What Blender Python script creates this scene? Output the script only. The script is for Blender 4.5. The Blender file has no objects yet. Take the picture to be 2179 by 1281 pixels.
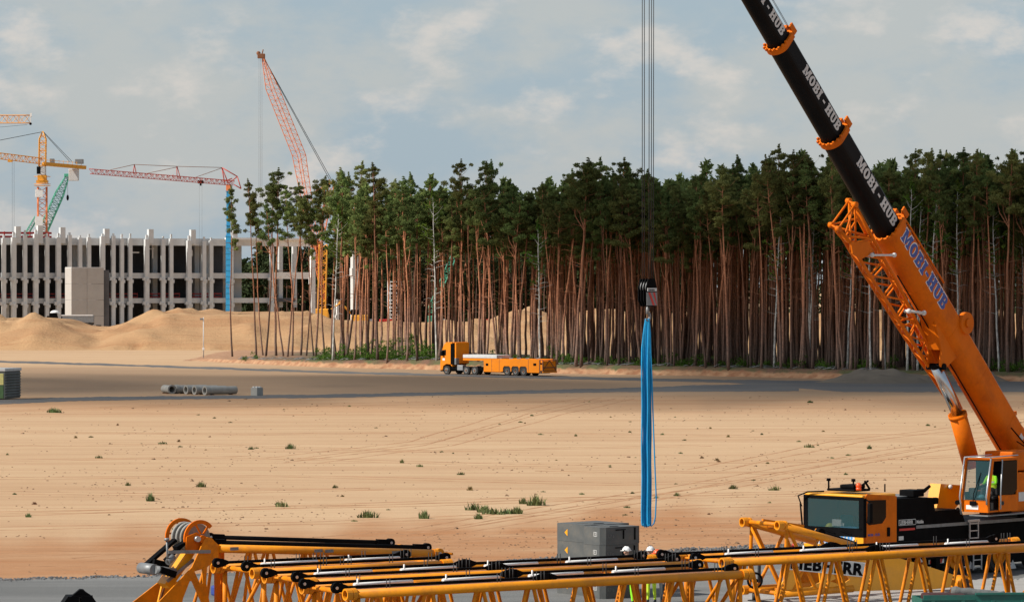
import bpy, bmesh, math, random
import numpy as np
from mathutils import Vector, Matrix
random.seed(7); rng = np.random.default_rng(5)
PI = math.pi; R = math.radians
sc = bpy.context.scene; col = sc.collection
# ---- photograph measures: focal length and horizon in photo pixels, camera height in metres
F = 8000.0; H = 11.25; CX = 1089.5; HY = 600.0
def P(px, py, Y): return Vector(((px-CX)*Y/F, Y, H-(py-HY)*Y/F))
def G(px, py, z=0.0):
    Y = F*(H-z)/(py-HY); return Vector(((px-CX)*Y/F, Y, z))
def onplane(px, py, o, d):
    """distance along d and height z of the point of a vertical plane (through o, along d) seen at a pixel"""
    k = (px-CX)/F; t = (k*o[1]-o[0])/(d[0]-k*d[1]); Y = o[1]+d[1]*t
    return t, H-(py-HY)*Y/F
# ---- materials
MATS = {}
def mat(name, c, rough=0.6, metal=0.0, var=0.18, scale=3.0, bump=0.0, bscale=30.0, rnd=0.0, spec=0.5, dirt=None, damt=0.35, stretch=None, coat=0.0):
    m = bpy.data.materials.new(name); m.use_nodes = True; nt = m.node_tree; N = nt.nodes; L = nt.links
    b = N['Principled BSDF']; b.inputs['Roughness'].default_value = rough; b.inputs['Metallic'].default_value = metal
    b.inputs['Specular IOR Level'].default_value = spec
    if coat: b.inputs['Coat Weight'].default_value = coat
    tc = N.new('ShaderNodeTexCoord'); src = tc.outputs['Object']
    if stretch:
        mp = N.new('ShaderNodeMapping'); mp.inputs['Scale'].default_value = stretch; L.new(src, mp.inputs[0]); src = mp.outputs[0]
    n = N.new('ShaderNodeTexNoise'); n.inputs['Scale'].default_value = scale; n.inputs['Detail'].default_value = 6; n.inputs['Roughness'].default_value = 0.65
    L.new(src, n.inputs['Vector'])
    r = N.new('ShaderNodeValToRGB'); r.color_ramp.elements[0].position = 0.3; r.color_ramp.elements[1].position = 0.7
    r.color_ramp.elements[0].color = tuple(x*(1-var) for x in c)+(1,); r.color_ramp.elements[1].color = tuple(min(1, x*(1+var)) for x in c)+(1,)
    L.new(n.outputs['Fac'], r.inputs['Fac']); out = r.outputs['Color']
    if dirt:
        n2 = N.new('ShaderNodeTexNoise'); n2.inputs['Scale'].default_value = scale*0.6; n2.inputs['Detail'].default_value = 8; n2.inputs['Roughness'].default_value = 0.75
        L.new(src, n2.inputs['Vector'])
        r2 = N.new('ShaderNodeMapRange'); r2.inputs['From Min'].default_value = 0.48; r2.inputs['From Max'].default_value = 0.72; r2.inputs['To Max'].default_value = damt
        L.new(n2.outputs['Fac'], r2.inputs['Value'])
        mx = N.new('ShaderNodeMix'); mx.data_type = 'RGBA'; mx.inputs['B'].default_value = tuple(dirt)+(1,)
        L.new(r2.outputs['Result'], mx.inputs['Factor']); L.new(out, mx.inputs['A']); out = mx.outputs['Result']
    if rnd:
        oi = N.new('ShaderNodeObjectInfo'); mr = N.new('ShaderNodeMapRange'); mr.inputs['To Min'].default_value = 1-rnd; mr.inputs['To Max'].default_value = 1+rnd
        L.new(oi.outputs['Random'], mr.inputs['Value']); hs = N.new('ShaderNodeHueSaturation')
        L.new(mr.outputs['Result'], hs.inputs['Value']); L.new(out, hs.inputs['Color']); out = hs.outputs['Color']
        mh = N.new('ShaderNodeMath'); mh.operation = 'MULTIPLY_ADD'; mh.inputs[1].default_value = 0.07; mh.inputs[2].default_value = 0.455
        w = N.new('ShaderNodeMath'); w.operation = 'MULTIPLY'; w.inputs[1].default_value = 7.31
        fr = N.new('ShaderNodeMath'); fr.operation = 'FRACT'; L.new(oi.outputs['Random'], w.inputs[0]); L.new(w.outputs[0], fr.inputs[0]); L.new(fr.outputs[0], mh.inputs[0])
        L.new(mh.outputs[0], hs.inputs['Hue'])
    L.new(out, b.inputs['Base Color'])
    if bump:
        n3 = N.new('ShaderNodeTexNoise'); n3.inputs['Scale'].default_value = bscale; n3.inputs['Detail'].default_value = 5; L.new(src, n3.inputs['Vector'])
        bp = N.new('ShaderNodeBump'); bp.inputs['Strength'].default_value = bump; bp.inputs['Distance'].default_value = 0.05
        L.new(n3.outputs['Fac'], bp.inputs['Height']); L.new(bp.outputs['Normal'], b.inputs['Normal'])
    MATS[name] = m; return m
DIRT = (0.10, 0.065, 0.04)
mat('orange', (0.66, 0.142, 0.001), 0.6, var=0.10, scale=1.2, dirt=(0.30, 0.06, 0.008), damt=0.6, spec=0.15)
mat('truckorange', (0.82, 0.235, 0.003), 0.5, var=0.07, scale=0.8, dirt=(0.40, 0.13, 0.03), damt=0.5, spec=0.3)
mat('yellow', (0.80, 0.285, 0.006), 0.45, var=0.07, scale=1.5, dirt=(0.32, 0.12, 0.03), damt=0.65, spec=0.3)
mat('yellow_and_sunlit', (0.86, 0.36, 0.003), 0.42, var=0.05, dirt=(0.5, 0.22, 0.04), damt=0.3, coat=0.3)  # crane orange with sunlight put into its colour; plain yellow on hazard triangles
mat('laceorange', (0.72, 0.225, 0.003), 0.55, var=0.15, scale=3, dirt=(0.25, 0.085, 0.02), damt=0.7, spec=0.2)
mat('black', (0.004, 0.004, 0.0045), 0.6, var=0.3, dirt=(0.014, 0.012, 0.010), damt=0.35, spec=0.04)
mat('boomblack', (0.004, 0.004, 0.0045), 0.5, var=0.3, scale=0.8, dirt=(0.016, 0.014, 0.013), damt=0.35, spec=0.1)
mat('dark', (0.02, 0.02, 0.02), 0.7, var=0.3)
mat('bore', (0.06, 0.03, 0.015), 0.8, var=0.4)
mat('rubber', (0.018, 0.017, 0.016), 0.85, var=0.3, dirt=(0.09, 0.075, 0.06), damt=0.6, scale=2)
mat('steel', (0.45, 0.46, 0.47), 0.35, 0.7, var=0.1)
mat('chrome', (0.55, 0.56, 0.57), 0.22, 1.0, var=0.05)
mat('greysteel', (0.22, 0.23, 0.235), 0.5, 0.3, var=0.2, dirt=DIRT)
mat('wheelgrey', (0.16, 0.155, 0.145), 0.7, var=0.25)
mat('white', (0.78, 0.77, 0.74), 0.5, var=0.06, dirt=(0.4, 0.36, 0.3), damt=0.4)
mat('offwhite', (0.60, 0.60, 0.58), 0.6, var=0.1, dirt=(0.35, 0.3, 0.25), damt=0.4)
mat('blue', (0.03, 0.07, 0.30), 0.5, var=0.1)
mat('lightblue', (0.08, 0.30, 0.62), 0.5, var=0.1)
mat('slingblue', (0.004, 0.31, 0.62), 0.75, var=0.25, scale=1.5, bump=0.5, bscale=20, stretch=(6, 6, 0.6))
mat('mastblue', (0.03, 0.32, 0.60), 0.5, var=0.15)
mat('red', (0.55, 0.03, 0.02), 0.5, var=0.15)
mat('beaconred', (0.75, 0.10, 0.02), 0.3, var=0.05)
mat('weightgrey', (0.085, 0.09, 0.088), 0.6, var=0.15, scale=2, dirt=(0.2, 0.17, 0.13), damt=0.4, bump=0.15)
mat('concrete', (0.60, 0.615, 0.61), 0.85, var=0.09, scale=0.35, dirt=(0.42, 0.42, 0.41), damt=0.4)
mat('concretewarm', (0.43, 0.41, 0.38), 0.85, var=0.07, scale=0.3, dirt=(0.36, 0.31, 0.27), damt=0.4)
mat('concretedark', (0.10, 0.10, 0.105), 0.9, var=0.2, scale=0.2)  # concrete darkened so that shade inside the frame is part of its colour
mat('pipeconc', (0.30, 0.295, 0.27), 0.85, var=0.15, scale=1.5, dirt=(0.2, 0.17, 0.13), bump=0.2)
mat('tracksand', (0.37, 0.205, 0.11), 0.95, var=0.25, scale=0.8, spec=0.05)
mat('cranepale', (0.78, 0.42, 0.16), 0.6, var=0.1)
mat('craneorange', (0.72, 0.22, 0.08), 0.6, var=0.1)
mat('cranered', (0.48, 0.09, 0.07), 0.6, var=0.15)
mat('cranegreen', (0.06, 0.34, 0.22), 0.6, var=0.15)
mat('cranegold', (0.80, 0.36, 0.03), 0.5, var=0.1)
mat('barrier', (0.45, 0.05, 0.04), 0.6, var=0.15)
mat('hivis', (0.30, 0.85, 0.03), 0.7, var=0.08, spec=0.2)
mat('hiviyellow', (0.62, 0.85, 0.04), 0.7, var=0.08)
mat('skin', (0.50, 0.28, 0.19), 0.6, var=0.06)
mat('jacket', (0.03, 0.033, 0.04), 0.85, var=0.3, bump=0.3)
mat('greycloth', (0.32, 0.34, 0.35), 0.9, var=0.15, bump=0.3)
mat('trouser', (0.04, 0.045, 0.05), 0.85, var=0.3, bump=0.3)
mat('helmetwhite', (0.80, 0.80, 0.78), 0.35, var=0.04)
mat('helmetred', (0.85, 0.13, 0.04), 0.35, var=0.04)
mat('helmetyellow', (0.75, 0.72, 0.05), 0.35, var=0.04)
mat('bark', (0.28, 0.135, 0.075), 0.9)
mat('birch', (0.55, 0.53, 0.48), 0.8, var=0.5, scale=5, dirt=(0.04, 0.035, 0.03), damt=1.0, stretch=(1, 1, 0.5))
mat('needles', (0.155, 0.19, 0.062), 0.75, var=0.5, scale=0.55, rnd=0.38, spec=0.12)
mat('leafgreen', (0.085, 0.15, 0.025), 0.75, var=0.5, scale=0.4, rnd=0.2, spec=0.15)
mat('farneedles', (0.036, 0.052, 0.02), 0.8, var=0.4, scale=0.05, spec=0.1)
mat('farbark', (0.12, 0.065, 0.045), 0.9, var=0.4, scale=0.1)
mat('weed', (0.105, 0.14, 0.05), 0.75, var=0.45, scale=2.5, rnd=0.3, spec=0.2)
mat('dryweed', (0.24, 0.17, 0.07), 0.85, var=0.4, scale=3, rnd=0.2)
mat('stone', (0.13, 0.13, 0.13), 0.9, var=0.5, scale=1.3)
mat('clod', (0.20, 0.12, 0.065), 0.95, var=0.4, scale=0.7)
mat('greenpaint', (0.01, 0.12, 0.09), 0.5, var=0.15, dirt=(0.1, 0.12, 0.1))
mat('tarp', (0.12, 0.125, 0.12), 0.85, var=0.25, scale=4, bump=0.4, bscale=12)
mat('maroon', (0.045, 0.012, 0.012), 0.8, var=0.3)
mat('cabinetgrey', (0.13, 0.14, 0.13), 0.7, var=0.25, scale=0.8)
mat('cabinetyellow', (0.55, 0.50, 0.18), 0.7, var=0.2)
mat('cabinetgreen', (0.05, 0.11, 0.035), 0.7, var=0.2)
mat('rust', (0.22, 0.09, 0.04), 0.85, var=0.3)
mat('seatblue', (0.05, 0.2, 0.25), 0.8)
def glass(name, tint, alpha, sp=.5):
    m = bpy.data.materials.new(name); m.use_nodes = True; nt = m.node_tree; b = nt.nodes['Principled BSDF']
    b.inputs['Base Color'].default_value = tint+(1,); b.inputs['Roughness'].default_value = 0.05; b.inputs['Specular IOR Level'].default_value = sp
    b.inputs['Alpha'].default_value = alpha; MATS[name] = m
glass('glassclear', (0.03, 0.09, 0.10), 0.42); glass('glassdark', (0.006, 0.006, 0.006), 1.0, .15)
def leafy(m, f):
    nt = m.node_tree; N = nt.nodes; L = nt.links; b = N['Principled BSDF']; src = b.inputs['Base Color'].links[0].from_socket
    d = N.new('ShaderNodeBsdfDiffuse'); t = N.new('ShaderNodeBsdfTranslucent'); mx = N.new('ShaderNodeMixShader'); mx.inputs[0].default_value = f
    L.new(src, d.inputs['Color']); L.new(src, t.inputs['Color']); L.new(d.outputs[0], mx.inputs[1]); L.new(t.outputs[0], mx.inputs[2]); L.new(mx.outputs[0], N['Material Output'].inputs['Surface'])
for k_ in ('needles', 'leafgreen'): leafy(MATS[k_], .42)
def bark_mat(m):
    nt = m.node_tree; N = nt.nodes; L = nt.links; b = N['Principled BSDF']
    tc = N.new('ShaderNodeTexCoord'); sp = N.new('ShaderNodeSeparateXYZ'); L.new(tc.outputs['Object'], sp.inputs[0])
    n = N.new('ShaderNodeTexNoise'); n.inputs['Scale'].default_value = 1.1; n.inputs['Detail'].default_value = 6; L.new(tc.outputs['Object'], n.inputs['Vector'])
    ma = N.new('ShaderNodeMath'); ma.operation = 'MULTIPLY_ADD'; ma.inputs[1].default_value = 9.0; L.new(n.outputs['Fac'], ma.inputs[0]); L.new(sp.outputs['Z'], ma.inputs[2])
    r = N.new('ShaderNodeMapRange'); r.inputs['From Min'].default_value = 6.5; r.inputs['From Max'].default_value = 15; L.new(ma.outputs[0], r.inputs['Value'])
    mx = N.new('ShaderNodeMix'); mx.data_type = 'RGBA'; mx.inputs['A'].default_value = (0.19, 0.125, 0.095, 1); mx.inputs['B'].default_value = (0.41, 0.165, 0.08, 1)
    L.new(r.outputs['Result'], mx.inputs['Factor'])
    n2 = N.new('ShaderNodeTexNoise'); n2.inputs['Scale'].default_value = 5; n2.inputs['Detail'].default_value = 5; L.new(tc.outputs['Object'], n2.inputs['Vector'])
    mr = N.new('ShaderNodeMapRange'); mr.inputs['From Min'].default_value = 0.3; mr.inputs['From Max'].default_value = 0.7; mr.inputs['To Min'].default_value = 0.55; mr.inputs['To Max'].default_value = 1.25
    L.new(n2.outputs['Fac'], mr.inputs['Value'])
    oi = N.new('ShaderNodeObjectInfo'); m2 = N.new('ShaderNodeMapRange'); m2.inputs['To Min'].default_value = 0.4; m2.inputs['To Max'].default_value = 1.35; L.new(oi.outputs['Random'], m2.inputs['Value'])
    mm = N.new('ShaderNodeMath'); mm.operation = 'MULTIPLY'; L.new(mr.outputs['Result'], mm.inputs[0]); L.new(m2.outputs['Result'], mm.inputs[1])
    hs = N.new('ShaderNodeHueSaturation'); L.new(mm.outputs[0], hs.inputs['Value']); L.new(mx.outputs['Result'], hs.inputs['Color']); L.new(hs.outputs['Color'], b.inputs['Base Color'])
bark_mat(MATS['bark'])
# ---- mesh builder
class MB:
    def __init__(s, M=None): s.v = []; s.f = []; s.sm = []; s.M = M
    def add(s, vs, fs, smooth=False):
        o = len(s.v)
        s.v += [tuple(s.M @ Vector(p)) for p in vs] if s.M is not None else [tuple(p) for p in vs]
        s.f += [tuple(i+o for i in f) for f in fs]; s.sm += [smooth]*len(fs); return s
    def box(s, a, b, bev=0.0):
        x0, y0, z0 = a; x1, y1, z1 = b
        if bev <= 0:
            return s.add([(x0,y0,z0),(x1,y0,z0),(x1,y1,z0),(x0,y1,z0),(x0,y0,z1),(x1,y0,z1),(x1,y1,z1),(x0,y1,z1)],
                  [(0,3,2,1),(4,5,6,7),(0,1,5,4),(1,2,6,5),(2,3,7,6),(3,0,4,7)])
        bm = bmesh.new(); bmesh.ops.create_cube(bm, size=1)
        for v in bm.verts: v.co = Vector(((x0+x1)/2+v.co.x*(x1-x0), (y0+y1)/2+v.co.y*(y1-y0), (z0+z1)/2+v.co.z*(z1-z0)))
        bmesh.ops.bevel(bm, geom=bm.edges[:], offset=bev, segments=2, affect='EDGES', profile=0.5)
        bm.verts.index_update(); s.add([v.co.copy() for v in bm.verts], [[v.index for v in f.verts] for f in bm.faces]); bm.free(); return s
    def bar(s, p, q, w, h=None, up=(0,0,1)):
        p = Vector(p); q = Vector(q); h = h or w; d = (q-p).normalized(); u = Vector(up)
        if abs(d.dot(u)) > 0.98: u = Vector((1,0,0))
        a = d.cross(u).normalized()*w/2; b = a.cross(d).normalized()*h/2
        return s.add([p-a-b,p+a-b,p+a+b,p-a+b,q-a-b,q+a-b,q+a+b,q-a+b], [(0,3,2,1),(4,5,6,7),(0,1,5,4),(1,2,6,5),(2,3,7,6),(3,0,4,7)])
    def tube(s, p, q, r, r2=None, n=8, cap=True):
        return s.path([p, q], [r, r if r2 is None else r2], n, cap)
    def path(s, pts, rs, n=8, cap=True):
        pts = [Vector(p) for p in pts]
        if not hasattr(rs, '__len__'): rs = [rs]*len(pts)
        vs = []; fs = []; ref = None
        for i, p in enumerate(pts):
            d = (pts[min(i+1, len(pts)-1)]-pts[max(i-1, 0)]).normalized()
            if ref is None: ref = Vector((0,0,1)) if abs(d.z) < 0.9 else Vector((1,0,0))
            a = d.cross(ref).normalized(); b = a.cross(d); ref = b
            for k in range(n):
                t = 2*PI*k/n; vs.append(p+(a*math.cos(t)+b*math.sin(t))*rs[i])
        for i in range(len(pts)-1):
            for k in range(n):
                k2 = (k+1) % n; fs.append((i*n+k, i*n+k2, (i+1)*n+k2, (i+1)*n+k))
        s.add(vs, fs, True)
        if cap:
            o = len(s.v)-len(vs); m = (len(pts)-1)*n
            s.f += [tuple(o+k for k in range(n)), tuple(o+m+k for k in range(n))][:]; s.sm += [False, False]
        return s
    def sphere(s, c, r, n=12, m=8, sz=(1,1,1), z0=-1.0):
        vs = []; fs = []; c = Vector(c)
        for i in range(m+1):
            t = -PI/2+PI*i/m; z = max(math.sin(t), z0)
            for k in range(n):
                a = 2*PI*k/n; vs.append(c+Vector((math.cos(t)*math.cos(a)*sz[0], math.cos(t)*math.sin(a)*sz[1], z*sz[2]))*r)
        for i in range(m):
            for k in range(n):
                k2 = (k+1) % n; fs.append((i*n+k, i*n+k2, (i+1)*n+k2, (i+1)*n+k))
        return s.add(vs, fs, True)
    def ring(s, c, ax, r, t, n=16, m=6):
        c = Vector(c); ax = Vector(ax).normalized(); ref = Vector((0,0,1)) if abs(ax.z) < 0.9 else Vector((1,0,0))
        a = ax.cross(ref).normalized(); b = ax.cross(a); vs = []; fs = []
        for i in range(n):
            T = 2*PI*i/n; d = a*math.cos(T)+b*math.sin(T)
            for k in range(m):
                u = 2*PI*k/m; vs.append(c+d*(r+t*math.cos(u))+ax*t*math.sin(u))
        for i in range(n):
            for k in range(m):
                i2 = (i+1) % n; k2 = (k+1) % m; fs.append((i*m+k, i2*m+k, i2*m+k2, i*m+k2))
        return s.add(vs, fs, True)
    def pipe(s, c, q, r, ri, n=20):
        """hollow cylinder"""
        c = Vector(c); q = Vector(q); ax = (q-c).normalized(); ref = Vector((0,0,1)) if abs(ax.z) < 0.9 else Vector((1,0,0))
        a = ax.cross(ref).normalized(); b = ax.cross(a); vs = []; fs = []
        for (o, rr) in ((c, r), (q, r), (q, ri), (c, ri)):
            for k in range(n):
                T = 2*PI*k/n; vs.append(o+(a*math.cos(T)+b*math.sin(T))*rr)
        for j in range(4):
            for k in range(n):
                k2 = (k+1) % n; j2 = (j+1) % 4; fs.append((j*n+k, j*n+k2, j2*n+k2, j2*n+k))
        return s.add(vs, fs, False)
    def prism(s, poly, o, ax, ay, az):
        """polygon in the (ax, ay) plane at o, thickened along the vector az"""
        o = Vector(o); ax = Vector(ax); ay = Vector(ay); az = Vector(az); n = len(poly)
        vs = [o+ax*p[0]+ay*p[1] for p in poly]; vs += [v+az for v in vs]
        fs = [tuple(range(n)), tuple(range(2*n-1, n-1, -1))]+[(k, (k+1) % n, n+(k+1) % n, n+k) for k in range(n)]
        return s.add(vs, fs)
    def flat(s, vf, o, ax, ay, off=0.0):
        """a filled 2D mesh (from fill2d / text2d) laid in a plane; z of the source goes along the normal"""
        o = Vector(o); ax = Vector(ax).normalized(); ay = Vector(ay).normalized(); az = ax.cross(ay)
        return s.add([o+ax*v[0]+ay*v[1]+az*(v[2]+off) for v in vf[0]], vf[1])
    def build(s, name, m, parent=None, **kw):
        me = bpy.data.meshes.new(name); me.from_pydata(s.v, [], s.f); me.polygons.foreach_set('use_smooth', s.sm)
        bm = bmesh.new(); bm.from_mesh(me); bmesh.ops.recalc_face_normals(bm, faces=bm.faces[:]); bm.to_mesh(me); bm.free()
        ms = m if isinstance(m, (list, tuple)) else [m]
        for x in ms: me.materials.append(MATS[x] if isinstance(x, str) else x)
        me.update(); o = bpy.data.objects.new(name, me); col.objects.link(o)
        if parent is not None: o.parent = parent
        for k, v in kw.items(): o[k] = v
        return o
def tag(o, label=None, cat=None, group=None, kind=None):
    if label: o['label'] = label
    if cat: o['category'] = cat
    if group: o['group'] = group
    if kind: o['kind'] = kind
    return o
def empty(name, loc, rz=0.0, label=None, cat=None, group=None):
    o = bpy.data.objects.new(name, None); o.empty_display_size = 0.3; o.location = loc; o.rotation_euler = (0, 0, rz); col.objects.link(o)
    return tag(o, label, cat, group)
def copy_tree(o, parent=None):
    c = o.copy(); col.objects.link(c); c.parent = parent
    for ch in list(o.children): copy_tree(ch, c)
    return c
def _eval_mesh(ob):
    col.objects.link(ob); dg = bpy.context.evaluated_depsgraph_get(); dg.update()
    me = bpy.data.meshes.new_from_object(ob.evaluated_get(dg))
    v = [tuple(x.co) for x in me.vertices]; f = [tuple(p.vertices) for p in me.polygons]
    col.objects.unlink(ob); bpy.data.objects.remove(ob); bpy.data.meshes.remove(me); return v, f
def text2d(s, size=1.0, ext=0.004, off=0.0, sx=1.0, shear=0.0, space=1.0):
    c = bpy.data.curves.new('t', 'FONT'); c.body = s; c.size = size; c.extrude = ext; c.offset = off; c.shear = shear; c.space_character = space
    c.resolution_u = 3; v, f = _eval_mesh(bpy.data.objects.new('t', c)); return [(p[0]*sx, p[1], p[2]) for p in v], f
def fill2d(loops, ext=0.01):
    c = bpy.data.curves.new('f', 'CURVE'); c.dimensions = '2D'; c.fill_mode = 'BOTH'; c.extrude = ext
    for lp in loops:
        sp = c.splines.new('POLY'); sp.points.add(len(lp)-1); sp.use_cyclic_u = True
        for i, p in enumerate(lp): sp.points[i].co = (p[0], p[1], 0, 1)
    return _eval_mesh(bpy.data.objects.new('f', c))
def arc(cx, cy, rx, ry, a0, a1, n=8):
    return [(cx+rx*math.cos(R(a0+(a1-a0)*i/n)), cy+ry*math.sin(R(a0+(a1-a0)*i/n))) for i in range(n+1)]
# slab-serif capitals, 1 high: loops and advance
def slab(ch):
    if ch == 'I': return [[(0,0),(.5,0),(.5,.17),(.4,.17),(.4,.83),(.5,.83),(.5,1),(0,1),(0,.83),(.1,.83),(.1,.17),(0,.17)]], .56
    if ch == 'H': return [[(0,0),(.44,0),(.44,.17),(.37,.17),(.37,.41),(.57,.41),(.57,.17),(.5,.17),(.5,0),(.94,0),(.94,.17),(.86,.17),(.86,.83),(.94,.83),(.94,1),(.5,1),(.5,.83),(.57,.83),(.57,.59),(.37,.59),(.37,.83),(.44,.83),(.44,1),(0,1),(0,.83),(.08,.83),(.08,.17),(0,.17)]], 1.0
    if ch == 'U': return [[(0,1),(0,.83),(.08,.83)]+arc(.44,.34,.36,.34,180,360,10)+[(.8,.83),(.88,.83),(.88,1),(.5,1),(.5,.83),(.57,.83)]+arc(.46,.34,.11,.16,0,-180,8)+[(.35,.83),(.43,.83),(.43,1)]], .94
    if ch == 'O': return [arc(.44,.5,.44,.5,0,345,23), arc(.44,.5,.14,.32,0,345,23)], .94
    if ch == 'B': return [[(0,0),(.5,0)]+arc(.52,.27,.3,.27,-90,80,7)+arc(.5,.74,.28,.26,-70,90,7)+[(0,1),(0,.83),(.08,.83),(.08,.17),(0,.17)], [(.36,.17)]+arc(.46,.30,.08,.12,-90,90,5)+[(.36,.43)], [(.36,.6)]+arc(.46,.71,.07,.11,-90,90,5)+[(.36,.83)]], .88
    if ch == 'M': return [[(0,0),(.4,0),(.4,.17),(.3,.17),(.3,.68),(.52,.05),(.62,.05),(.84,.68),(.84,.17),(.74,.17),(.74,0),(1.16,0),(1.16,.17),(1.08,.17),(1.08,.83),(1.16,.83),(1.16,1),(.78,1),(.58,.46),(.38,1),(0,1),(0,.83),(.08,.83),(.08,.17),(0,.17)]], 1.22
    if ch == '-': return [[(.1,.36),(.5,.36),(.5,.56),(.1,.56)]], .6
    return [], .3
def slabtext(s, h, ext=0.004, grow=0.0):
    vs = []; fs = []; x = 0
    for ch in s:
        lp, adv = slab(ch)
        if lp:
            v, f = fill2d(lp, ext/h); o = len(vs)
            vs += [((p[0]+x)*h, p[1]*h, p[2]*h) for p in v]; fs += [tuple(i+o for i in q) for q in f]
        x += adv
    return (vs, fs), x*h
def slabmb(): pass
# =====================================================================  sky, sun, camera
SUN_EL = R(41); SUN_AZ_DIR = Vector((-0.94, -0.34, 0)).normalized()
SUNV = Vector((SUN_AZ_DIR.x*math.cos(SUN_EL), SUN_AZ_DIR.y*math.cos(SUN_EL), math.sin(SUN_EL)))
w = bpy.data.worlds.new('World'); sc.world = w; w.use_nodes = True; nt = w.node_tree; N = nt.nodes; L = nt.links
bg = N['Background']; bg.inputs['Strength'].default_value = 0.10
sky = N.new('ShaderNodeTexSky'); sky.sky_type = 'NISHITA'; sky.sun_disc = False; sky.sun_elevation = SUN_EL
sky.sun_rotation = math.atan2(SUN_AZ_DIR.x, SUN_AZ_DIR.y); sky.air_density = 1.0; sky.dust_density = 1.5; sky.ozone_density = 1.0
tc = N.new('ShaderNodeTexCoord')
def wnoise(scale, sc3, detail, off=(0,0,0), rough=0.6):
    mp = N.new('ShaderNodeMapping'); mp.inputs['Scale'].default_value = sc3; mp.inputs['Location'].default_value = off; L.new(tc.outputs['Generated'], mp.inputs[0])
    n = N.new('ShaderNodeTexNoise'); n.inputs['Scale'].default_value = scale; n.inputs['Detail'].default_value = detail; n.inputs['Roughness'].default_value = rough
    L.new(mp.outputs[0], n.inputs['Vector']); return n.outputs['Fac']
def wmap(v, a, b, c, d):
    m = N.new('ShaderNodeMapRange'); m.interpolation_type = 'SMOOTHSTEP'
    for k, x in zip(('From Min', 'From Max', 'To Min', 'To Max'), (a, b, c, d)): m.inputs[k].default_value = x
    L.new(v, m.inputs['Value']); return m.outputs['Result']
def wmix(f, a, b):
    m = N.new('ShaderNodeMix'); m.data_type = 'RGBA'; L.new(f, m.inputs['Factor'])
    for k, x in (('A', a), ('B', b)):
        if isinstance(x, tuple): m.inputs[k].default_value = x+(1,)
        else: L.new(x, m.inputs[k])
    return m.outputs['Result']
veil = wmap(wnoise(16, (1, 1, 2.0), 8), 0.38, 0.60, 0.0, 1.0)
base = wmix(veil, (3.65, 4.6, 5.35), (4.95, 5.2, 5.25))
puff = wmap(wnoise(30, (1, 1, 1.9), 9, (3.1, 0.7, 1.3), 0.58), 0.50, 0.70, 0.0, 0.95)
base = wmix(puff, base, (6.9, 6.4, 6.0))
hz = N.new('ShaderNodeSeparateXYZ'); L.new(tc.outputs['Generated'], hz.inputs[0])
low = wmap(hz.outputs['Z'], -0.02, 0.30, 0.88, 0.45)
L.new(wmix(low, sky.outputs[0], base), bg.inputs['Color'])
sun = bpy.data.lights.new('sun', 'SUN'); sun.energy = 5.0; sun.angle = R(0.53); sun.color = (1.0, 0.94, 0.86)
so = bpy.data.objects.new('sun', sun); col.objects.link(so); so.rotation_euler = (-SUNV).to_track_quat('-Z', 'Y').to_euler()
cam = bpy.data.cameras.new('camera'); co = bpy.data.objects.new('camera', cam); col.objects.link(co); sc.camera = co
cam.sensor_width = 36; cam.lens = F/2179*36; cam.shift_y = -(640.5-HY)/2179; co.location = (0, 0, H); co.rotation_euler = (PI/2, 0, 0)
cam.clip_start = 1; cam.clip_end = 9000
sc.view_settings.view_transform = 'Standard'; sc.view_settings.look = 'None'; sc.view_settings.exposure = 0.08
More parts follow.
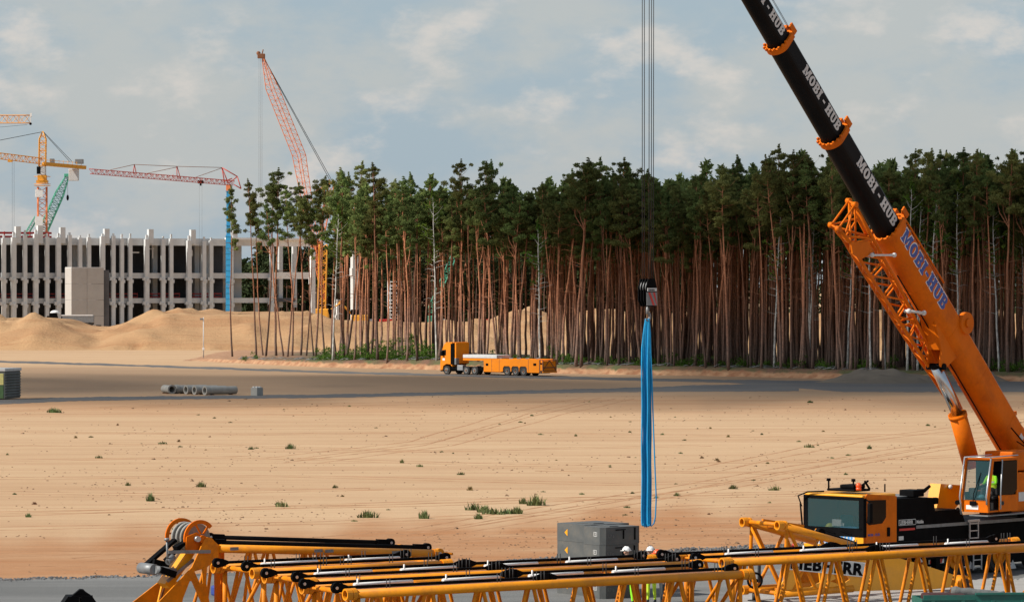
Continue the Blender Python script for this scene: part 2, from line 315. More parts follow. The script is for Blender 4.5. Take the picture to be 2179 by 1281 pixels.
# =====================================================================  ground
def nmat(name): 
    m = bpy.data.materials.new(name); m.use_nodes = True; MATS[name] = m; return m.node_tree
def sand_material(name, c1, c2, c3, orange, attr=True, bd=0.12):
    nt = nmat(name); N = nt.nodes; L = nt.links; b = N['Principled BSDF']; b.inputs['Roughness'].default_value = 0.95; b.inputs['Specular IOR Level'].default_value = 0.1
    geo = N.new('ShaderNodeNewGeometry')
    def nz(scale, st, detail=6, rough=0.6, rot=0.0):
        mp = N.new('ShaderNodeMapping'); mp.inputs['Scale'].default_value = st; mp.inputs['Rotation'].default_value = (0, 0, rot); L.new(geo.outputs['Position'], mp.inputs[0])
        n = N.new('ShaderNodeTexNoise'); n.inputs['Scale'].default_value = scale; n.inputs['Detail'].default_value = detail; n.inputs['Roughness'].default_value = rough
        L.new(mp.outputs[0], n.inputs['Vector']); return n.outputs['Fac']
    def mr(v, a, b_, c, d):
        m = N.new('ShaderNodeMapRange'); 
        for k, x in zip(('From Min', 'From Max', 'To Min', 'To Max'), (a, b_, c, d)): m.inputs[k].default_value = x
        L.new(v, m.inputs['Value']); return m.outputs['Result']
    def mix(f, a, b_):
        m = N.new('ShaderNodeMix'); m.data_type = 'RGBA'; L.new(f, m.inputs['Factor'])
        for k, x in (('A', a), ('B', b_)):
            if isinstance(x, tuple): m.inputs[k].default_value = x+(1,)
            else: L.new(x, m.inputs[k])
        return m.outputs['Result']
    big = nz(0.02, (1, 0.5, 1), 5); c = mix(mr(big, 0.38, 0.62, 0, 1), c1, c2)
    st = nz(0.35, (0.06, 1, 1), 7, 0.7, R(4)); c = mix(mr(st, 0.46, 0.68, 0, 0.65), c, c3); s3 = nz(0.10, (0.15, 1, 1), 7, 0.7, R(-9)); c = mix(mr(s3, 0.48, 0.72, 0, 0.55), c, tuple(x*0.95 for x in c3)); s4 = nz(1.3, (0.05, 1, 1), 5, 0.65, R(7)); c = mix(mr(s4, 0.60, 0.70, 0, 0.5), c, tuple(x*0.8 for x in c3))
    if attr:
        at = N.new('ShaderNodeAttribute'); at.attribute_name = 'soil_and_shade'; sp = N.new('ShaderNodeSeparateColor'); L.new(at.outputs['Color'], sp.inputs[0])
        st2 = nz(0.9, (0.05, 1, 1), 5, 0.6, R(-3)); oo = mix(mr(st2, 0.35, 0.65, 0, 1), orange, tuple(x*0.8 for x in orange))
        ml = N.new('ShaderNodeMath'); ml.operation = 'MULTIPLY'; L.new(sp.outputs[0], ml.inputs[0]); L.new(mr(nz(0.25, (0.4, 1, 1), 6), 0.3, 0.6, 0.45, 1.0), ml.inputs[1])
        c = mix(ml.outputs[0], c, oo)
        c = mix(sp.outputs[1], c, (0.27, 0.185, 0.12))
    fine = nz(2.2, (0.6, 1, 1), 8, 0.75); c = mix(mr(fine, 0.62, 0.80, 0, 0.6), c, tuple(x*0.55 for x in c3))
    fine2 = nz(9, (0.7, 1, 1), 5, 0.8); c = mix(mr(fine2, 0.4, 0.75, 0, 0.22), c, tuple(x*0.7 for x in c3))
    L.new(c, b.inputs['Base Color'])
    add = N.new('ShaderNodeMath'); add.operation = 'MULTIPLY_ADD'; add.inputs[1].default_value = 1.5; L.new(st, add.inputs[0]); L.new(fine, add.inputs[2])
    bp = N.new('ShaderNodeBump'); bp.inputs['Strength'].default_value = 0.55; bp.inputs['Distance'].default_value = bd; L.new(add.outputs[0], bp.inputs['Height']); L.new(bp.outputs['Normal'], b.inputs['Normal'])
sand_material('sand', (0.52, 0.355, 0.21), (0.56, 0.39, 0.235), (0.41, 0.235, 0.128), (0.42, 0.20, 0.09))
sand_material('hillsand', (0.47, 0.29, 0.15), (0.51, 0.325, 0.175), (0.37, 0.18, 0.085), (0.40, 0.2, 0.09), attr=False, bd=0.7)
sand_material('drygravel', (0.30, 0.295, 0.275), (0.36, 0.35, 0.33), (0.42, 0.41, 0.39), (0.2, 0.2, 0.2), attr=False)
sand_material('gravelmat', (0.115, 0.12, 0.118), (0.165, 0.165, 0.158), (0.27, 0.27, 0.26), (0.2, 0.2, 0.2), attr=False)
sand_material('roadmat', (0.095, 0.102, 0.108), (0.135, 0.138, 0.138), (0.20, 0.17, 0.14), (0.2, 0.2, 0.2), attr=False)
sand_material('gravelheap', (0.135, 0.115, 0.092), (0.165, 0.14, 0.11), (0.21, 0.18, 0.14), (0.2, 0.2, 0.2), attr=False)
def interp(xs, ys, x): return float(np.interp(x, xs, ys))
yard_px = [-2500, -200, 0, 250, 420, 700, 950, 1200, 1450, 1700, 2179, 2700, 4800]
yard_py = [1300, 1238, 1233, 1227, 1222, 1213, 1203, 1187, 1172, 1160, 1138, 1118, 1060]
def smooth(a, b, x):
    t = min(1, max(0, (x-a)/(b-a))); return t*t*(3-2*t)
def ground():
    Ys = [20]
    while Ys[-1] < 6500: Ys.append(Ys[-1]*1.02 if Ys[-1] > 60 else Ys[-1]+6)
    ks = np.concatenate([np.linspace(-1.6, -0.16, 12)[:-1], np.linspace(-0.16, 0.16, 90), np.linspace(0.16, 1.6, 12)[1:]])
    vs = []; cl = []
    for Y in Ys:
        for k in ks:
            vs.append((k*Y, Y, 0)); px = CX+k*F; py = HY+F*H/Y
            ye = interp(yard_px, yard_py, px); n = 12*math.sin(px*0.013)+8*math.sin(px*0.037+1)
            o = smooth(ye-115+n, ye-62+n, py)*0.95
            o = max(o, 0.5*smooth(835, 850, py)*(1-smooth(865, 890, py)))
            d = smooth(772, 790, py)*(1-smooth(834, 850, py))  # brown band: partly brown soil, partly the cloud's shade put into the colour
            if px > 1500: d = max(d, 0.25*smooth(815, 835, py)*(1-smooth(850, 930, py)))
            cl.append((o, d*0.75, 0, 1))
    n = len(ks); fs = [(i*n+j, i*n+j+1, (i+1)*n+j+1, (i+1)*n+j) for i in range(len(Ys)-1) for j in range(n-1)]
    me = bpy.data.meshes.new('ground'); me.from_pydata(vs, [], fs); a = me.color_attributes.new('soil_and_shade', 'FLOAT_COLOR', 'POINT')
    a.data.foreach_set('color', [x for c in cl for x in c]); me.materials.append(MATS['sand']); o = bpy.data.objects.new('ground', me); col.objects.link(o); tag(o, kind='structure')
ground()
def sheet(name, top, bot, z, m, jag=1.0):
    """flat strip given by its two edges as photo points on the ground, cut up finely with ragged edges"""
    vs = []; n = 260; x0 = max(top[0][0], bot[0][0]); x1 = min(top[-1][0], bot[-1][0])
    for i in range(n+1):
        px = x0+(x1-x0)*i/n
        yt = interp([p[0] for p in top], [p[1] for p in top], px); yb = interp([p[0] for p in bot], [p[1] for p in bot], px)
        j = (random.random()-0.5)*jag; j2 = (random.random()-0.5)*jag
        vs.append(G(px, yt+j+0.5*jag*math.sin(px*0.05), z)); vs.append(G(px, max(yb, yt+0.3)+j2, z))
    m_ = MB(); m_.add(vs, [(2*i, 2*i+1, 2*i+3, 2*i+2) for i in range(n)]); return tag(m_.build(name, m), kind='structure')
sheet('gravel_yard', list(zip(yard_px[1:-1], yard_py[1:-1])), [(-2000, 2300), (4800, 2300)], 0.004, 'gravelmat', 2.5)
sheet('gravel_patch', [(1560,1262),(1800,1246),(2300,1222),(2800,1200)], [(1560,1300),(1800,1320),(2300,1330),(2800,1320)], 0.008, 'drygravel', 6)
sheet('road', [(-300,760),(0,767),(300,776),(700,789.5),(1000,797),(1178,800.5),(1500,807),(1800,811),(2179,810),(2600,806)],
      [(-300,765),(0,771.5),(300,780),(700,794),(1000,801.5),(1178,806),(1400,811),(1555,814),(1800,834),(2179,834),(2600,836)], 0.004, 'roadmat', 1.0)
sheet('road', [(-300,856),(0,850),(150,845),(400,842),(700,839),(1100,831),(1300,826),(1500,819),(1700,815)],
      [(-300,864),(0,860),(150,853),(400,849),(700,846),(1100,837.5),(1300,834),(1500,833),(1700,832)], 0.012, 'roadmat', 1.0)
# wheel tracks: low ridges pushed up in the sand
tr = MB()
def track(pts, w=0.25, h=0.05, z=0.0):
    P3 = []
    for i in range(len(pts)-1):
        a = G(*pts[i]); b = G(*pts[i+1]); n = max(4, int((b-a).length/1.2))
        for k in range(n): P3.append(a.lerp(b, k/n))
    P3.append(G(*pts[-1]))
    for off in (-1.0, 1.0):
        vs = []
        for i, p in enumerate(P3):
            d = (P3[min(i+1, len(P3)-1)]-P3[max(i-1, 0)]).normalized(); s_ = Vector((-d.y, d.x, 0)); ww = w*(0.6+0.8*random.random()); hh = h*(0.2+random.random())
            wob = 0.12*math.sin(i*0.21+off); c = p+s_*(off+wob)
            for q, zz in ((-ww, -0.01), (-ww*0.3, hh), (0, hh*0.25-0.008), (ww*0.3, hh), (ww, -0.01)): vs.append((c.x+s_.x*q, c.y+s_.y*q, zz))
        fs = [(i*5+k, i*5+k+1, (i+1)*5+k+1, (i+1)*5+k) for i in range(len(P3)-1) for k in range(4)]; tr.add(vs, fs, True)
for t in ([(-200,1102),(300,1086),(900,1074),(1500,1052),(2300,1036)], [(-200,1096),(500,1082),(1100,1062),(2300,1045)], [(-200,984),(500,972),(1100,990),(1700,982),(2300,962)],
          [(-200,1186),(600,1165),(1200,1140),(2300,1100)],
          [(300,866),(700,864),(1300,852)], [(600,975),(900,940),(1100,880),(1260,846)], [(640,985),(930,948),(1180,880),(1330,848)], [(-200,1020),(600,1012),(1300,1030),(2300,1010)],
          [(-200,914),(500,925),(1000,918),(1700,930),(2300,915)], [(-200,1215),(300,1206),(900,1186)], [(-200,884),(300,880),(900,884)], [(1500,1000),(1800,940),(2300,880)], [(-100,880),(350,862),(900,856)],
          [(900,1150),(1500,1118),(2300,1085)], [(1100,1175),(1700,1135),(2300,1105)],
          [(-200,1128),(700,1112),(1500,1078),(2300,1060)], [(200,1190),(900,1128),(1500,1030),(1900,960),(2300,905)], [(220,1198),(930,1134),(1540,1034),(1940,962),(2340,906)], [(-200,950),(400,946),(900,960),(1500,948)], [(1150,1000),(1700,1008),(2300,1000)], [(-200,1045),(300,1052),(800,1040)]): track(t, 0.13, 0.022)
tag(tr.build('wheel_tracks', 'tracksand'), kind='structure')
# raised forest floor with its eroded bank
BK = [G(*p) for p in ((420,768),(560,776),(700,782),(930,787),(1180,795),(1500,800),(1750,806),(2179,812))]
BX = [b.x for b in BK]+[100, 220]; BY = [b.y for b in BK]+[408, 380]
def Yb(x): return interp(BX, BY, x)
HX = [-47, -44, -30, -10, 5, 30, 100]; HZ = [0.05, 0.35, 0.75, 1.25, 1.1, 1.05, 0.9]
def hp(x): return interp(HX, HZ, x)
def vn(x, y, s):
    from mathutils import noise
    return noise.noise(Vector((x*s, y*s, 3.3)))
def bank():
    xs = np.concatenate([np.arange(-47, 66, 0.45), np.arange(66, 200, 5)]); ts = [0, .4, .8, 1.1, 1.4, 1.7, 2.0, 2.4, 3, 4, 6, 9, 14, 22, 35, 60, 110, 180]
    vs = []
    for t in ts:
        for x in xs:
            wob = 0.9*vn(x, 0, 0.35)+0.5*vn(x, 5, 1.3); y = Yb(x)+t+wob*(1 if t < 6 else 0)
            q = smooth(0.1, 2.1+0.8*vn(x, 9, 0.6), t); z = -0.03+hp(x)*(q+0.10*vn(x, t, 1.7)*(1 if 0.3 < t < 3 else 0))+0.10*vn(x, t, 0.8)*min(1, t/2)
            if t > 100: z = -0.2
            vs.append((x, y, z))
    n = len(xs); MBb = MB(); MBb.add(vs, [(i*n+j, i*n+j+1, (i+1)*n+j+1, (i+1)*n+j) for i in range(len(ts)-1) for j in range(n-1)], True)
    nt = nmat('bankmat'); N = nt.nodes; L = nt.links; b = N['Principled BSDF']; b.inputs['Roughness'].default_value = 0.95
    g = N.new('ShaderNodeNewGeometry'); sp = N.new('ShaderNodeSeparateXYZ'); L.new(g.outputs['Normal'], sp.inputs[0]); pz = N.new('ShaderNodeSeparateXYZ'); L.new(g.outputs['Position'], pz.inputs[0])
    n1 = N.new('ShaderNodeTexNoise'); n1.inputs['Scale'].default_value = 0.9; n1.inputs['Detail'].default_value = 8; L.new(g.outputs['Position'], n1.inputs['Vector'])
    ad = N.new('ShaderNodeMath'); ad.operation = 'MULTIPLY_ADD'; ad.inputs[1].default_value = 0.9; L.new(n1.outputs['Fac'], ad.inputs[0]); L.new(pz.outputs['Z'], ad.inputs[2])
    top = N.new('ShaderNodeMapRange'); top.inputs['From Min'].default_value = 0.92; top.inputs['From Max'].default_value = 1.2; L.new(ad.outputs[0], top.inputs['Value'])
    r = N.new('ShaderNodeValToRGB'); r.color_ramp.elements[0].position = 0.35; r.color_ramp.elements[0].color = (0.27, 0.125, 0.06, 1); r.color_ramp.elements[1].position = 0.62; r.color_ramp.elements[1].color = (0.43, 0.25, 0.135, 1)
    L.new(n1.outputs['Fac'], r.inputs['Fac'])
    n2 = N.new('ShaderNodeTexNoise'); n2.inputs['Scale'].default_value = 0.35; n2.inputs['Detail'].default_value = 8; L.new(g.outputs['Position'], n2.inputs['Vector'])
    r2 = N.new('ShaderNodeValToRGB'); r2.color_ramp.elements[0].position = 0.4; r2.color_ramp.elements[0].color = (0.14, 0.075, 0.045, 1); r2.color_ramp.elements[1].position = 0.62; r2.color_ramp.elements[1].color = (0.075, 0.085, 0.03, 1)
    L.new(n2.outputs['Fac'], r2.inputs['Fac'])
    mx = N.new('ShaderNodeMix'); mx.data_type = 'RGBA'; L.new(top.outputs['Result'], mx.inputs['Factor']); L.new(r.outputs['Color'], mx.inputs['A']); L.new(r2.outputs['Color'], mx.inputs['B']); L.new(mx.outputs['Result'], b.inputs['Base Color'])
    bp = N.new('ShaderNodeBump'); bp.inputs['Strength'].default_value = 0.9; bp.inputs['Distance'].default_value = 0.25; L.new(n1.outputs['Fac'], bp.inputs['Height']); L.new(bp.outputs['Normal'], b.inputs['Normal'])
    tag(MBb.build('forest_floor', 'bankmat'), kind='structure')
bank()
# sand hills behind, one long heap
tpx = [-700,-50,0,40,75,100,130,200,235,270,320,360,480,600,640,680,760,930,1030,1060,1100,1900,2600,4000]
tpy = [676,684,681,682,686,699,704,705,700,688,672,667,670,668,676,687,691,693,690,676,670,674,676,690]
def hills():
    rd = random.Random(4); SM_ = [(rd.uniform(-150, 120), rd.uniform(621, 648), rd.uniform(1.2, 4.5), rd.uniform(.2, .95)*rd.choice((1, 1, -.6))) for _ in range(520)]
    xs = np.arange(-180, 160, .8); ys = np.concatenate([np.arange(612, 652, .8), np.arange(650, 780, 9)]); vs = []
    for y in ys:
        for x in xs:
            px = CX+x*F/638; top = H-(interp(tpx, tpy, px)-HY)*638/F
            toe = 621+3*vn(x, 0, 0.05)+1.0*vn(x, 2, 0.2); wd = 17+5*vn(x, 7, 0.045)
            q = min(1, max(0, (y-toe)/wd)); q = q**0.85*(1-0.25*(q*(1-q))*0)
            z = top*q+(0.9*vn(x, y*.6, 0.11)+0.45*vn(x+y*.5, y*.5, 0.28))*min(1, q*4)*(1-0.7*q)+0.30*abs(vn(x+.6*y, y*.4, 0.55))*min(1, q*5)*(1-.5*q)
            for (cx, cy, rr, hh) in ((-80,631,13,3.2),(-98,634,16,3.4),(-77,628,11,2.0),(-62,626,9,1.7),(-90,632,12,1.6),(-47,627,13,1.3),(-28,627,9,1.1),(-70,633,7,1.3),(-56,630,6,1.2)):
                d = math.hypot((x-cx), (y-cy)*1.1)/rr
                if d < 1: z = max(z, z*0.55+hh*(1-d)*1.25)
            for (cx, cy, rr, hh) in SM_:
                if abs(x-cx) < rr and abs(y-cy) < rr:
                    d = math.hypot(x-cx, y-cy)/rr
                    if d < 1: z += hh*(1-d)*min(1, q*6)
            if y > 700: z *= max(0, 1-(y-700)/70)
            vs.append((x, y, z-0.06 if q > 0 else -0.06))
    n = len(xs); m_ = MB(); m_.add(vs, [(i*n+j, i*n+j+1, (i+1)*n+j+1, (i+1)*n+j) for i in range(len(ys)-1) for j in range(n-1)], True)
    tag(m_.build('sand_hill', 'hillsand'), kind='structure')
hills()
def heap(name, cx, cy, rx, ry, h, m, seed=0, lumps=3):
    vs = []; n = 40; rnd = random.Random(seed); L_ = [(rnd.uniform(-.5,.5), rnd.uniform(-.2,.2), rnd.uniform(.35,.7), rnd.uniform(.5,1)) for _ in range(lumps)]
    for i in range(n+1):
        for j in range(n+1):
            a = -1.1+2.2*i/n; b = -1.1+2.2*j/n; z = 0
            for (lx, ly, lr, lh) in L_+[(0, 0, 1, .8)]:
                d = math.hypot(a-lx, b-ly)/lr
                if d < 1: z = max(z, lh*(1-d**1.35))
            z = z*h+0.22*vn(a*rx+seed, b*ry, 0.8)*min(1, z*6)*h**0.5; vs.append((cx+a*rx, cy+b*ry, z-0.05))
    k = n+1; m_ = MB(); m_.add(vs, [(i*k+j, (i+1)*k+j, (i+1)*k+j+1, i*k+j+1) for i in range(n) for j in range(n)], True)
    return tag(m_.build(name, m), kind='structure')
g1 = G(1880, 815); heap('gravel_heap', g1.x, g1.y+3, 7.5, 5, 2.0, 'gravelheap', 3, 3)
g2 = G(2115, 813); heap('gravel_heap', g2.x, g2.y+5, 3.6, 3, 1.15, 'gravelheap', 5, 2)
g3 = G(1985, 812); heap('gravel_heap', g3.x+1, g3.y+3, 4.5, 3, 1.0, 'gravelheap', 9, 2)
# clouds high to the left of the view, between the sun and the middle of the field
def cloud(name, cells, alt, dens, seed):
    """cells: ellipses on the ground that the cloud shades (x, y, rx, ry); the cloud hangs where the sun's rays to them pass"""
    nt = nmat(name+'_mat'); N = nt.nodes; L = nt.links; N.remove(N['Principled BSDF']); out = N['Material Output']
    tr_ = N.new('ShaderNodeBsdfTransparent'); df = N.new('ShaderNodeBsdfDiffuse'); df.inputs['Color'].default_value = (.8,.8,.8,1); mx = N.new('ShaderNodeMixShader')
    at = N.new('ShaderNodeAttribute'); at.attribute_name = 'thick'; g = N.new('ShaderNodeNewGeometry')
    n = N.new('ShaderNodeTexNoise'); n.inputs['Scale'].default_value = 0.035; n.inputs['Detail'].default_value = 6; L.new(g.outputs['Position'], n.inputs['Vector'])
    ml = N.new('ShaderNodeMath'); ml.operation = 'MULTIPLY_ADD'; ml.inputs[1].default_value = 0.9; ml.inputs[2].default_value = -0.45; L.new(n.outputs['Fac'], ml.inputs[0])
    ad = N.new('ShaderNodeMath'); ad.operation = 'ADD'; L.new(ml.outputs[0], ad.inputs[0]); L.new(at.outputs['Fac'], ad.inputs[1])
    mr = N.new('ShaderNodeMapRange'); mr.inputs['From Min'].default_value = 0.0; mr.inputs['From Max'].default_value = 0.55; mr.inputs['To Max'].default_value = dens; L.new(ad.outputs[0], mr.inputs['Value'])
    L.new(mr.outputs['Result'], mx.inputs[0]); L.new(tr_.outputs[0], mx.inputs[1]); L.new(df.outputs[0], mx.inputs[2]); L.new(mx.outputs[0], out.inputs['Surface'])
    vs = []; th = []; fs = []
    for (x, y, rx, ry) in cells:
        o = len(vs); n_, m_ = 36, 12; c = Vector((x, y, 0))+SUNV*(alt/SUNV.z)
        for i in range(m_+1):
            r = i/m_
            for k in range(n_):
                a = 2*PI*k/n_; ww = 1+0.18*math.sin(3*a+seed)+0.1*math.sin(5*a+2*seed); vs.append((c.x+rx*r*ww*math.cos(a), c.y+ry*r*ww*math.sin(a), c.z+12*(1-r*r)+3*vn(a*9, r*9, 1.0))); th.append(min(1, (1-r)*1.9))
        fs += [(o+i*n_+k, o+i*n_+(k+1) % n_, o+(i+1)*n_+(k+1) % n_, o+(i+1)*n_+k) for i in range(m_) for k in range(n_)]
    me = bpy.data.meshes.new(name); me.from_pydata(vs, [], fs); a = me.color_attributes.new('thick', 'FLOAT_COLOR', 'POINT'); a.data.foreach_set('color', [x for t in th for x in (t, t, t, 1)])
    me.materials.append(MATS[name+'_mat']); o = bpy.data.objects.new(name, me); col.objects.link(o); tag(o, kind='structure')
cloud('clouds', [(-32, 402, 42, 66), (10, 396, 42, 66), (48, 390, 40, 62), (-80, 402, 40, 64)], 420, 0.58, 1.0)
cloud('clouds', [(62, 470, 46, 75), (95, 470, 40, 80), (34, 492, 30, 50)], 470, 0.85, 2.0)
# =====================================================================  concrete frame of the factory
BO = Vector((-1300*0+ (-60-CX)*880/F, 880, 0)); BD = Vector((0.89, 0.456, 0)).normalized(); BN = Vector((0.456, -0.89, 0)).normalized()
def bt(px): return onplane(px, 600, BO, BD)[0]
bld = empty('factory_frame', tuple(BO), math.atan2(BD.y, BD.x), 'long unfinished grey concrete building frame of columns and floors behind the sand heaps', 'building')
# local frame: x along the front, y into the building, z up
def cz(py, px): 
    Y = BO.y+BD.y*bt(px); return H-(py-HY)*Y/F
T0, T1 = bt(-60), bt(790)
ZT = cz(507, 100); ZM = cz(588, 250); ZL = cz(640, 250)
tall = [33.5, 82.6, 130, 225, 317, 408, 498]; tallset = {}
cols_ = [(8,507),(29,505),(53,500),(76,498),(100,504),(124,505),(148,500),(170,506),(189,505),(218,503),(241,502),(259,508),(277,507),(312,509),(347,509),(364,508),(402,512),(434,513),(449,512),(491,512),(578,514)]
cols_ += [(-18,505),(-45,505)]
def column(px, ytop, w=1.35, corb=True, bot=0.0, extra=None):
    t = bt(px); z = cz(ytop, px); m = MB(); m.box((t-w/2, -w/2, bot), (t+w/2, w/2, z))
    if corb:
        for zc in (ZM, ZL):
            m.box((t-w/2-0.42, -w/2+0.1, zc-1.0), (t-w/2-0.002, w/2-0.1, zc-0.2)); m.box((t+w/2+0.002, -w/2+0.1, zc-1.6), (t+w/2+0.32, w/2-0.1, zc-0.8)); m.box((t-w/2+0.25, -w/2-0.3, zc-1.3), (t+w/2-0.25, -w/2-0.002, zc-0.5))
    m.box((t-w*0.2, -w*0.2, z+0.002), (t+w*0.25, w*0.3, z+random.uniform(0.5, 1.3)))
    if extra: m.box((t+w/2+0.004, -0.1, ZT-1.2), (t+w/2+1.25, 1.1, cz(extra, px)))
    m.build('column', 'concrete', bld)
ex = {29:482, 76:480, 124:484, 218:487, 312:488, 402:489, 491:491}
for px, y in cols_: column(px, y, 1.05 if px in ex else .88, True, 0, ex.get(px))
for px in (158, 330, 420): # a second row of columns inside
    t = bt(px)+3; m = MB(); m.box((t, 9, 0), (t+1.2, 10.2, ZT-1)); m.build('column', 'concrete', bld)
Tend = bt(556)
for a, b in zip([-60, 100, 218, 312, 402, 491], [100, 218, 312, 402, 491, 578]):
    ta, tb = bt(a), bt(b)
    m = MB(); m.box((ta, 1.0, ZT-1.6), (tb-0.05, 2.0, ZT+0.1)); m.build('roof_beam', 'concrete', bld)
    m = MB(); m.box((ta, 0.9, ZM-0.5), (tb-0.05, 1.9, ZM+0.8)); m.build('floor_beam', 'concrete', bld)
    m = MB(); m.box((ta, 0.9, ZL-0.6), (tb-0.05, 1.9, ZL+0.6)); m.build('floor_beam', 'concrete', bld)
    m = MB(); m.box((ta+1, 3.5, ZL+0.7), (tb-1, 3.6, ZL+1.0)); m.box((ta+1, 3.5, ZL+1.5), (tb-1, 3.6, ZL+1.75))
    for k in range(6): m.box((ta+1+k*(tb-ta-2)/5, 3.62, ZL+0.6), (ta+1.12+k*(tb-ta-2)/5, 3.7, ZL+1.9))
    if b != 578: m.build('safety_barrier', 'barrier', bld)
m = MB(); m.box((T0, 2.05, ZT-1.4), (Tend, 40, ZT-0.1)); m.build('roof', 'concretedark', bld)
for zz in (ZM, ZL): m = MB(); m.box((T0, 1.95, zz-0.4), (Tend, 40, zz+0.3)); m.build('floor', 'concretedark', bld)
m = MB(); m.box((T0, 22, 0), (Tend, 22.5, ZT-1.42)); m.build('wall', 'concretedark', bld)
for a, b in ((192, 212), (505, 545), (456, 476)):
    m = MB(); m.box((bt(a), 9, 0), (bt(b), 9.4, ZT-1.5)); m.build('wall', 'concrete', bld)
m = MB()
for (a, b, y0, y1, q) in ((178,180,530,568,4), (334,336,510,550,3), (290,306,536,538.5,3), (290,291.5,538,545,3), (323,338,529,530.5,3), (418,420,532,545,3), (502,504,560,580,3)):
    m.box((bt(a), q, cz(y1, a)), (bt(b), q+0.2, cz(y0, a)))
m.build('strut', 'white', bld)
for px in (62, 17, 549): 
    t = bt(px)+0.5; m = MB(); m.box((t, 3, 0), (t+0.9, 3.9, ZL-0.7)); m.build('column', 'offwhite', bld)
# open end of the frame seen between the trees
m = MB(); m.box((bt(480), -0.5, ZT-0.1), (bt(660), 0.6, ZT+0.35)); m.build('roof_edge', 'white', bld)
for a, b, z in ((580, 665, ZT-1.3), (584, 660, ZM-0.2)):
    m = MB(); m.box((bt(a), 0.5, z-0.4), (bt(b), 1.5, z+1.2)); m.build('roof_beam' if z > ZM+2 else 'floor_beam', 'white', bld)
for px, yb in ((622, 0), (652, 0)): m = MB(); t = bt(px); m.box((t, 8, 5), (t+1, 9, ZT-1)); m.build('column', 'offwhite', bld)
m = MB(); m.box((bt(560), 6, ZL-0.4), (bt(650), 10, ZL+0.5)); m.build('floor', 'concretedark', bld)
m = MB()
for px in (6, 45, 70, 100, 118, 140): m.box((bt(px), 12, ZT+0.05), (bt(px)+0.25, 12.2, ZT+1.7))
m.box((bt(-40), 12.2, ZT+1.1), (bt(148), 12.3, ZT+1.6)); m.box((bt(-40), 12.2, ZT+0.2), (bt(148), 12.3, ZT+0.7)); m.build('safety_barrier', 'red', bld)
# separate slender concrete posts beyond the heap
for i, (px, y0, y1, Y, lab) in enumerate(((665, 535, 693, 760, 'tall pale concrete column beside the yellow crawler crane seen through the pines'), (754, 510, 690, 800, 'tallest lone pale concrete column seen between the pines right of the crawler crane'), (718, 645, 693, 700, 'short white concrete post right of the yellow crawler crane'))):
    p = P(px, y1, Y); z = P(px, y0, Y).z; e = empty('concrete_column', (p.x, Y, 0), R(27), lab, 'column'); m = MB(); ww = (0.9, 1.25, 0.45)[i]
    m.box((-ww/2, -ww/2, 0), (ww/2, ww/2, z)); m.build('shaft', 'white' if i != 1 else 'offwhite', e); m = MB(); m.box((-ww/2-.25, -ww/2-.1, z*0.62), (-ww/2-0.002, ww/2-.1, z*0.7)); m.box((-ww/3, -ww/3, z), (ww/4, ww/4, z+.7)); m.build('bracket', 'offwhite', e)
# panelled stair tower in front of the frame
o = G(152, 702); o = Vector(((152-CX)*840/F, 840, 0)); tw = empty('stair_tower', tuple(o), R(20), 'boxy concrete stair tower of stacked panels in front of the columns', 'stair tower')
zt = H-(570-HY)*840/F; hh = zt/4
for k in range(4):
    m = MB(); z0 = k*hh+(0.05 if k else 0); z1 = (k+1)*hh
    m.box((0, 0, z0), (3.55, 0.3, z1)); m.build('wall_panel', 'concretewarm', tw); m = MB(); m.box((3.6, 0, z0), (7.1, 0.3, z1)); m.build('wall_panel', 'concretewarm', tw)
    m = MB(); m.box((0, 0.302, z0), (0.3, 6.2, z1)); m.build('wall_panel', 'concretewarm', tw); m = MB(); m.box((7.1, 0.004, z0), (7.4, 6.2, z1)); m.build('wall_panel', 'concretewarm', tw)
m = MB(); m.box((0.02, 0.02, zt), (7.38, 6.18, zt+0.15)); m.build('roof_slab', 'concrete', tw); m = MB(); m.box((5.6, -0.06, 0.1), (6.8, -0.004, 1.6)); m.build('doorway', 'dark', tw)
m = MB(); m.box((7.6, 1, 0), (8.9, 6, zt-0.5)); m.build('rear_shaft', 'concretedark', tw)
# small tipper lorry at its foot
Y = 770; o = P(95, 704, Y); tk = empty('tipper_lorry', (o.x, Y, 2.0), R(3), 'dark tractor lorry with a long silver trailer parked in front of the stair tower', 'lorry')
m = MB(); m.box((0.4, 0, 0.6), (2.6, 2.4, 2.3), 0.15); m.box((0.9, 0.1, 2.3), (2.5, 2.3, 2.9), 0.1); m.build('cab', 'black', tk)
m = MB(); m.sphere((2.0, 1.2, 2.75), 0.95, 12, 8, (1.1, 1, 0.75), 0); m.build('roof_fairing', 'white', tk)
m = MB(); m.box((3.6, 0, 0.9), (10.0, 2.4, 2.3), 0.05); m.build('trailer_body', 'greysteel', tk); m = MB(); m.box((3.4, -0.05, 2.3), (9.8, 2.45, 2.5)); m.build('trailer_cover', 'white', tk)
m = MB(); m.box((2.65, 0.6, 0.55), (10, 1.8, 0.85)); m.build('chassis', 'dark', tk)
for x in (1.0, 3.4, 4.4, 8.0, 9.2):
    for y in (0.0, 2.1): m = MB(); m.tube((x, y, 0.5), (x, y+0.3, 0.5), 0.5, n=16); m.build('wheel', 'rubber', tk)
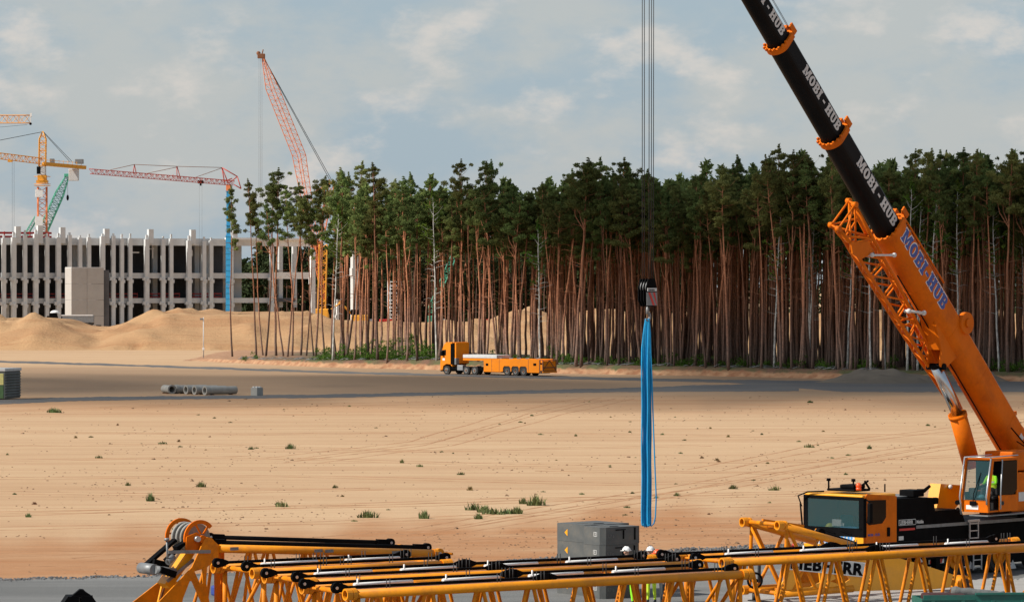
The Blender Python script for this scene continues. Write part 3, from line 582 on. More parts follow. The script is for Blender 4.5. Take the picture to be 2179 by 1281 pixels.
# =====================================================================  lattice helpers
def lattice(m, p, q, w, d, side, n, r=0.08, rl=0.05, taper0=1.0, taper1=1.0, nn=5, tri=False, dn=None):
    """four-chord lattice from p to q; side: vector across (width w); depth d along the cross vector"""
    p = Vector(p); q = Vector(q); u = (q-p).normalized(); s = Vector(side); s = (s-u*s.dot(u)).normalized(); c = u.cross(s) if dn is None else Vector(dn)
    cr = ((-.5,-.5),(.5,-.5),(.5,.5),(-.5,.5)) if not tri else ((-.5,-.5),(.5,-.5),(0,.5))
    def at(i, k):
        t = i/n; f = taper0+(1-taper0)*min(1, t*5) if t < .5 else taper1+(1-taper1)*min(1, (1-t)*5)
        return p.lerp(q, t)+s*cr[k][0]*w*f+c*cr[k][1]*d*f
    K = len(cr)
    for k in range(K): m.path([at(i, k) for i in range(n+1)], r, nn)
    for i in range(n):
        for k in range(K):
            k2 = (k+1) % K
            if (i+k) % 2: m.tube(at(i, k), at(i+1, k2), rl, n=4, cap=False)
            else: m.tube(at(i, k2), at(i+1, k), rl, n=4, cap=False)
            if i % 2 == 0: m.tube(at(i, k), at(i, k2), rl, n=4, cap=False)
    return at
# --- yellow hammerhead tower crane on the left
Y = 960
def Q(px, py, dy=0): return P(px, py, Y+dy)
tcn = empty('tower_crane', (Q(90, 600).x, Y, 0), 0, 'yellow hammerhead tower crane with white tower panels rising above the left columns', 'tower crane', 'tower cranes')
O = Vector((Q(90, 600).x, Y, 0))
def Lq(px, py, dy=0): return Q(px, py, dy)-O
m = MB(); lattice(m, (0, 0, 0), Lq(90, 398), 2.2, 2.2, (1, .25, 0), 22, 0.14, 0.075); m.build('tower', 'craneorange', tcn)
for (a, b) in ((420, 404), (484, 461), (500, 488)):
    m = MB(); z0 = Lq(90, a).z; z1 = Lq(90, b).z; m.box((-1.55, -1.45, z0), (0.3, -1.35, z1)); m.box((-1.65, -1.35, z0), (-1.55, 1, z1)); m.build('banner_panel', 'white', tcn)
m = MB(); m.box((-1.4, -1.4, Lq(90, 390).z), (1.4, 1.4, Lq(90, 384).z)); m.box((-1.9, -1.9, Lq(90, 396).z), (1.9, 1.9, Lq(90, 395).z)); m.box((-1.1, -1.1, Lq(90, 384).z), (1.1, 1.1, Lq(90, 373).z))
for z in (Lq(90, 392).z, Lq(90, 376).z):
    for s1 in (-1.9, 1.9): m.tube((s1, -1.9, z), (s1, 1.9, z), 0.05, n=4); m.tube((-1.9, s1, z), (1.9, s1, z), 0.05, n=4)
m.build('slewing_ring', 'cranegold', tcn)
m = MB(); m.box((-1.3, -1.2, Lq(90, 371).z), (-0.3, 0.8, Lq(90, 355).z), 0.1); m.build('cab_window', 'glassdark', tcn); m = MB(); m.box((-0.28, -1.2, Lq(90, 373).z), (0.9, 0.9, Lq(90, 355).z), 0.1); m.build('driver_cab', 'offwhite', tcn)
m = MB(); lattice(m, Lq(90, 354), Lq(91, 280), 1.7, 1.7, (1, 0, 0), 9, 0.12, 0.07, 1, 0.05); m.build('tower_head', 'cranegold', tcn)
jd = -30
m = MB(); lattice(m, Lq(86, 343), Lq(-260, 300, jd), 1.6, 1.5, (0, 1, 0), 46, 0.11, 0.06, tri=True); m.build('jib', 'cranegold', tcn)
m = MB(); m.box((Lq(24, 0).x, jd*.2-1, Lq(0, 347).z), (Lq(33, 0).x, jd*.2+.6, Lq(0, 342).z)); m.build('trolley', 'cranegold', tcn)
m = MB(); 
for k in (26, 30): m.tube(Lq(k, 346, jd*.2), Lq(k, 560, jd*.2), 0.03, n=3)
m.build('hoist_rope', 'dark', tcn)
m = MB(); m.tube(Lq(91, 281), Lq(-260, 350, jd), 0.07, n=4)
for k in (0, 5): m.tube(Lq(92+k*.3, 282), Lq(148+k, 344, 3), 0.06, n=4)
m.build('pendant_tie', 'dark', tcn)
m = MB(); m.bar(Lq(92, 349), Lq(181, 357, 8), 1.2, 0.9); 
for k in range(9): a = Lq(97+k*9.5, 349+k*.9, k*.8); m.tube(a, a+Vector((0, 0, 1.3)), 0.05, n=4)
m.tube(Lq(97, 341), Lq(172, 347, 7), 0.05, n=4); m.build('counter_jib', 'cranegold', tcn)
m = MB(); a = Lq(160, 360, 7); m.box((a.x-1.6, a.y-.9, a.z-3.0), (a.x+.9, a.y+.9, a.z), .1); m.build('counterweight', 'offwhite', tcn)
m = MB(); a = Lq(170, 349, 7); m.box((a.x-1.2, a.y-.9, a.z), (a.x+.9, a.y+.9, a.z+1.2), .1); a = Lq(110, 349, 7); m.box((a.x-.4, a.y-.9, a.z), (a.x+.7, a.y+.2, a.z+1.3), .05); m.build('winch_box', 'greysteel', tcn)
# --- jib tip entering at the upper left
Y = 700; O = Vector((P(-330, 600, Y).x, Y, 0)); t2 = empty('tower_crane', tuple(O), 0, 'pale lattice jib tip with a small flag entering at the upper left edge', 'tower crane', 'tower cranes')
m = MB(); lattice(m, (0, 0, 0), Lq(-330, 256), 2, 2, (1, 0, 0), 20, 0.14, 0.07); m.build('tower', 'craneorange', t2)
m = MB(); at_ = lattice(m, Lq(-420, 254), Lq(64, 254), 1.3, 1.45, (0, 1, 0), 40, 0.085, 0.05); m.build('jib', 'cranepale', t2)
m = MB(); a = Lq(65, 247); m.bar(a, a+Vector((0, 0, -1.4)), .12); m.prism([(0, 0), (.35, .25), (.3, 1), (-.05, .8)], a+Vector((-.1, 0, -.4)), (1, 0, 0), (0, 0, 1), (0, .03, 0)); m.build('flag', 'white', t2)
m = MB(); a = Lq(65, 264); m.sphere(a, .25); m.build('end_sheave', 'black', t2); m = MB(); m.tube(Lq(-100, 280), Lq(58, 266), 0.03, n=3); m.build('hoist_rope', 'dark', t2)
# --- red self-erecting crane with blue mast
Y = 850; O = Vector((P(486, 600, Y).x, Y, 0)); rc = empty('tower_crane', tuple(O), 0, 'slim red jib crane on a bright blue telescopic mast', 'tower crane', 'tower cranes')
m = MB(); m.box((-.55, -.55, 0), (.55, .55, Lq(0, 500).z)); m.box((-.42, -.42, Lq(0, 500).z), (.42, .42, Lq(0, 393).z)); 
for k in range(22): z = Lq(0, 660-k*12).z; m.box((-.62, -.62, z), (.62, .62, z+.12))
m.build('mast', 'mastblue', rc)
m = MB(); m.box((-.5, -.5, Lq(0, 408).z), (.5, .5, Lq(0, 393).z), .05); m.build('mast_head', 'craneorange', rc)
jy = -25
m = MB(); lattice(m, Lq(496, 390), Lq(192, 365, jy), 1.0, 1.05, (0, 1, 0), 52, 0.085, 0.045, tri=True); m.build('jib', 'cranered', rc)
m = MB()
for a, b in (((486,391),(472,357)), ((478,390),(472,357)), ((472,357),(505,376)), ((505,376),(486,391)), ((505,376),(513,402)), ((498,393),(513,402)), ((478,386),(494,380))): m.tube(Lq(*a), Lq(*b), 0.13, n=5)
for a, b, q in (((283,370),(286,351),.7), ((290,370),(286,351),.7), ((377,381),(376,355),.4), ((384,381),(377,355),.4), ((368,378),(368,372),.4)): m.tube(Lq(a[0], a[1], jy*q), Lq(b[0], b[1], jy*q), 0.1, n=5)
m.build('strut', 'cranered', rc)
m = MB()
for a, b, q, q2 in (((472,357),(377,354.5),0,.4), ((377,354.5),(286,350.5),.4,.7), ((286,350.5),(235,362),.7,.85), ((472,358),(410,380),0,.3), ((377,356),(310,370),.4,.6)): m.tube(Lq(a[0], a[1], jy*q), Lq(b[0], b[1], jy*q2), 0.06, n=4)
m.build('pendant_tie', 'rust', rc)
m = MB(); a = Lq(427, 388, jy*.2); m.box((a.x-.6, a.y-.6, a.z-.3), (a.x+.6, a.y+.6, a.z+.4)); m.tube(a, a+Vector((0, 0, -.8)), .2); m.build('trolley', 'black', rc)
m = MB()
for k in (-.3, .3): m.tube((a.x+k, a.y, a.z), (a.x+k, a.y, a.z-17), 0.022, n=3)
m.build('hoist_rope', 'greysteel', rc)
# --- green lattice crane behind
Y = 1000; O = Vector((P(70, 600, Y).x, Y, 0)); gc = empty('crawler_crane', tuple(O), 0, 'pale green lattice boom leaning behind the yellow tower crane', 'crawler crane', 'crawler cranes')
m = MB(); lattice(m, Lq(62, 560), Lq(143, 376), 2.2, 1.8, (1, .2, .5), 26, 0.13, 0.07, .5, .4); m.build('boom', 'cranegreen', gc)
m = MB(); lattice(m, Lq(20, 560), Lq(78, 462), .9, .9, (1, .2, .5), 14, 0.08, 0.05); m.build('back_mast', 'cranegreen', gc)
m = MB(); m.box(tuple(Lq(137, 377)-Vector((0, .8, 0))), tuple(Lq(151, 370)+Vector((0, .8, 0))), .1); m.build('boom_head', 'cranegreen', gc)
m = MB(); m.tube(Lq(144, 374), Lq(144, 418), .04, n=3); m.build('hoist_rope', 'dark', gc); m = MB(); m.sphere(Lq(144, 421), .5, 8, 6, (.7, .7, 1.6)); m.build('hook', 'black', gc)
# --- tall crawler crane
Y = 800; O = Vector((P(685, 600, Y).x, Y, 0)); cc = empty('crawler_crane', tuple(O), 0, 'tall yellow and orange crawler crane whose long lattice boom leans left above the pines', 'crawler crane', 'crawler cranes')
m = MB(); p0 = Lq(690, 640); p1 = Lq(636, 330); p2 = Lq(580, 190); p3 = Lq(560, 124)
def quadboom(m, pts, wd, n, r=.12, rl=.055):
    rows = []
    tot = sum((pts[i+1]-pts[i]).length for i in range(len(pts)-1))
    for i in range(n+1):
        t = i/n*tot; k = 0
        while k < len(pts)-2 and t > (pts[k+1]-pts[k]).length: t -= (pts[k+1]-pts[k]).length; k += 1
        f = min(1, t/(pts[k+1]-pts[k]).length); c = pts[k].lerp(pts[k+1], f); a, b = wd[k]; a2, b2 = wd[k+1]; ww = a+(a2-a)*f; dd = b+(b2-b)*f
        rows.append([c+Vector((-ww/2, 0, 0)), c+Vector((-ww*.12, dd*.6, -dd*.1)), c+Vector((ww/2, 0, 0)), c+Vector((ww*.12, -dd*.6, dd*.1))])
    for k in range(4): m.path([r_[k] for r_ in rows], r, 5)
    for i in range(n):
        for k in range(4):
            k2 = (k+1) % 4; a, b = (k, k2) if (i+k) % 2 else (k2, k); m.tube(rows[i][a], rows[i+1][b], rl, n=3, cap=False)
            m.tube(rows[i][k], rows[i][k2], rl, n=3, cap=False)
quadboom(m, [p0, p1, p2, p3], [(.8, .6), (2.9, 2.4), (2.9, 2.4), (.5, .5)], 46, .085, .035); m.build('boom', 'craneorange', cc)
m = MB(); a = Lq(557, 119); m.box((a.x-.9, a.y-.5, a.z-.6), (a.x+.7, a.y+.5, a.z+.4), .1); m.sphere(a+Vector((-.7, 0, .5)), .45); m.tube(a, a+Vector((.3, 0, 1.3)), .12); m.build('boom_head', 'rust', cc)
m = MB()
for q in (0, 4): m.tube(Lq(563+q*.2, 128), Lq(702+q, 384), .055, n=4)
m.tube(Lq(665, 430), Lq(707, 386), .05, n=4); m.build('pendant_tie', 'black', cc)
m = MB()
for q in (551, 554.5, 557.5): m.tube(Lq(q, 122), Lq(q, 540), .028, n=3)
m.build('hoist_rope', 'greysteel', cc); m = MB(); a = Lq(552, 523); m.box((a.x-.6, a.y-.4, a.z-.8), (a.x+.6, a.y+.4, a.z+.9), .2); m.build('hook_block', 'rust', cc)
m = MB(); lattice(m, Lq(672, 560), Lq(707, 384), 1.2, 1.2, (1, 0, 0), 14, .11, .06); m.bar(Lq(668, 410), Lq(709, 386), .5, .35); m.build('derrick_mast', 'craneorange', cc)
m = MB(); lattice(m, Lq(684, 680), Lq(688, 520), 1.6, 1.5, (1, 0, 0), 16, .13, .08); m.build('lower_boom', 'cranegold', cc)
m = MB(); a = Lq(685, 672); m.box((a.x-1.6, a.y-1.5, a.z-1.6), (a.x+1.5, a.y+1.5, a.z+1.5), .2); m.bar(a+Vector((1, 0, .5)), a+Vector((4.5, 0, 3.6)), .3); m.build('house', 'cranegold', cc)
m = MB(); a = Lq(685, 690); 
for yy in (-2.5, 1.7): m.box((a.x-3, a.y+yy, 0.3), (a.x+3, a.y+yy+.9, 1.8), .4)
m.build('crawler_track', 'black', cc)
# --- green boom, scaffold stair tower, containers and excavator glimpsed through the pines
Y = 760; O = Vector((P(940, 690, Y).x, Y, 0)); g2c = empty('crawler_crane', tuple(O), 0, 'bright green lattice boom glimpsed between the pine trunks left of the sling', 'crawler crane', 'crawler cranes')
m = MB(); lattice(m, Lq(914, 664), Lq(966, 545), 1.1, 1.1, (1, 0, .4), 16, .12, .07); m.build('boom', 'cranegreen', g2c); m = MB(); m.box(tuple(Lq(908, 688)-Vector((0, 1, 0))), tuple(Lq(930, 672)+Vector((0, 1, 0))), .2); m.build('house', 'cranegreen', g2c)
Y = 700; O = Vector((P(840, 690, Y).x, Y, 0)); sf = empty('scaffold_tower', tuple(O), R(15), 'white scaffold stair tower with stacked landings seen through the pines', 'scaffold')
m = MB()
for x in (-1.1, 1.1):
    for y in (-1, 1): m.tube((x, y, 0), (x, y, 11.5), .08, n=5)
m.build('standard', 'offwhite', sf)
for k in range(6): m = MB(); z = 3.6+k*1.35; m.box((-1.15, -1.05, z), (1.15, 1.05, z+.35)); m.tube((-1.3, -1.1, z+.9), (1.3, -1.1, z+.9), .06, n=4); m.build('landing', 'white', sf)
for i, (px, w_, c, lab) in enumerate(((824, 2.4, 'red', 'long red container behind the pines'), (1035, 1.4, 'red', 'small red box container beyond the pines at the foot of the sand heap'), (790, 1.5, 'white', 'white site container beside the red one behind the pines'), (942, 1.2, 'offwhite', 'pale low container between the pine trunks'))):
    Y = 690; o = P(px, 692, Y); e = empty('site_container', (o.x, Y, 0), R(10), lab, 'container', 'site containers'); m = MB(); m.box((-w_/2, 0, 3.2), (w_/2, 2, 4.4), .05)
    for k in range(8): x = -w_/2+.1+k*(w_-.2)/7; m.box((x-.03, -.05, 3.3), (x+.03, -.004, 4.3))
    m.build('body', c, e); m = MB(); m.box((-w_/2+.1, -.06, 0), (-w_/2+.3, 2, 3.2)); m.box((w_/2-.3, -.06, 0), (w_/2-.1, 2, 3.2)); m.build('support', 'greysteel', e)
Y = 690; o = P(765, 690, Y); e = empty('excavator', (o.x, Y, 3.0), 0, 'yellow excavator working behind the pines near the white column', 'excavator')
m = MB(); m.box((-1.5, -1.2, .9), (1.6, 1.2, 2.2), .2); m.build('body', 'cranegold', e); m = MB(); m.box((-1.6, -1.1, 2.2), (-.2, 0, 3.2), .15); m.build('cab', 'black', e); m = MB(); m.box((-1.8, -1.4, 0), (1.8, -.6, .9), .3); m.box((-1.8, .6, 0), (1.8, 1.4, .9), .3); m.build('crawler_track', 'rubber', e)
m = MB(); m.path([(-1, 0, 2), (-3.5, 0, 4.4), (-5.2, 0, 3.2)], [.25, .22, .15], 6); m.build('arm', 'cranegold', e); m = MB(); m.prism([(0, 0), (.9, .1), (.9, -.7), (.2, -.9)], (-5.8, -.5, 3.2), (1, 0, 0), (0, 0, 1), (0, 1, 0)); m.build('bucket', 'black', e)
# slim camera post at the road
o = G(433, 765); e = empty('camera_post', tuple(o), 0, 'slim white camera post at the left end of the pine bank', 'camera post')
s_ = o.y/F; m = MB(); m.tube((0, 0, 0), (0, 0, 90*s_), .09, .06, 8); m.build('pole', 'offwhite', e); m = MB(); m.box((-.5, -.15, 84*s_), (-.1, .15, 88*s_), .03); m.bar((-.1, 0, 86*s_), (0, 0, 88*s_), .06); m.build('camera_head', 'greysteel', e); m = MB(); m.box((-.16, -.22, 20*s_), (.16, -.07, 25*s_), .02); m.build('switch_box', 'white', e)
# cabinet block at the left edge
o = G(10, 850); e = empty('switch_cabinet', tuple(o), R(-20), 'ribbed dark grey cabin with pale roof and yellow-green front at the left edge', 'cabin')
s_ = o.y/F; hh = 60*s_; m = MB(); m.box((-2.2, 0, .08), (0, 3.2, hh), .02); m.build('body', 'cabinetgrey', e)
for k in range(9): m = MB(); z = .2+k*(hh-.4)/8.6; m.tube((.01, .06, z+.12), (.01, 3.14, z+.12), .10, n=8); m.build('side_rib', 'cabinetgrey', e)
m = MB(); m.box((-2.28, -.1, hh), (.1, 3.3, hh+.28), .03); m.build('roof', 'offwhite', e)
m = MB(); m.box((-2.1, -.05, hh*.52), (-.12, -.003, hh*.92)); m.build('front_panel', 'cabinetyellow', e); m = MB(); m.box((-2.1, -.05, .1), (-.12, -.003, hh*.5)); m.build('front_panel', 'cabinetgreen', e)
# concrete pipes
for i, (px, py, fl) in enumerate(((347, 838, 1), (373, 837.5, 0), (396, 838.5, 0), (414, 839.5, 0), (436, 840.5, 0))):
    lab = ('leftmost concrete pipe lying turned away with its socket to the right', 'concrete pipe next to the turned one, its open end showing', 'middle concrete pipe of the row on the sand', 'concrete pipe just left of the longest looking one in the row', 'rightmost concrete pipe of the row, its full length in view')[i]
    o = G(px, py); e = empty('concrete_pipe', (o.x, o.y, 0), R(36 if not fl else 112), lab, 'pipe', 'concrete pipes'); r = .40; L_ = 3.6
    if fl: e.location = tuple(G(366, 838)); L_ = 2.6
    m = MB(); m.pipe((0, 0, r+.05), (L_, 0, r+.05), r, r-.1, 24); m.build('barrel', 'pipeconc', e); m = MB(); m.pipe((-.04, 0, r+.05), (.3, 0, r+.05), r+.06, r-.09, 24); m.build('socket', 'pipeconc', e)
    m = MB(); m.bar((.8, -.4, .04), (.8, .4, .04), .1, .08); m.bar((L_-.6, -.4, .04), (L_-.6, .4, .04), .1, .08); m.build('wooden_chock', 'rust', e)
o = G(547, 842); e = empty('concrete_block', tuple(o), R(50), 'pale stackable concrete block standing alone right of the pipes', 'block'); m = MB(); m.box((0, 0, 0), (.75, .75, .72), .02); m.build('body', 'pipeconc', e)
for x in (.2, .55):
    for y in (.2, .55): m = MB(); m.box((x-.1, y-.1, .72), (x+.1, y+.1, .82), .02); m.build('stud', 'offwhite', e)
e.scale = (1.15, 1.15, 1.1)
# =====================================================================  pines
def leafcloud(centres, rad, n, size, flat=.55):
    """n small leaf faces scattered round each centre: returns vertices (k*4,3)"""
    out = []
    for (c, r) in zip(centres, rad):
        k = max(6, int(n*(r/0.8)**1.5)); d = rng.normal(size=(k, 3)); d /= np.linalg.norm(d, axis=1)[:, None]; rr = r*rng.random(k)**0.45
        p = np.array(c)+d*rr[:, None]*np.array([1, 1, flat]); a = rng.normal(size=(k, 3)); a /= np.linalg.norm(a, axis=1)[:, None]; b = np.cross(a, rng.normal(size=(k, 3))); b /= np.linalg.norm(b, axis=1)[:, None]+1e-6
        s = size*(0.6+0.8*rng.random(k))[:, None]; a = a*s; b = b*s*0.34
        out.append(np.stack([p-a-b, p+a-b*.3, p+a*1.1+b, p-a*.4+b], 1).reshape(-1, 3))
    return np.concatenate(out)
def quadmesh(name, V, m):
    me = bpy.data.meshes.new(name); n = len(V)//4; me.vertices.add(len(V)); me.vertices.foreach_set('co', V.astype(np.float32).ravel()); me.loops.add(n*4); me.loops.foreach_set('vertex_index', np.arange(n*4, dtype=np.int32))
    me.polygons.add(n); me.polygons.foreach_set('loop_start', np.arange(0, n*4, 4, dtype=np.int32)); me.polygons.foreach_set('loop_total', np.full(n, 4, dtype=np.int32)); me.materials.append(MATS[m]); me.update(calc_edges=True); return me
def pine(h, crown0, rmax, shape, seed, nleaf=200, leaf=.14, forked=False, birch=False, dense=1.0, stubs=10):
    """returns trunk MB and crown vertex array; shape 'cone' or 'dome'"""
    rd = random.Random(seed); m = MB(); pts = []; rs = []; a1, a2, f1, f2 = rd.uniform(-.35, .35), rd.uniform(-.35, .35), rd.uniform(.1, .25), rd.uniform(.1, .25)
    r0 = .16 if not birch else .12
    for i in range(13):
        t = i/12; z = h*.97*t; pts.append(Vector((a1*math.sin(z*f1)+.06*rd.uniform(-1, 1), a2*math.sin(z*f2)+.06*rd.uniform(-1, 1), z-0.3*(i == 0)))); rs.append(r0*(1.2 if i == 0 else 1)*(1-t*.82)+.015)
    m.path(pts, rs, 7)
    def tp(z):
        t = z/(h*.97)*12; i = min(11, max(0, int(t))); return pts[i].lerp(pts[i+1], min(1, t-i))
    cs = []; rad = []
    nb = int((h-crown0)*4.6*dense)
    for k in range(nb):
        q = (k+rd.random())/nb; z = crown0+(h-crown0)*q
        env = (1-q)**.95*1.3 if shape == 'cone' else (math.sin(PI*min(1, .22+.70*q)))**.9*(1 if q < .72 else (1-q)*2.6+.15)
        env *= (0.35+.65*min(1, q*2.4)); L_ = rmax*env*rd.uniform(.3, 1.25)+.12
        if q < .22 and rd.random() < .45: continue
        az = rd.random()*2*PI; b = tp(z); up = rd.uniform(.1, .55)+.5*q; e = b+Vector((math.cos(az)*L_, math.sin(az)*L_, L_*up))
        mid = b.lerp(e, .5)+Vector((0, 0, -.1*L_)); m.path([b, mid, e], [.035*(1-q*.6)+.008, .02*(1-q*.6)+.006, .006], 4, False)
        for f in ((.55, 1.0) if L_ > .9 else (1.0,)):
            c = b.lerp(e, f)+Vector((rd.uniform(-.25, .25), rd.uniform(-.25, .25), rd.uniform(-.1, .25))); cs.append(tuple(c)); rad.append(rd.uniform(.32, .76)*(1 if q < .66 else .78 if q < .82 else .55))
    cs += [tuple(pts[-1]+Vector((0, 0, .2))), tuple(pts[-1]+Vector((.05, 0, .5))), tuple(pts[-1]+Vector((0, .05, .8))), tuple(pts[-1]+Vector((0, 0, 1.05))), tuple(pts[-1]+Vector((.1, .1, -.25)))]; rad += [.34, .27, .2, .14, .42]
    for k in range(stubs):
        z = rd.uniform(h*.3, crown0+1.5); az = rd.random()*2*PI; L_ = rd.uniform(.4, 1.8); b = tp(z); m.path([b, b+Vector((math.cos(az)*L_*.6, math.sin(az)*L_*.6, L_*.15)), b+Vector((math.cos(az)*L_, math.sin(az)*L_, L_*rd.uniform(-.1, .5)))], [.035, .02, .008], 4, False)
    if forked:
        for k in range(3):
            z = crown0*rd.uniform(.72, 1.0); az = rd.random()*2*PI; b = tp(z); L_ = rd.uniform(2.5, 4); e = b+Vector((math.cos(az)*L_*.45, math.sin(az)*L_*.45, L_)); m.path([b, b.lerp(e, .5)+Vector((math.cos(az)*.3, math.sin(az)*.3, 0)), e], [.08, .05, .02], 5, False); cs.append(tuple(e)); rad.append(.8)
    return m, leafcloud(cs, rad, nleaf, leaf)
VARS = []
specs = [(24, 17.0, 2.0, 'cone', 0), (25, 18.6, 2.2, 'dome', 0), (23, 16.6, 1.9, 'cone', 1), (26, 17.8, 2.3, 'cone', 0), (24, 17.8, 2.1, 'dome', 1), (22, 16, 1.9, 'dome', 0), (25.5, 18, 1.8, 'cone', 0), (23.5, 17, 2.5, 'dome', 1), (24.5, 15.3, 1.6, 'cone', 0), (21, 15.5, 2.1, 'dome', 0)]
for i, (h, c0, rm, sh, fk) in enumerate(specs):
    m, cv = pine(h, c0, rm, sh, 100+i, forked=bool(fk)); o = m.build('trunk', 'bark'); tm = o.data; col.objects.unlink(o); bpy.data.objects.remove(o)
    VARS.append((tm, quadmesh('crown', cv, 'needles'), h))
BVARS = []
for i in range(2):
    m, cv = pine(19+2*i, 10, 1.5, 'dome', 300+i, nleaf=14, leaf=.22, birch=True, dense=.7, stubs=16); o = m.build('trunk', 'birch'); tm = o.data; col.objects.unlink(o); bpy.data.objects.remove(o); BVARS.append((tm, quadmesh('crown', cv, 'leafgreen'), 19+2*i))
def tree(x, y, var, hs, label, group, lean=(0, 0), name='pine_tree', vars_=None, cat='pine tree', wide=1.0):
    tm, cm, h = (vars_ or VARS)[var]; z = max(0, hp(x))-.12; e = empty(name, (x, y, z), random.random()*2*PI*(0 if lean != (0, 0) else 1), label, cat, group)
    e.rotation_euler[0], e.rotation_euler[1] = lean; k = hs/h; e.scale = (wide*k**.3, wide*k**.3, k)
    t = bpy.data.objects.new('trunk', tm); col.objects.link(t); t.parent = e; c = bpy.data.objects.new('crown', cm); col.objects.link(c); c.parent = e; return e
# loose trees at the left end of the wood: (foot px, foot y, top px, top y, variant, width, label)
left = [(495,753,489,398,8,.62,'thin young pine with a ragged low crown at the far left end of the wood'), (545,752,527,384,6,.65,'narrow lone pine with a small dark crown left of the first big pine'), (560,752,536,410,8,.45,'very thin pine close behind the narrow lone pine'),
 (588,754,590,362,7,1.0,'broad rounded pine, first big crown from the left'), (603,755,567,430,2,.6,'pine leaning left beneath the broad rounded crown'), (566,754,585,385,5,.7,'slender pine beneath the left side of the broad rounded crown'),
 (622,755,612,400,3,.75,'tall thin pine between the broad crown and the dark compact one'), (612,757,648,420,9,.6,'thin pine leaning right under the dark compact crown'), (640,754,640,392,4,.85,'pine with a dark compact crown in front of the lattice boom foot'),
 (652,756,668,440,5,.5,'thin leaning pine beside the pale column'), (672,758,692,378,1,.85,'full pine just right of the crawler crane boom'), (690,757,684,398,0,.7,'pine in front of the yellow crane lower boom'), (668,757,650,430,8,.5,'spindly pine left of the yellow crane lower boom'),
 (705,760,726,362,2,.85,'tall pine above the left end of the undergrowth'), (722,758,745,372,5,.8,'pine with leaning trunk among the left undergrowth'), (738,760,776,345,3,1.0,'tallest peaked pine near the left third of the wood')]
for fx, fy, tx, ty, v, wd, lab in left:
    z0 = .5; o = G(fx, fy, z0+.3); o.y = max(o.y, Yb(o.x)+3); o.x = (fx-CX)*o.y/F; tp_ = P(tx, ty, o.y); hgt = tp_.z-hp(o.x); dx = tp_.x-o.x
    e = tree(o.x, o.y, v, hgt, lab, None, (0.0001, math.atan2(dx, hgt)), wide=wd**.5)
# dense front rows
cand = []
x = G(730, 765, .8).x
gx = 2.15
while x < 74:
    for j in range(14):
        px_ = x+random.uniform(-1, 1); dd = 2.6+j*2.35+random.uniform(-1.0, 1.0); cand.append((dd, px_, Yb(px_)+dd))
    x += gx
cand.sort()
zones = [(-999, 935, 'among the undergrowth left of the orange truck'), (935, 1190, 'behind the orange flatbed truck'), (1190, 1400, 'in the wood behind the hook block and ropes'), (1400, 1640, 'in the dense wood right of the hanging hook'), (1640, 1800, 'in the wood behind the folding lattice jib tip'), (1800, 2000, 'behind the black and orange crane boom'), (2000, 9999, 'in the wood right of the crane boom')]
kinds = {0: 'straight peaked pine', 1: 'round-topped pine', 2: 'peaked pine with forked limbs', 3: 'tall peaked pine', 4: 'round-topped pine with forked limbs', 5: 'short round-topped pine', 6: 'high-crowned peaked pine', 7: 'broad-crowned pine with forked limbs', 8: 'slim deep-crowned pine', 9: 'low round-topped pine'}
def zone(px):
    for a, b, s in zones:
        if a <= px < b: return s
NI = 282; cand = [c for c in cand if (CX+c[1]*F/c[2]) > 1300 or random.random() < interp([650, 1300], [.36, .85], CX+c[1]*F/c[2]) or c[0] < 4]; front = cand[:NI]; rest = cand[NI:]
for i, (dd, x, y) in enumerate(front):
    px = CX+x*F/y; br = random.random() < (.10 if px > 1500 else .03) and dd < 16
    if abs(px-1478) < 5 and dd < 9: br = False
    if br: tree(x, y, random.randrange(2), random.uniform(17, 22), 'slim white-barked birch '+zone(px), 'birches '+zone(px), (random.uniform(-.03, .03), random.uniform(-.05, .05)), 'birch_tree', BVARS, 'birch tree', wide=1.0); continue
    v = random.randrange(10); hgt = random.gauss(21.0, 1.5)+1.2*math.sin(px*.021)*math.sin(px*.0057+1)+interp([1300, 1700], [0, 1.5], px)+(2.4 if random.random() < .12 else 0)
    tree(x, y, v, max(17.5, min(25.5, hgt)), kinds[v]+' '+zone(px), 'pines '+zone(px), (random.gauss(0, .014), random.gauss(0, .032)), wide=random.uniform(.62, 1.15))
for tx, ty in ((1658, 312), (1702, 325), (2080, 322), (1035, 350), (1278, 340)):
    Y = 462; p = P(tx, ty, Y); y = Yb(p.x)+8; p = P(tx, ty, y); tree(p.x, y, 3, p.z-1, {1658:'tallest pine right of centre, jutting above the treetops', 1702:'second tallest pine, just right of the tallest one', 2080:'high jutting pine near the right edge', 1035:'jutting peaked pine above the flatbed truck', 1278:'jutting peaked pine left of the crane ropes'}[tx], None, (0.0001, .01), wide=.95)
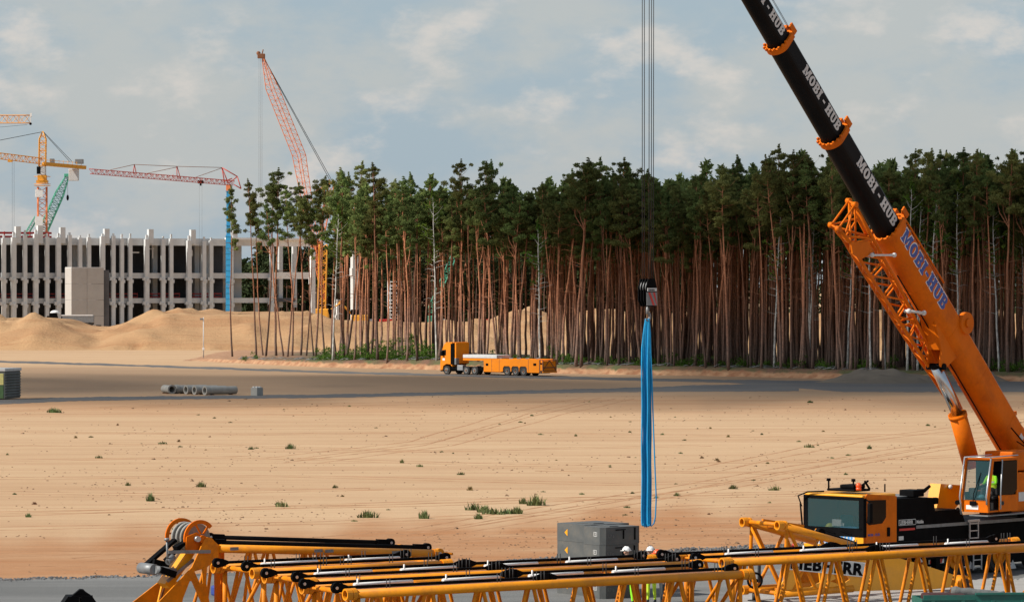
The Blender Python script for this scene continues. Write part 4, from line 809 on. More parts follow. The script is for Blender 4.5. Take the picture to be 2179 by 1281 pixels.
# the mass of the wood behind, too many to count
pine_lo = []
for i in range(6):
    m, cv = pine(23+i*.5, 16, 2.2, 'cone' if i % 2 else 'dome', 500+i, nleaf=15, leaf=.46, stubs=2); pine_lo.append((np.array(m.v), m.f, cv))
def mass(name, spots, hts, label, mt, mb):
    V = []; Fc = []; mi = []; o = 0
    for (x, y), h in zip(spots, hts):
        tv, tf, cv = random.choice(pine_lo); a = random.random()*2*PI; c_, s_ = math.cos(a), math.sin(a); k = h/24
        def tr_(q): return np.stack([x+(q[:, 0]*c_-q[:, 1]*s_), y+(q[:, 0]*s_+q[:, 1]*c_), q[:, 2]*k+hp(x)-.2], 1)
        V.append(tr_(tv)); Fc += [tuple(i+o for i in f) for f in tf]; mi += [0]*len(tf); o += len(tv)
        V.append(tr_(cv)); n = len(cv)//4; Fc += [(o+4*i, o+4*i+1, o+4*i+2, o+4*i+3) for i in range(n)]; mi += [1]*n; o += len(cv)
    V = np.concatenate(V); me = bpy.data.meshes.new(name); me.from_pydata(V.tolist(), [], Fc); me.materials.append(MATS[mb]); me.materials.append(MATS[mt]); me.polygons.foreach_set('material_index', mi); me.update()
    ob = bpy.data.objects.new(name, me); col.objects.link(ob); return tag(ob, label, 'wood', None, 'stuff')
spots = [(x, y) for dd, x, y in rest]
x = G(1180, 765, .8).x
while x < 90:
    dep = interp([8, 22, 34, 60], [16, 40, 50, 70], x)
    d = 36
    while d < 36+dep:
        spots.append((x+random.uniform(-1.5, 1.5), Yb(x)+d+random.uniform(-1, 1))); d += 3.0
    x += 2.4
mass('pine_wood', spots, [random.gauss(20.8, 1.1)+interp([10, 30], [0, 1.4], x_) for x_, y_ in spots], 'dense mass of pine trunks and crowns filling the wood behind its front rows', 'needles', 'bark')
print('stuff trees', len(spots))
# far tree belt
fs_ = []
for i in range(560):
    Y = random.uniform(955, 1020); px = random.uniform(548, 2500) if i % 2 else random.uniform(548, 1500); fs_.append(((px-CX)*Y/F, Y))
o_ = mass('far_wood', fs_, [random.gauss(20.5, 1.3) for _ in fs_], 'distant dark belt of trees beyond the building site', 'farneedles', 'farbark'); o_.location.z = -1.5
fc = []; fr = []
for i in range(1500):
    Y = random.uniform(960, 1030); px = random.uniform(500, 2500) if i % 2 else random.uniform(500, 1500); fc.append(((px-CX)*Y/F, Y, random.uniform(-.5, 15))); fr.append(random.uniform(1.6, 3.2))
me = quadmesh('far_thicket', leafcloud(fc, fr, 7, .95, 1.0), 'farneedles'); ob = bpy.data.objects.new('far_thicket', me); col.objects.link(ob); tag(ob, 'dark thicket filling the foot of the distant tree belt', 'thicket', None, 'stuff')
# undergrowth
cs = []; rad = []
for (a, b, n, hmax, yo) in ((655, 935, 150, 2.2, 4), (760, 930, 90, 3.2, 6), (940, 1180, 30, 1.3, 6), (1180, 1420, 60, 1.2, 4), (1130, 1240, 25, 2.0, 8), (1420, 1780, 90, 1.5, 5), (2080, 2200, 40, 1.6, 5), (505, 540, 8, 1.0, 2), (1780, 2080, 50, 1.3, 8)):
    for k in range(n):
        px = random.uniform(a, b); x = (px-CX)*480/F; x = (px-CX)*Yb(x)/F; y = Yb(x)+yo+random.uniform(-1, 7); z = hp(x)+random.uniform(.05, hmax*random.random()); cs.append((x, y, z)); rad.append(random.uniform(.3, .75))
cvs = leafcloud(cs, rad, 60, .14, .7); me = quadmesh('undergrowth', cvs, 'leafgreen'); ob = bpy.data.objects.new('undergrowth', me); col.objects.link(ob); tag(ob, 'low green bushes and saplings growing under the pines along the bank', 'undergrowth', None, 'stuff')
# =====================================================================  weeds and stones
def tuft_mesh(seed, n, spread, h, m, wid=.02, name='blades'):
    rd = random.Random(seed); mb = MB()
    for i in range(n):
        x, y = max(-1.3, min(1.3, rd.gauss(0, 1)))*spread*rd.choice((.4, 1, 1)), max(-1.2, min(1.2, rd.gauss(0, 1)))*spread*.6; a = rd.random()*2*PI; hh = h*rd.uniform(.15, 1.15)*math.exp(-abs(x)/spread*.35); dx, dy = math.cos(a)*hh*rd.uniform(.1, .6), math.sin(a)*hh*rd.uniform(.1, .6); px_, py_ = -math.sin(a)*wid, math.cos(a)*wid
        mb.add([(x-px_, y-py_, -.02), (x+px_, y+py_, -.02), (x+dx*.4+px_*.8, y+dy*.4+py_*.8, hh*.6), (x+dx*.4-px_*.8, y+dy*.4-py_*.8, hh*.6), (x+dx, y+dy, hh)], [(0, 1, 2, 3), (3, 2, 4)])
    o = mb.build(name, m); me = o.data; col.objects.unlink(o); bpy.data.objects.remove(o); return me
TM = [tuft_mesh(i, 70+30*(i % 3), .16+.05*(i % 2), .30+.06*(i % 3), 'weed' if i != 4 else 'dryweed') for i in range(5)]
def tuft(px, py, s=1.0, v=0, label=None, sx=1.0, group=None):
    o = G(px, py); e = bpy.data.objects.new('weed_tuft', TM[v]); e.location = tuple(o); e.scale = (s*sx, s, s); e.rotation_euler[2] = random.uniform(-.4, .4); col.objects.link(e)
    tag(e, label or 'small green weed tuft scattered on the open sand', 'weed', group or ('small weed tufts on the sand' if not label else None))
for px, py, s, v, sx, lab in ((1005,1085,1.6,0,1,'tall weed tuft at the left end of the green patch on the sand'), (1140,1075,1.7,1,1,'bushy weed tuft standing right of the green patch'), (1030,1090,1.0,2,1.6,'low weed tuft in the middle left of the green patch'), (1050,1094,1.2,3,1.6,'wide weed tuft in the middle of the green patch'),
     (1075,1093,1.2,0,1.4,'leafy weed tuft at the middle right of the green patch'), (1100,1093,1.0,2,1.2,'weed tuft at the right end of the green patch'), (783,1101,1.1,1,1.6,'weed tuft with a brown base left of the green patch'), (1113,1072,.9,2,1.0,'small weed tuft beside the bushy one'), (902,1103,1.1,2,1.0,'thin wispy weed tuft between the brown-based one and the green patch'),
     (1722,952,1.0,3,1.2,'weed tuft on the sand near the folded jib'), (1647,1043,1.1,0,1.2,'round weed tuft above the cab of the mobile crane'), (618,955,1.2,1,1.0,'dark weed tuft in the left middle of the sand'), (534,956,.9,0,1.0,'weed tuft left of the dark one on the left sand'), (320,1066,1.2,2,.7,'upright weed tuft on the left sand'), (600,1078,1.1,3,1.0,'grey-green weed tuft on the lower left sand'),
     (115,878,1.4,1,1.6,'leafy weed tuft below the left cabin'), (2129,876,1.3,0,1.0,'weed tuft right of the crane boom on the sand'), (1018,1104,.8,2,1,'small tuft in front of the green patch'), (428,1036,1.0,1,.9,'round weed tuft on the left sand near the wheel tracks'), (272,1033,.9,0,.7,'small upright weed on the left sand near the wheel tracks')): tuft(px, py, s, v, lab, sx)
for k_ in range(46):
    tuft(random.uniform(0, 2170), HY+(random.uniform(868, 1130)-HY), random.uniform(.2, .42), random.choice((0, 1, 3, 4)), None, random.uniform(1, 1.8))
for px, py in ((160,932),(382,940),(348,945),(210,975),(75,1073),(30,1052),(712,1038),(940,962),(965,965),(895,993),(1132,885),(1150,925),(1225,928),(1300,888),(1340,920),(1438,888),(1457,937),(1410,925),(1550,930),(1495,975),(1525,980),(1770,975),(1700,940),(1740,948),(1850,955),(1975,906),(2010,875),(1510,912),(1725,857),(1995,1046),(1395,1060),(1440,1055),(1335,1080),(1345,1050),(1240,1052),(1450,965),(1620,925),(2160,910),(855,985),(745,865),(250,905),(60,1100),(1255,855),(455,890),(1800,1010),(1560,1040),(15,968),(1000,1043),(980,1010),(1065,903)):
    tuft(px+random.uniform(-2, 2), py, random.uniform(.35, .8), random.choice((0, 1, 2, 3, 3, 4)), None, random.uniform(.8, 1.4))
def rocks(name, pts, m, label):
    mb = MB(); base = [(-1,-.8,0),(1,-.9,0),(.9,.8,0),(-.8,1,0),(-.5,-.4,.8),(.6,-.3,.9),(.4,.6,.7),(-.5,.5,1.0)]; fs = [(0,1,5,4),(1,2,6,5),(2,3,7,6),(3,0,4,7),(4,5,6,7)]
    for (x, y, s, z) in pts:
        a = random.random()*6.3; c_, s_ = math.cos(a), math.sin(a); mb.add([(x+s*(p[0]*c_-p[1]*s_)*random.uniform(.7, 1.2), y+s*(p[0]*s_+p[1]*c_), z+s*p[2]*random.uniform(.5, 1)-.01) for p in base], fs)
    return tag(mb.build(name, m), label, 'gravel', None, 'stuff')
pts = []
for i in range(9500):
    py = HY+ (random.uniform(842, 1225)-HY); px = random.uniform(-100, 2280); g = G(px, py); ye = interp(yard_px, yard_py, px)
    if py > ye-3 or vn(g.x, g.y*.7, .09)+.6*vn(g.x, g.y, .4) < random.uniform(-.3, .55): continue
    pts.append((g.x, g.y, random.uniform(.012, .042)*(1+g.y/320)*(1.8 if random.random() < .05 else 1), 0))
rocks('clods', pts, 'clod', 'small brown clods strewn over the sand')
pts = []
for i in range(5200):
    px = random.uniform(-100, 2280); ye = interp(yard_px, yard_py, px)+math.sin(px*0.05)*1.2; heapy = random.gauss(0, 1.3 if px < 1150 else 2.2); dens = (.45 if px < 250 else .25 if px < 1000 else 1)
    if random.random() > dens: continue
    g = G(px, ye+heapy+.5); pts.append((g.x, g.y, random.uniform(.025, .075), max(0, .14-.05*abs(heapy))*random.random()*(1 if px > 1150 else .4)))
for i in range(6000):
    g = G(random.uniform(-60, 2240), random.uniform(1165, 1300)); 
    if g.y < G(CX+g.x*F/g.y, interp(yard_px, yard_py, CX+g.x*F/g.y)).y: pts.append((g.x, g.y, random.uniform(.008, .022), 0))
rocks('gravel', pts, 'stone', 'grey stones along the edge of the gravel yard')
# dry twigs and roots on the bank
mb = MB()
for i in range(170):
    px = random.uniform(440, 1800); x = (px-CX)*475/F; y = Yb(x)+random.uniform(1.6, 5); z = hp(x)+.05; a = random.uniform(-.5, .5); L_ = random.uniform(.5, 2.2); mb.path([(x, y, z), (x+L_*.5*math.cos(a), y+L_*.5*math.sin(a), z+random.uniform(.0, .35)), (x+L_*math.cos(a), y+L_*math.sin(a), z+random.uniform(-.05, .2))], [.035, .03, .012], 4)
tag(mb.build('dead_branches', 'greysteel'), 'grey dead branches lying along the top of the bank', 'branches', None, 'stuff')
# =====================================================================  flatbed truck on the far road
TD = Vector((0.743, -0.669, 0)); TW = Vector((0.669, 0.743, 0)); TO = Vector(((937-CX)*459/F, 459, 0))
trk = empty('flatbed_truck', tuple(TO), math.atan2(TD.y, TD.x), 'orange heavy truck with a long low flatbed trailer on the far road', 'truck')
def T(px, py): return onplane(px, py, TO, TD)
def TX(px): return T(px, 700)[0]
def rect(m, px0, py0, px1, py1, y0, y1, bev=0.0):
    x0, x1 = TX(px0), TX(px1); xm = (px0+px1)/2; z0 = T(xm, py1)[1]; z1 = T(xm, py0)[1]; m.box((x0, y0, z0), (x1, y1, z1), bev); return x0, x1, z0, z1
def prof(m, pts, y0, y1):
    q = [T(*p) for p in pts]; m.prism([(a, b) for a, b in q], (0, y0, 0), (1, 0, 0), (0, 0, 1), (0, y1-y0, 0))
m = MB(); prof(m, [(937,789),(937,775),(938,757),(942,741),(945,733),(950,728),(962,728),(962,780),(958,775),(950,774),(943,778),(941,789)], 0, 2.5); cab_ = m.build('cab', 'truckorange', trk)
m = MB(); prof(m, [(939,756),(941,745),(949,744),(949,756)], -.02, .0); m.build('side_window', 'glassdark', cab_); m = MB(); prof(m, [(942,762),(947,762),(947,767),(942,767)], -.03, -.005); m.build('number_panel', 'white', cab_)
m = MB(); m.box((.35, -.3, T(938, 757)[1]), (.6, -.05, T(938, 747)[1]), .04); m.build('mirror', 'black', trk)
x0 = TX(962)+.35; m = MB(); zr = T(965, 729)[1]; m.box((x0, .08, 1.3), (x0+.25, 2.42, zr), .05); m.box((x0-.3, 0.03, T(965,728)[1]-.1), (x0-.02, 2.47, zr+.05), .03); m.build('sleeper_wall', 'truckorange', trk)
m = MB(); m.box((TX(962)-.25, -.01, 1.2), (x0-.02, 2.4, zr-.12)); m.build('cab_gap_shade', 'black', trk)  # solid black block stands in for the shade in the gap behind the cab
m = MB(); rect(m, 937.5, 787, 955, 790, -.02, 2.52, .02); m.box((.3, .3, .55), (TX(1035), .9, .95)); m.box((.3, 1.6, .55), (TX(1035), 2.2, .95)); m.build('chassis', 'black', trk)
m = MB(); rect(m, 972, 777, 984, 788, 0.05, .7, .04); m.build('fuel_tank', 'steel', trk); m = MB(); rect(m, 965, 762, 970, 776, .05, .6, .04); m.build('air_box', 'greysteel', trk)
def wheel(px, py, r, y0, w, parent, far=False):
    x = TX(px); m = MB(); m.tube((x, y0, r), (x, y0+w, r), r, n=22); t = m.build('wheel', 'rubber', parent); m = MB(); m.tube((x, y0-.02, r), (x, y0+.05, r), r*.56, n=16); m.ring((x, y0-.01, r), (0, 1, 0), r*.56, .03, 16, 5); m.build('rim', 'wheelgrey', t); m = MB(); m.tube((x, y0-.07, r), (x, y0-.02, r), r*.2, n=10); m.build('hub', 'rust', t)
for px in (950, 992, 1010): wheel(px, 787, .52, 0.0, .35, trk); wheel(px, 787, .52, 2.15, .35, trk, True)
m = MB(); rect(m, 985, 755, 1057, 762, 0.0, 2.5, .03); m.build('load_panel', 'offwhite', trk)
m = MB(); rect(m, 985, 762.3, 1030, 767, 0.02, 2.48); m.build('gooseneck', 'truckorange', trk)
tr_ = MB(); q = [(1030,793.5),(1030,763),(1147,764),(1147,797)]
xs_ = [TX(1078), TX(1096), TX(1113)]; zb = T(1090, 796)[1]; body = [(TX(1030), .42), (TX(1030), T(1030, 762.5)[1]), (TX(1147), T(1147, 764.5)[1]), (TX(1147), .42), (xs_[2]+.72, .42)]
for x in reversed(xs_): body += [(x+.62, .5), (x+.6, .95), (x+.4, 1.15), (x-.4, 1.15), (x-.6, .95), (x-.62, .5)]
body += [(TX(1064), .42)]
tr_.prism(body, (0, 0, 0), (1, 0, 0), (0, 0, 1), (0, .06, 0)); tr_.prism(body, (0, 2.44, 0), (1, 0, 0), (0, 0, 1), (0, .06, 0)); tr_.box((TX(1030)+.02, .07, 1.5), (TX(1147)-.02, 2.43, 1.6)); tr_.box((TX(1030)-.06, 0, .42), (TX(1030)-.005, 2.5, T(1030, 762.5)[1])); tl = tr_.build('trailer_body', 'truckorange', trk)
for px in (1078, 1096, 1113): wheel(px, 790, .52, 0.09, .35, trk); wheel(px, 790, .52, 2.05, .35, trk, True)
m = MB(); m.box((xs_[0]-1.0, .07, .5), (xs_[2]+1.0, 2.43, 1.48)); m.build('wheel_well_shade', 'dark', tl); m = MB(); m.box((TX(1030)+.02, .5, .35), (TX(1147), 2.0, .6)); m.build('underframe', 'dark', tl)  # dark block put behind the wheels in place of shade in the arches
m = MB(); a, b = TX(1036), TX(1044); 
for (p0, p1) in ((1034, 1039), (1135, 1141)): rect(m, p0, 773, p1, 778, -.03, -.003)
m.build('marker_lamp', 'black', tl)
m = MB()
for p0 in (1046, 1062, 1124): m.box((TX(p0), -.012, .5), (TX(p0)+.05, -.002, 1.95))
m.build('panel_seam', 'rust', tl)
for p0 in (1060, 1083, 1100, 1118, 1140): m = MB(); x = TX(p0); m.bar((x-.3, .4, T(p0, 763)[1]), (x+.3, .4, T(p0, 762)[1]), .12); m.bar((x, .4, T(p0, 764)[1]), (x, .4, T(p0, 761)[1]), .08); m.build('load_clamp', 'greysteel', tl)
m = MB(); x = TX(1147)+.1; zz = T(1147, 766)[1]
for y in (.05, 2.45): m.bar((x, y, .5), (x, y, zz), .12); m.bar((x+.45, y, .6), (x+.45, y, zz), .1); m.bar((x, y, zz), (x+.45, y, zz), .1); m.bar((x, y, .55), (x+.45, y, .6), .1)
for z in (.65, 1.05, zz-.05): m.bar((x+.45, .05, z), (x+.45, 2.45, z), .12)
m.bar((x+.45, .1, .7), (x+.45, 1.2, zz-.1), .08); m.bar((x+.45, 2.4, .7), (x+.45, 1.3, zz-.1), .08); m.box((x-.05, .1, .5), (x, 2.4, 1.1)); m.build('rear_cage', 'rust', trk); m = MB(); m.box((x+.40, .12, .66), (x+.44, 2.38, zz-.15)); m.box((x+.02, .02, .7), (x+.42, .06, zz-.55)); m.build('rear_panel', 'truckorange', trk)
m = MB(); m.box((x+.43, .0, .42), (x+.55, 2.5, .62)); m.build('rear_bumper', 'truckorange', trk)
# =====================================================================  lattice boom sections in the foreground
AX = Vector((0.848, 0.530, 0)); AY = Vector((-0.530, 0.848, 0)); ARZ = math.atan2(0.530, 0.848)
def section(name, pin, L_, W, zt, hgt, bays, label, group, parts=True, r=.128, rl=.058):
    """lattice boom section; pin: ground position of its near left corner; zt: height of the top chords"""
    e = empty(name, (pin[0], pin[1], 0), ARZ, label, 'crane boom section', group)
    zb = zt-hgt
    for (y, z) in ((0, zt), (W, zt), (0, zb), (W, zb)):
        m = MB(); m.tube((.12, y, z), (L_-.12, y, z), r, n=16)
        for (a, b) in ((-.16, .02), (L_-.02, L_+.14)): m.pipe((a, y, z), (b, y, z), r*1.32, r*.95, 16)
        m.pipe((.04, y, z), (.16, y, z), r*1.36, r*.9, 16); m.pipe((L_-.2, y, z), (L_-.04, y, z), r*1.25, r*.9, 16); c = m.build('chord', 'yellow', e)
        m = MB(); m.tube((-.05, y, z), (0.0, y, z), r*.93, n=12); m.tube((L_, y, z), (L_+.05, y, z), r*.93, n=12); m.build('bore', 'bore', c)
        if z == zt:
            m = MB()
            for q in (.25, .62, .85):
                x = L_*q; a0 = R(200 if y == 0 else 70); n = 5; m.add([(x+dx, y+math.cos(a0+k*.14)*(r+.004), z+math.sin(a0+k*.14-.25)*(r+.004)) for dx in (0, .42) for k in range(n)], [(k, k+1, n+k+1, n+k) for k in range(n-1)])
            m.build('type_plate', 'greysteel', c)
    b = L_/bays
    def lace(p, q, rr=rl):
        m = MB(); m.tube(p, q, rr, n=8, cap=False); m.build('lacing', 'laceorange', e)
    mlist = []
    for y in (0, W):
        for i in range(bays):
            xa, xm, xb = i*b+.12, (i+.5)*b, (i+1)*b-.12
            mlist += [((xm-.12, y, zt-r*.7), (xa+.02, y, zb+r*.7)), ((xm+.12, y, zt-r*.7), (xb-.02, y, zb+r*.7))]
    nlac = 0
    for p, q in mlist: lace(p, q)
    m = MB()
    for i in range(bays):
        xa, xm, xb = i*b+.1, (i+.5)*b, (i+1)*b-.1; m.tube((xm-.1, r*.6, zt), (xa, W-r*.6, zt), rl*.8, n=6, cap=False); m.tube((xm+.1, r*.6, zt), (xb, W-r*.6, zt), rl*.8, n=6, cap=False); m.tube((xm, r*.6, zb), (xa, W-r*.6, zb), rl*.8, n=6, cap=False); m.tube((xm, r*.6, zb), (xb, W-r*.6, zb), rl*.8, n=6, cap=False)
    m.build('cross_lacing', 'laceorange', e)
    for x in (.25, L_-.25):
        m = MB(); m.tube((x, 0, zt-r), (x, 0, zb+r), rl*1.3, n=10); m.tube((x, W, zt-r), (x, W, zb+r), rl*1.3, n=10); m.tube((x, r, zt), (x, W-r, zt), rl*1.3, n=10); m.tube((x, r, zb), (x, W-r, zb), rl*1.3, n=10); m.tube((x, r, zt-.1), (x, W-r, zb+.1), rl, n=8); m.build('end_frame', 'laceorange', e)
    # walkway grating with toothed edge, folded white handrails, rod brackets
    m = MB(); m.box((.6, .62, zt+.03), (L_-.6, 1.02, zt+.06))
    k = 0
    while .7+k*.16 < L_-.7: m.box((.7+k*.16, .18, zt+.05), (.76+k*.16, .62, zt+.085)); k += 1
    m.build('walkway_grating', 'rust', e)
    m = MB(); m.box((.5, 1.15, zt+.02), (L_-.5, 1.75, zt+.05)); m.build('walkway_plank', 'laceorange', e)
    k = 0
    while .7+k*2.9 < L_-1.6:
        x = .7+k*2.9; m = MB(); m.path([(x, 1.0, zt+.17), (x+2.3, 1.7, zt+.12)], .055, 8); m.tube((x+.12, 1.02, zt+.1), (x+.12, 1.02, zt+.34), .025, n=6); m.build('folded_handrail', 'white', e); k += 1
    for q in (.1, .37, .46, .72, .93):
        for y in (.4, W-.4):
            for dx in (0, .11, .26, .37): 
                if q in (.1, .37, .72) and dx > .2: continue
                m = MB(); m.tube((L_*q+dx, y-.09, zt-.06), (L_*q+dx, y-.09, zt+.36), .014, n=5); m.build('rod_bracket', 'dark', e)
    return e
def rod(pin, x0, x1, y, z, label, group='black pendant rods lying on the boom sections', joints=(), lugs=True):
    o = Vector((pin[0], pin[1], 0))+AX*x0+AY*y; e = empty('pendant_rod', (o.x, o.y, z), ARZ, label, 'pendant rod', group); L_ = x1-x0
    cuts = [0]+list(joints)+[L_]
    for i in range(len(cuts)-1):
        a, b = cuts[i], cuts[i+1]; m = MB()
        m.bar((a+.35, 0, 0), (b-.35, 0, 0), .075, .085)
        for (u, v) in ((a+.02, a+.38), (b-.02, b-.38)): m.prism([(u, -.115), (u, .115), (u+(v-u)*.4, .125), (v, .045), (v, -.045), (u+(v-u)*.4, -.125)], (0, -.04, 0), (1, 0, 0), (0, 0, 1), (0, .08, 0))
        m.build('bar', 'black', e)
        for u in (a, b):
            m = MB(); m.tube((u, -.06, 0), (u, .06, 0), .15, n=16); eye = m.build('eye', 'black', e); m = MB(); m.tube((u, -.075, 0), (u, .075, 0), .045, n=10); m.build('pin', 'steel', eye)
    for jx in joints:
        m = MB(); m.box((jx-.08, -.085, -.14), (jx+.08, .085, .14), .03); m.build('joint_link', 'black', e)
    return e
Lf = 13.5; Wd = 2.5; PA = (-4.49, 104.2); 
def sh(p, al, pe): return (p[0]+AX.x*al+AY.x*pe, p[1]+AX.y*al+AY.y*pe)
PB = sh(PA, .9, 3.9); PC = sh(PB, .5, 4.2); PD = sh(PA, 15.6, 4.05)
grp = 'yellow lattice boom sections laid side by side'
section('boom_section', PA, Lf, Wd, 2.6, 2.4, 8, 'nearest yellow lattice boom section along the bottom edge', grp)
section('boom_section', PB, Lf, Wd, 2.6, 2.4, 8, 'second yellow lattice boom section, directly behind the nearest one', grp)
section('boom_section', PC, 6.6, Wd, 2.6, 2.4, 4, 'short yellow lattice boom section behind the two long ones', grp)
section('boom_section', PD, Lf, Wd, 2.6, 2.4, 8, 'yellow lattice boom section in front of the mobile crane, running out at the right edge', grp)
rod(PA, -.22, 13.3, .4, 2.76, 'black pendant rod on the near side of the nearest boom section', joints=(6.9,)); rod(PA, -.28, 13.25, 2.15, 2.76, 'black pendant rod on the far side of the nearest boom section', joints=(6.9,))
rod(PB, -.25, 13.0, .4, 2.77, 'black pendant rod on the near side of the second boom section', joints=(6.8,)); rod(PB, -.3, 12.95, 2.15, 2.77, 'black pendant rod on the far side of the second boom section', joints=(6.8,))
rod(PC, -.15, 6.8, .4, 2.78, 'black pendant rod on the near side of the short boom section'); rod(PC, -.2, 6.4, 2.15, 2.78, 'black pendant rod on the far side of the short boom section')
rod(PD, -.9, 13.2, .4, 2.77, 'black pendant rod on the near side of the boom section before the crane', joints=(7.0,)); rod(PD, -.95, 12.4, 2.15, 2.77, 'black pendant rod on the far side of the boom section before the crane', joints=(6.6,))
# --- boom head with sheaves at the left
EO = Vector((-9.05, 115.5, 0)); ED = Vector((.826, .565, 0)).normalized(); ERZ = math.atan2(ED.y, ED.x)
hd = empty('crane_jib_head', tuple(EO), ERZ, 'orange boom head with rope sheaves, black links and a tapered top chord at the left', 'crane boom head')
def E(px, py, dy=0): 
    o = EO+Vector((-ED.y, ED.x, 0))*dy; return onplane(px, py, o, ED)
def plate(name, outer, holes, y, th, m_, parent, Ef=E, **k):
    lp = [[Ef(*p, y) for p in outer]]+[[Ef(*p, y) for p in h] for h in holes]
    mb = MB(); mb.flat(fill2d(lp, th/2), (0, y, 0), (1, 0, 0), (0, 0, 1)); return mb.build(name, m_, parent)
near_o = [(300,1320),(338,1279),(408,1206),(424,1170),(434,1148),(441,1142),(449,1143),(455,1150),(466,1160),(464,1186),(452,1196),(440,1206),(438,1240),(452,1320)]
plate('side_plate', near_o, [[(413,1215),(430,1210),(431,1240),(426,1243)], [(403,1236),(408,1236),(432,1290),(436,1310),(380,1310),(389,1272)]], 0, .05, 'laceorange', hd)
plate('side_plate', [(240,1320),(284,1279),(338,1237),(346,1222),(372,1195),(396,1160),(410,1138),(424,1138),(430,1150),(400,1200),(350,1270),(330,1320)], [], 1.9, .05, 'laceorange', hd)
plate('bulkhead', [(345,1238),(375,1236),(378,1244),(350,1320),(326,1320)], [], 1.3, .08, 'yellow_and_sunlit', hd); plate('bulkhead_slot', [(347,1252),(352,1246),(344,1276),(339,1278)], [], 1.24, .02, 'rust', hd)
# top chords of the head section
(tx, tz), (tx2, tz2) = E(466, 1166.5), E(928, 1177)
for y in (0.0, 2.3):
    m = MB(); m.tube((tx, y, tz), (tx2-.1, y, tz2), .13, n=16); m.pipe((tx2-.12, y-.0, tz2), (tx2+.02, y, tz2), .15, .1, 14); m.tube((tx2+.1, y-.09, tz2), (tx2+.1, y+.09, tz2), .16, n=16); c = m.build('chord', 'yellow', hd)
    m = MB(); m.tube((tx2+.1, y-.11, tz2), (tx2+.1, y+.11, tz2), .05, n=10); m.build('pin', 'steel', c)
    m = MB(); m.tube((tx+.6, y, .35), (tx2-.1, y, .3), .13, n=14); m.build('chord', 'yellow', hd)
    for q in (.04, .42, .47, .78): m = MB(); x = tx+(tx2-tx)*q; z = tz+(tz2-tz)*q; m.box((x, y-.135, z-.05), (x+.3, y-.128, z+.05)); m.build('type_plate', 'greysteel', c)
    nb = 4; bw = (tx2-tx)/nb
    for i in range(nb):
        xa = tx+.15+i*bw
        for (p, q) in (((xa+bw*.5-.12, 0), (xa, 1)), ((xa+bw*.5+.12, 0), (xa+bw-.2, 1)), ((xa+bw*.5-.02, 0), (xa+bw*.30, 1))): 
            z1 = tz+(tz2-tz)*(p[0]-tx)/(tx2-tx)-.09; m = MB(); m.tube((p[0], y, z1), (q[0], y, .42), .055, n=8, cap=False); m.build('lacing', 'laceorange', hd)
m = MB()
for i in range(5): x = tx+.2+i*1.7; z = tz+(tz2-tz)*(x-tx)/(tx2-tx); m.tube((x, 0, z), (x+.8, 2.3, z-.05), .045, n=6); m.tube((x+1.6, 0, z-.1), (x+.8, 2.3, z-.05), .045, n=6)
m.build('cross_lacing', 'laceorange', hd)
m = MB(); m.bar((tx+.3, 1.0, tz+.02), (tx2-1.2, 1.0, tz2+.10), .4, .04); m.build('walkway_plank', 'offwhite', hd)
# sheaves with guard arcs
sx, sz = E(412, 1143, .6)
for k, y in enumerate((.35, .62, .89, 1.16)):
    m = MB(); m.tube((sx, y, sz), (sx, y+.08, sz), .40, n=28); m.ring((sx, y+.04, sz), (0, 1, 0), .41, .05, 28, 6); s_ = m.build('sheave', 'pipeconc', hd); m = MB(); m.tube((sx, y-.02, sz), (sx, y+.1, sz), .1, n=12); m.build('hub', 'steel', s_)
for y in (.22, 1.38):
    lp = arc(sx, sz, .56, .56, 40, 200, 16)+arc(sx, sz, .44, .44, 200, 40, 16); m = MB(); m.flat(fill2d([lp], .03), (0, y, 0), (1, 0, 0), (0, 0, 1)); 
    for a in (50, 110, 170): m.bar((sx+.5*math.cos(R(a)), y, sz+.5*math.sin(R(a))), (sx+.12*math.cos(R(a-40)), y, sz+.12), .05)
    m.build('sheave_guard', 'orange', hd)
m = MB(); m.prism([E(*p, .1) for p in ((398,1142),(420,1132),(432,1142),(430,1165),(412,1178),(396,1168))], (0, .12, 0), (1, 0, 0), (0, 0, 1), (0, .05, 0)); m.tube((sx, .08, sz-.02), (sx, .0, sz-.02), .12, n=14); m.build('cheek_plate', 'orange', hd)
m = MB(); a = E(423, 1146, .05); m.tube((a[0]-.05, -.02, a[1]+.0), (a[0]-.05, .1, a[1]), .09, n=14); m.build('pin', 'steel', hd)
# black links
lk = [((372,1148),(312,1200),.9,.16), ((396,1150),(352,1192),.35,.13), ((396,1152),(372,1165),.3,.18)]
for a, b, y, wd in lk:
    m = MB(); p = E(*a, y); q = E(*b, y); m.bar((p[0], y, p[1]), (q[0], y, q[1]), .09, wd*1.6, (0, 1, 0)); m.build('link', 'black', hd)
a = E(318, 1211, .5); b_ = E(334, 1214, .5); m = MB(); m.tube((a[0]+.1, .35, a[1]), (a[0]+.1, 1.2, a[1]), .17, n=16); m.tube((a[0]+.1, .3, a[1]), (a[0]+.75, .25, a[1]-.1), .13, n=14); m.build('counter_roller', 'greysteel', hd)
m = MB(); p = E(340, 1211, .2); q = E(372, 1222, .2); m.bar((p[0], .2, p[1]), (q[0], .2, q[1]), .2, .2); m.bar((p[0], .6, p[1]+.2), (q[0], .6, q[1]+.25), .12, .2); m.build('link', 'black', hd)
m = MB(); p = E(358, 1174, -.05); q = E(447, 1173, -.05); m.bar((p[0], -.07, p[1]), (q[0], -.07, q[1]), .04, .1); m.build('lever', 'greysteel', hd)
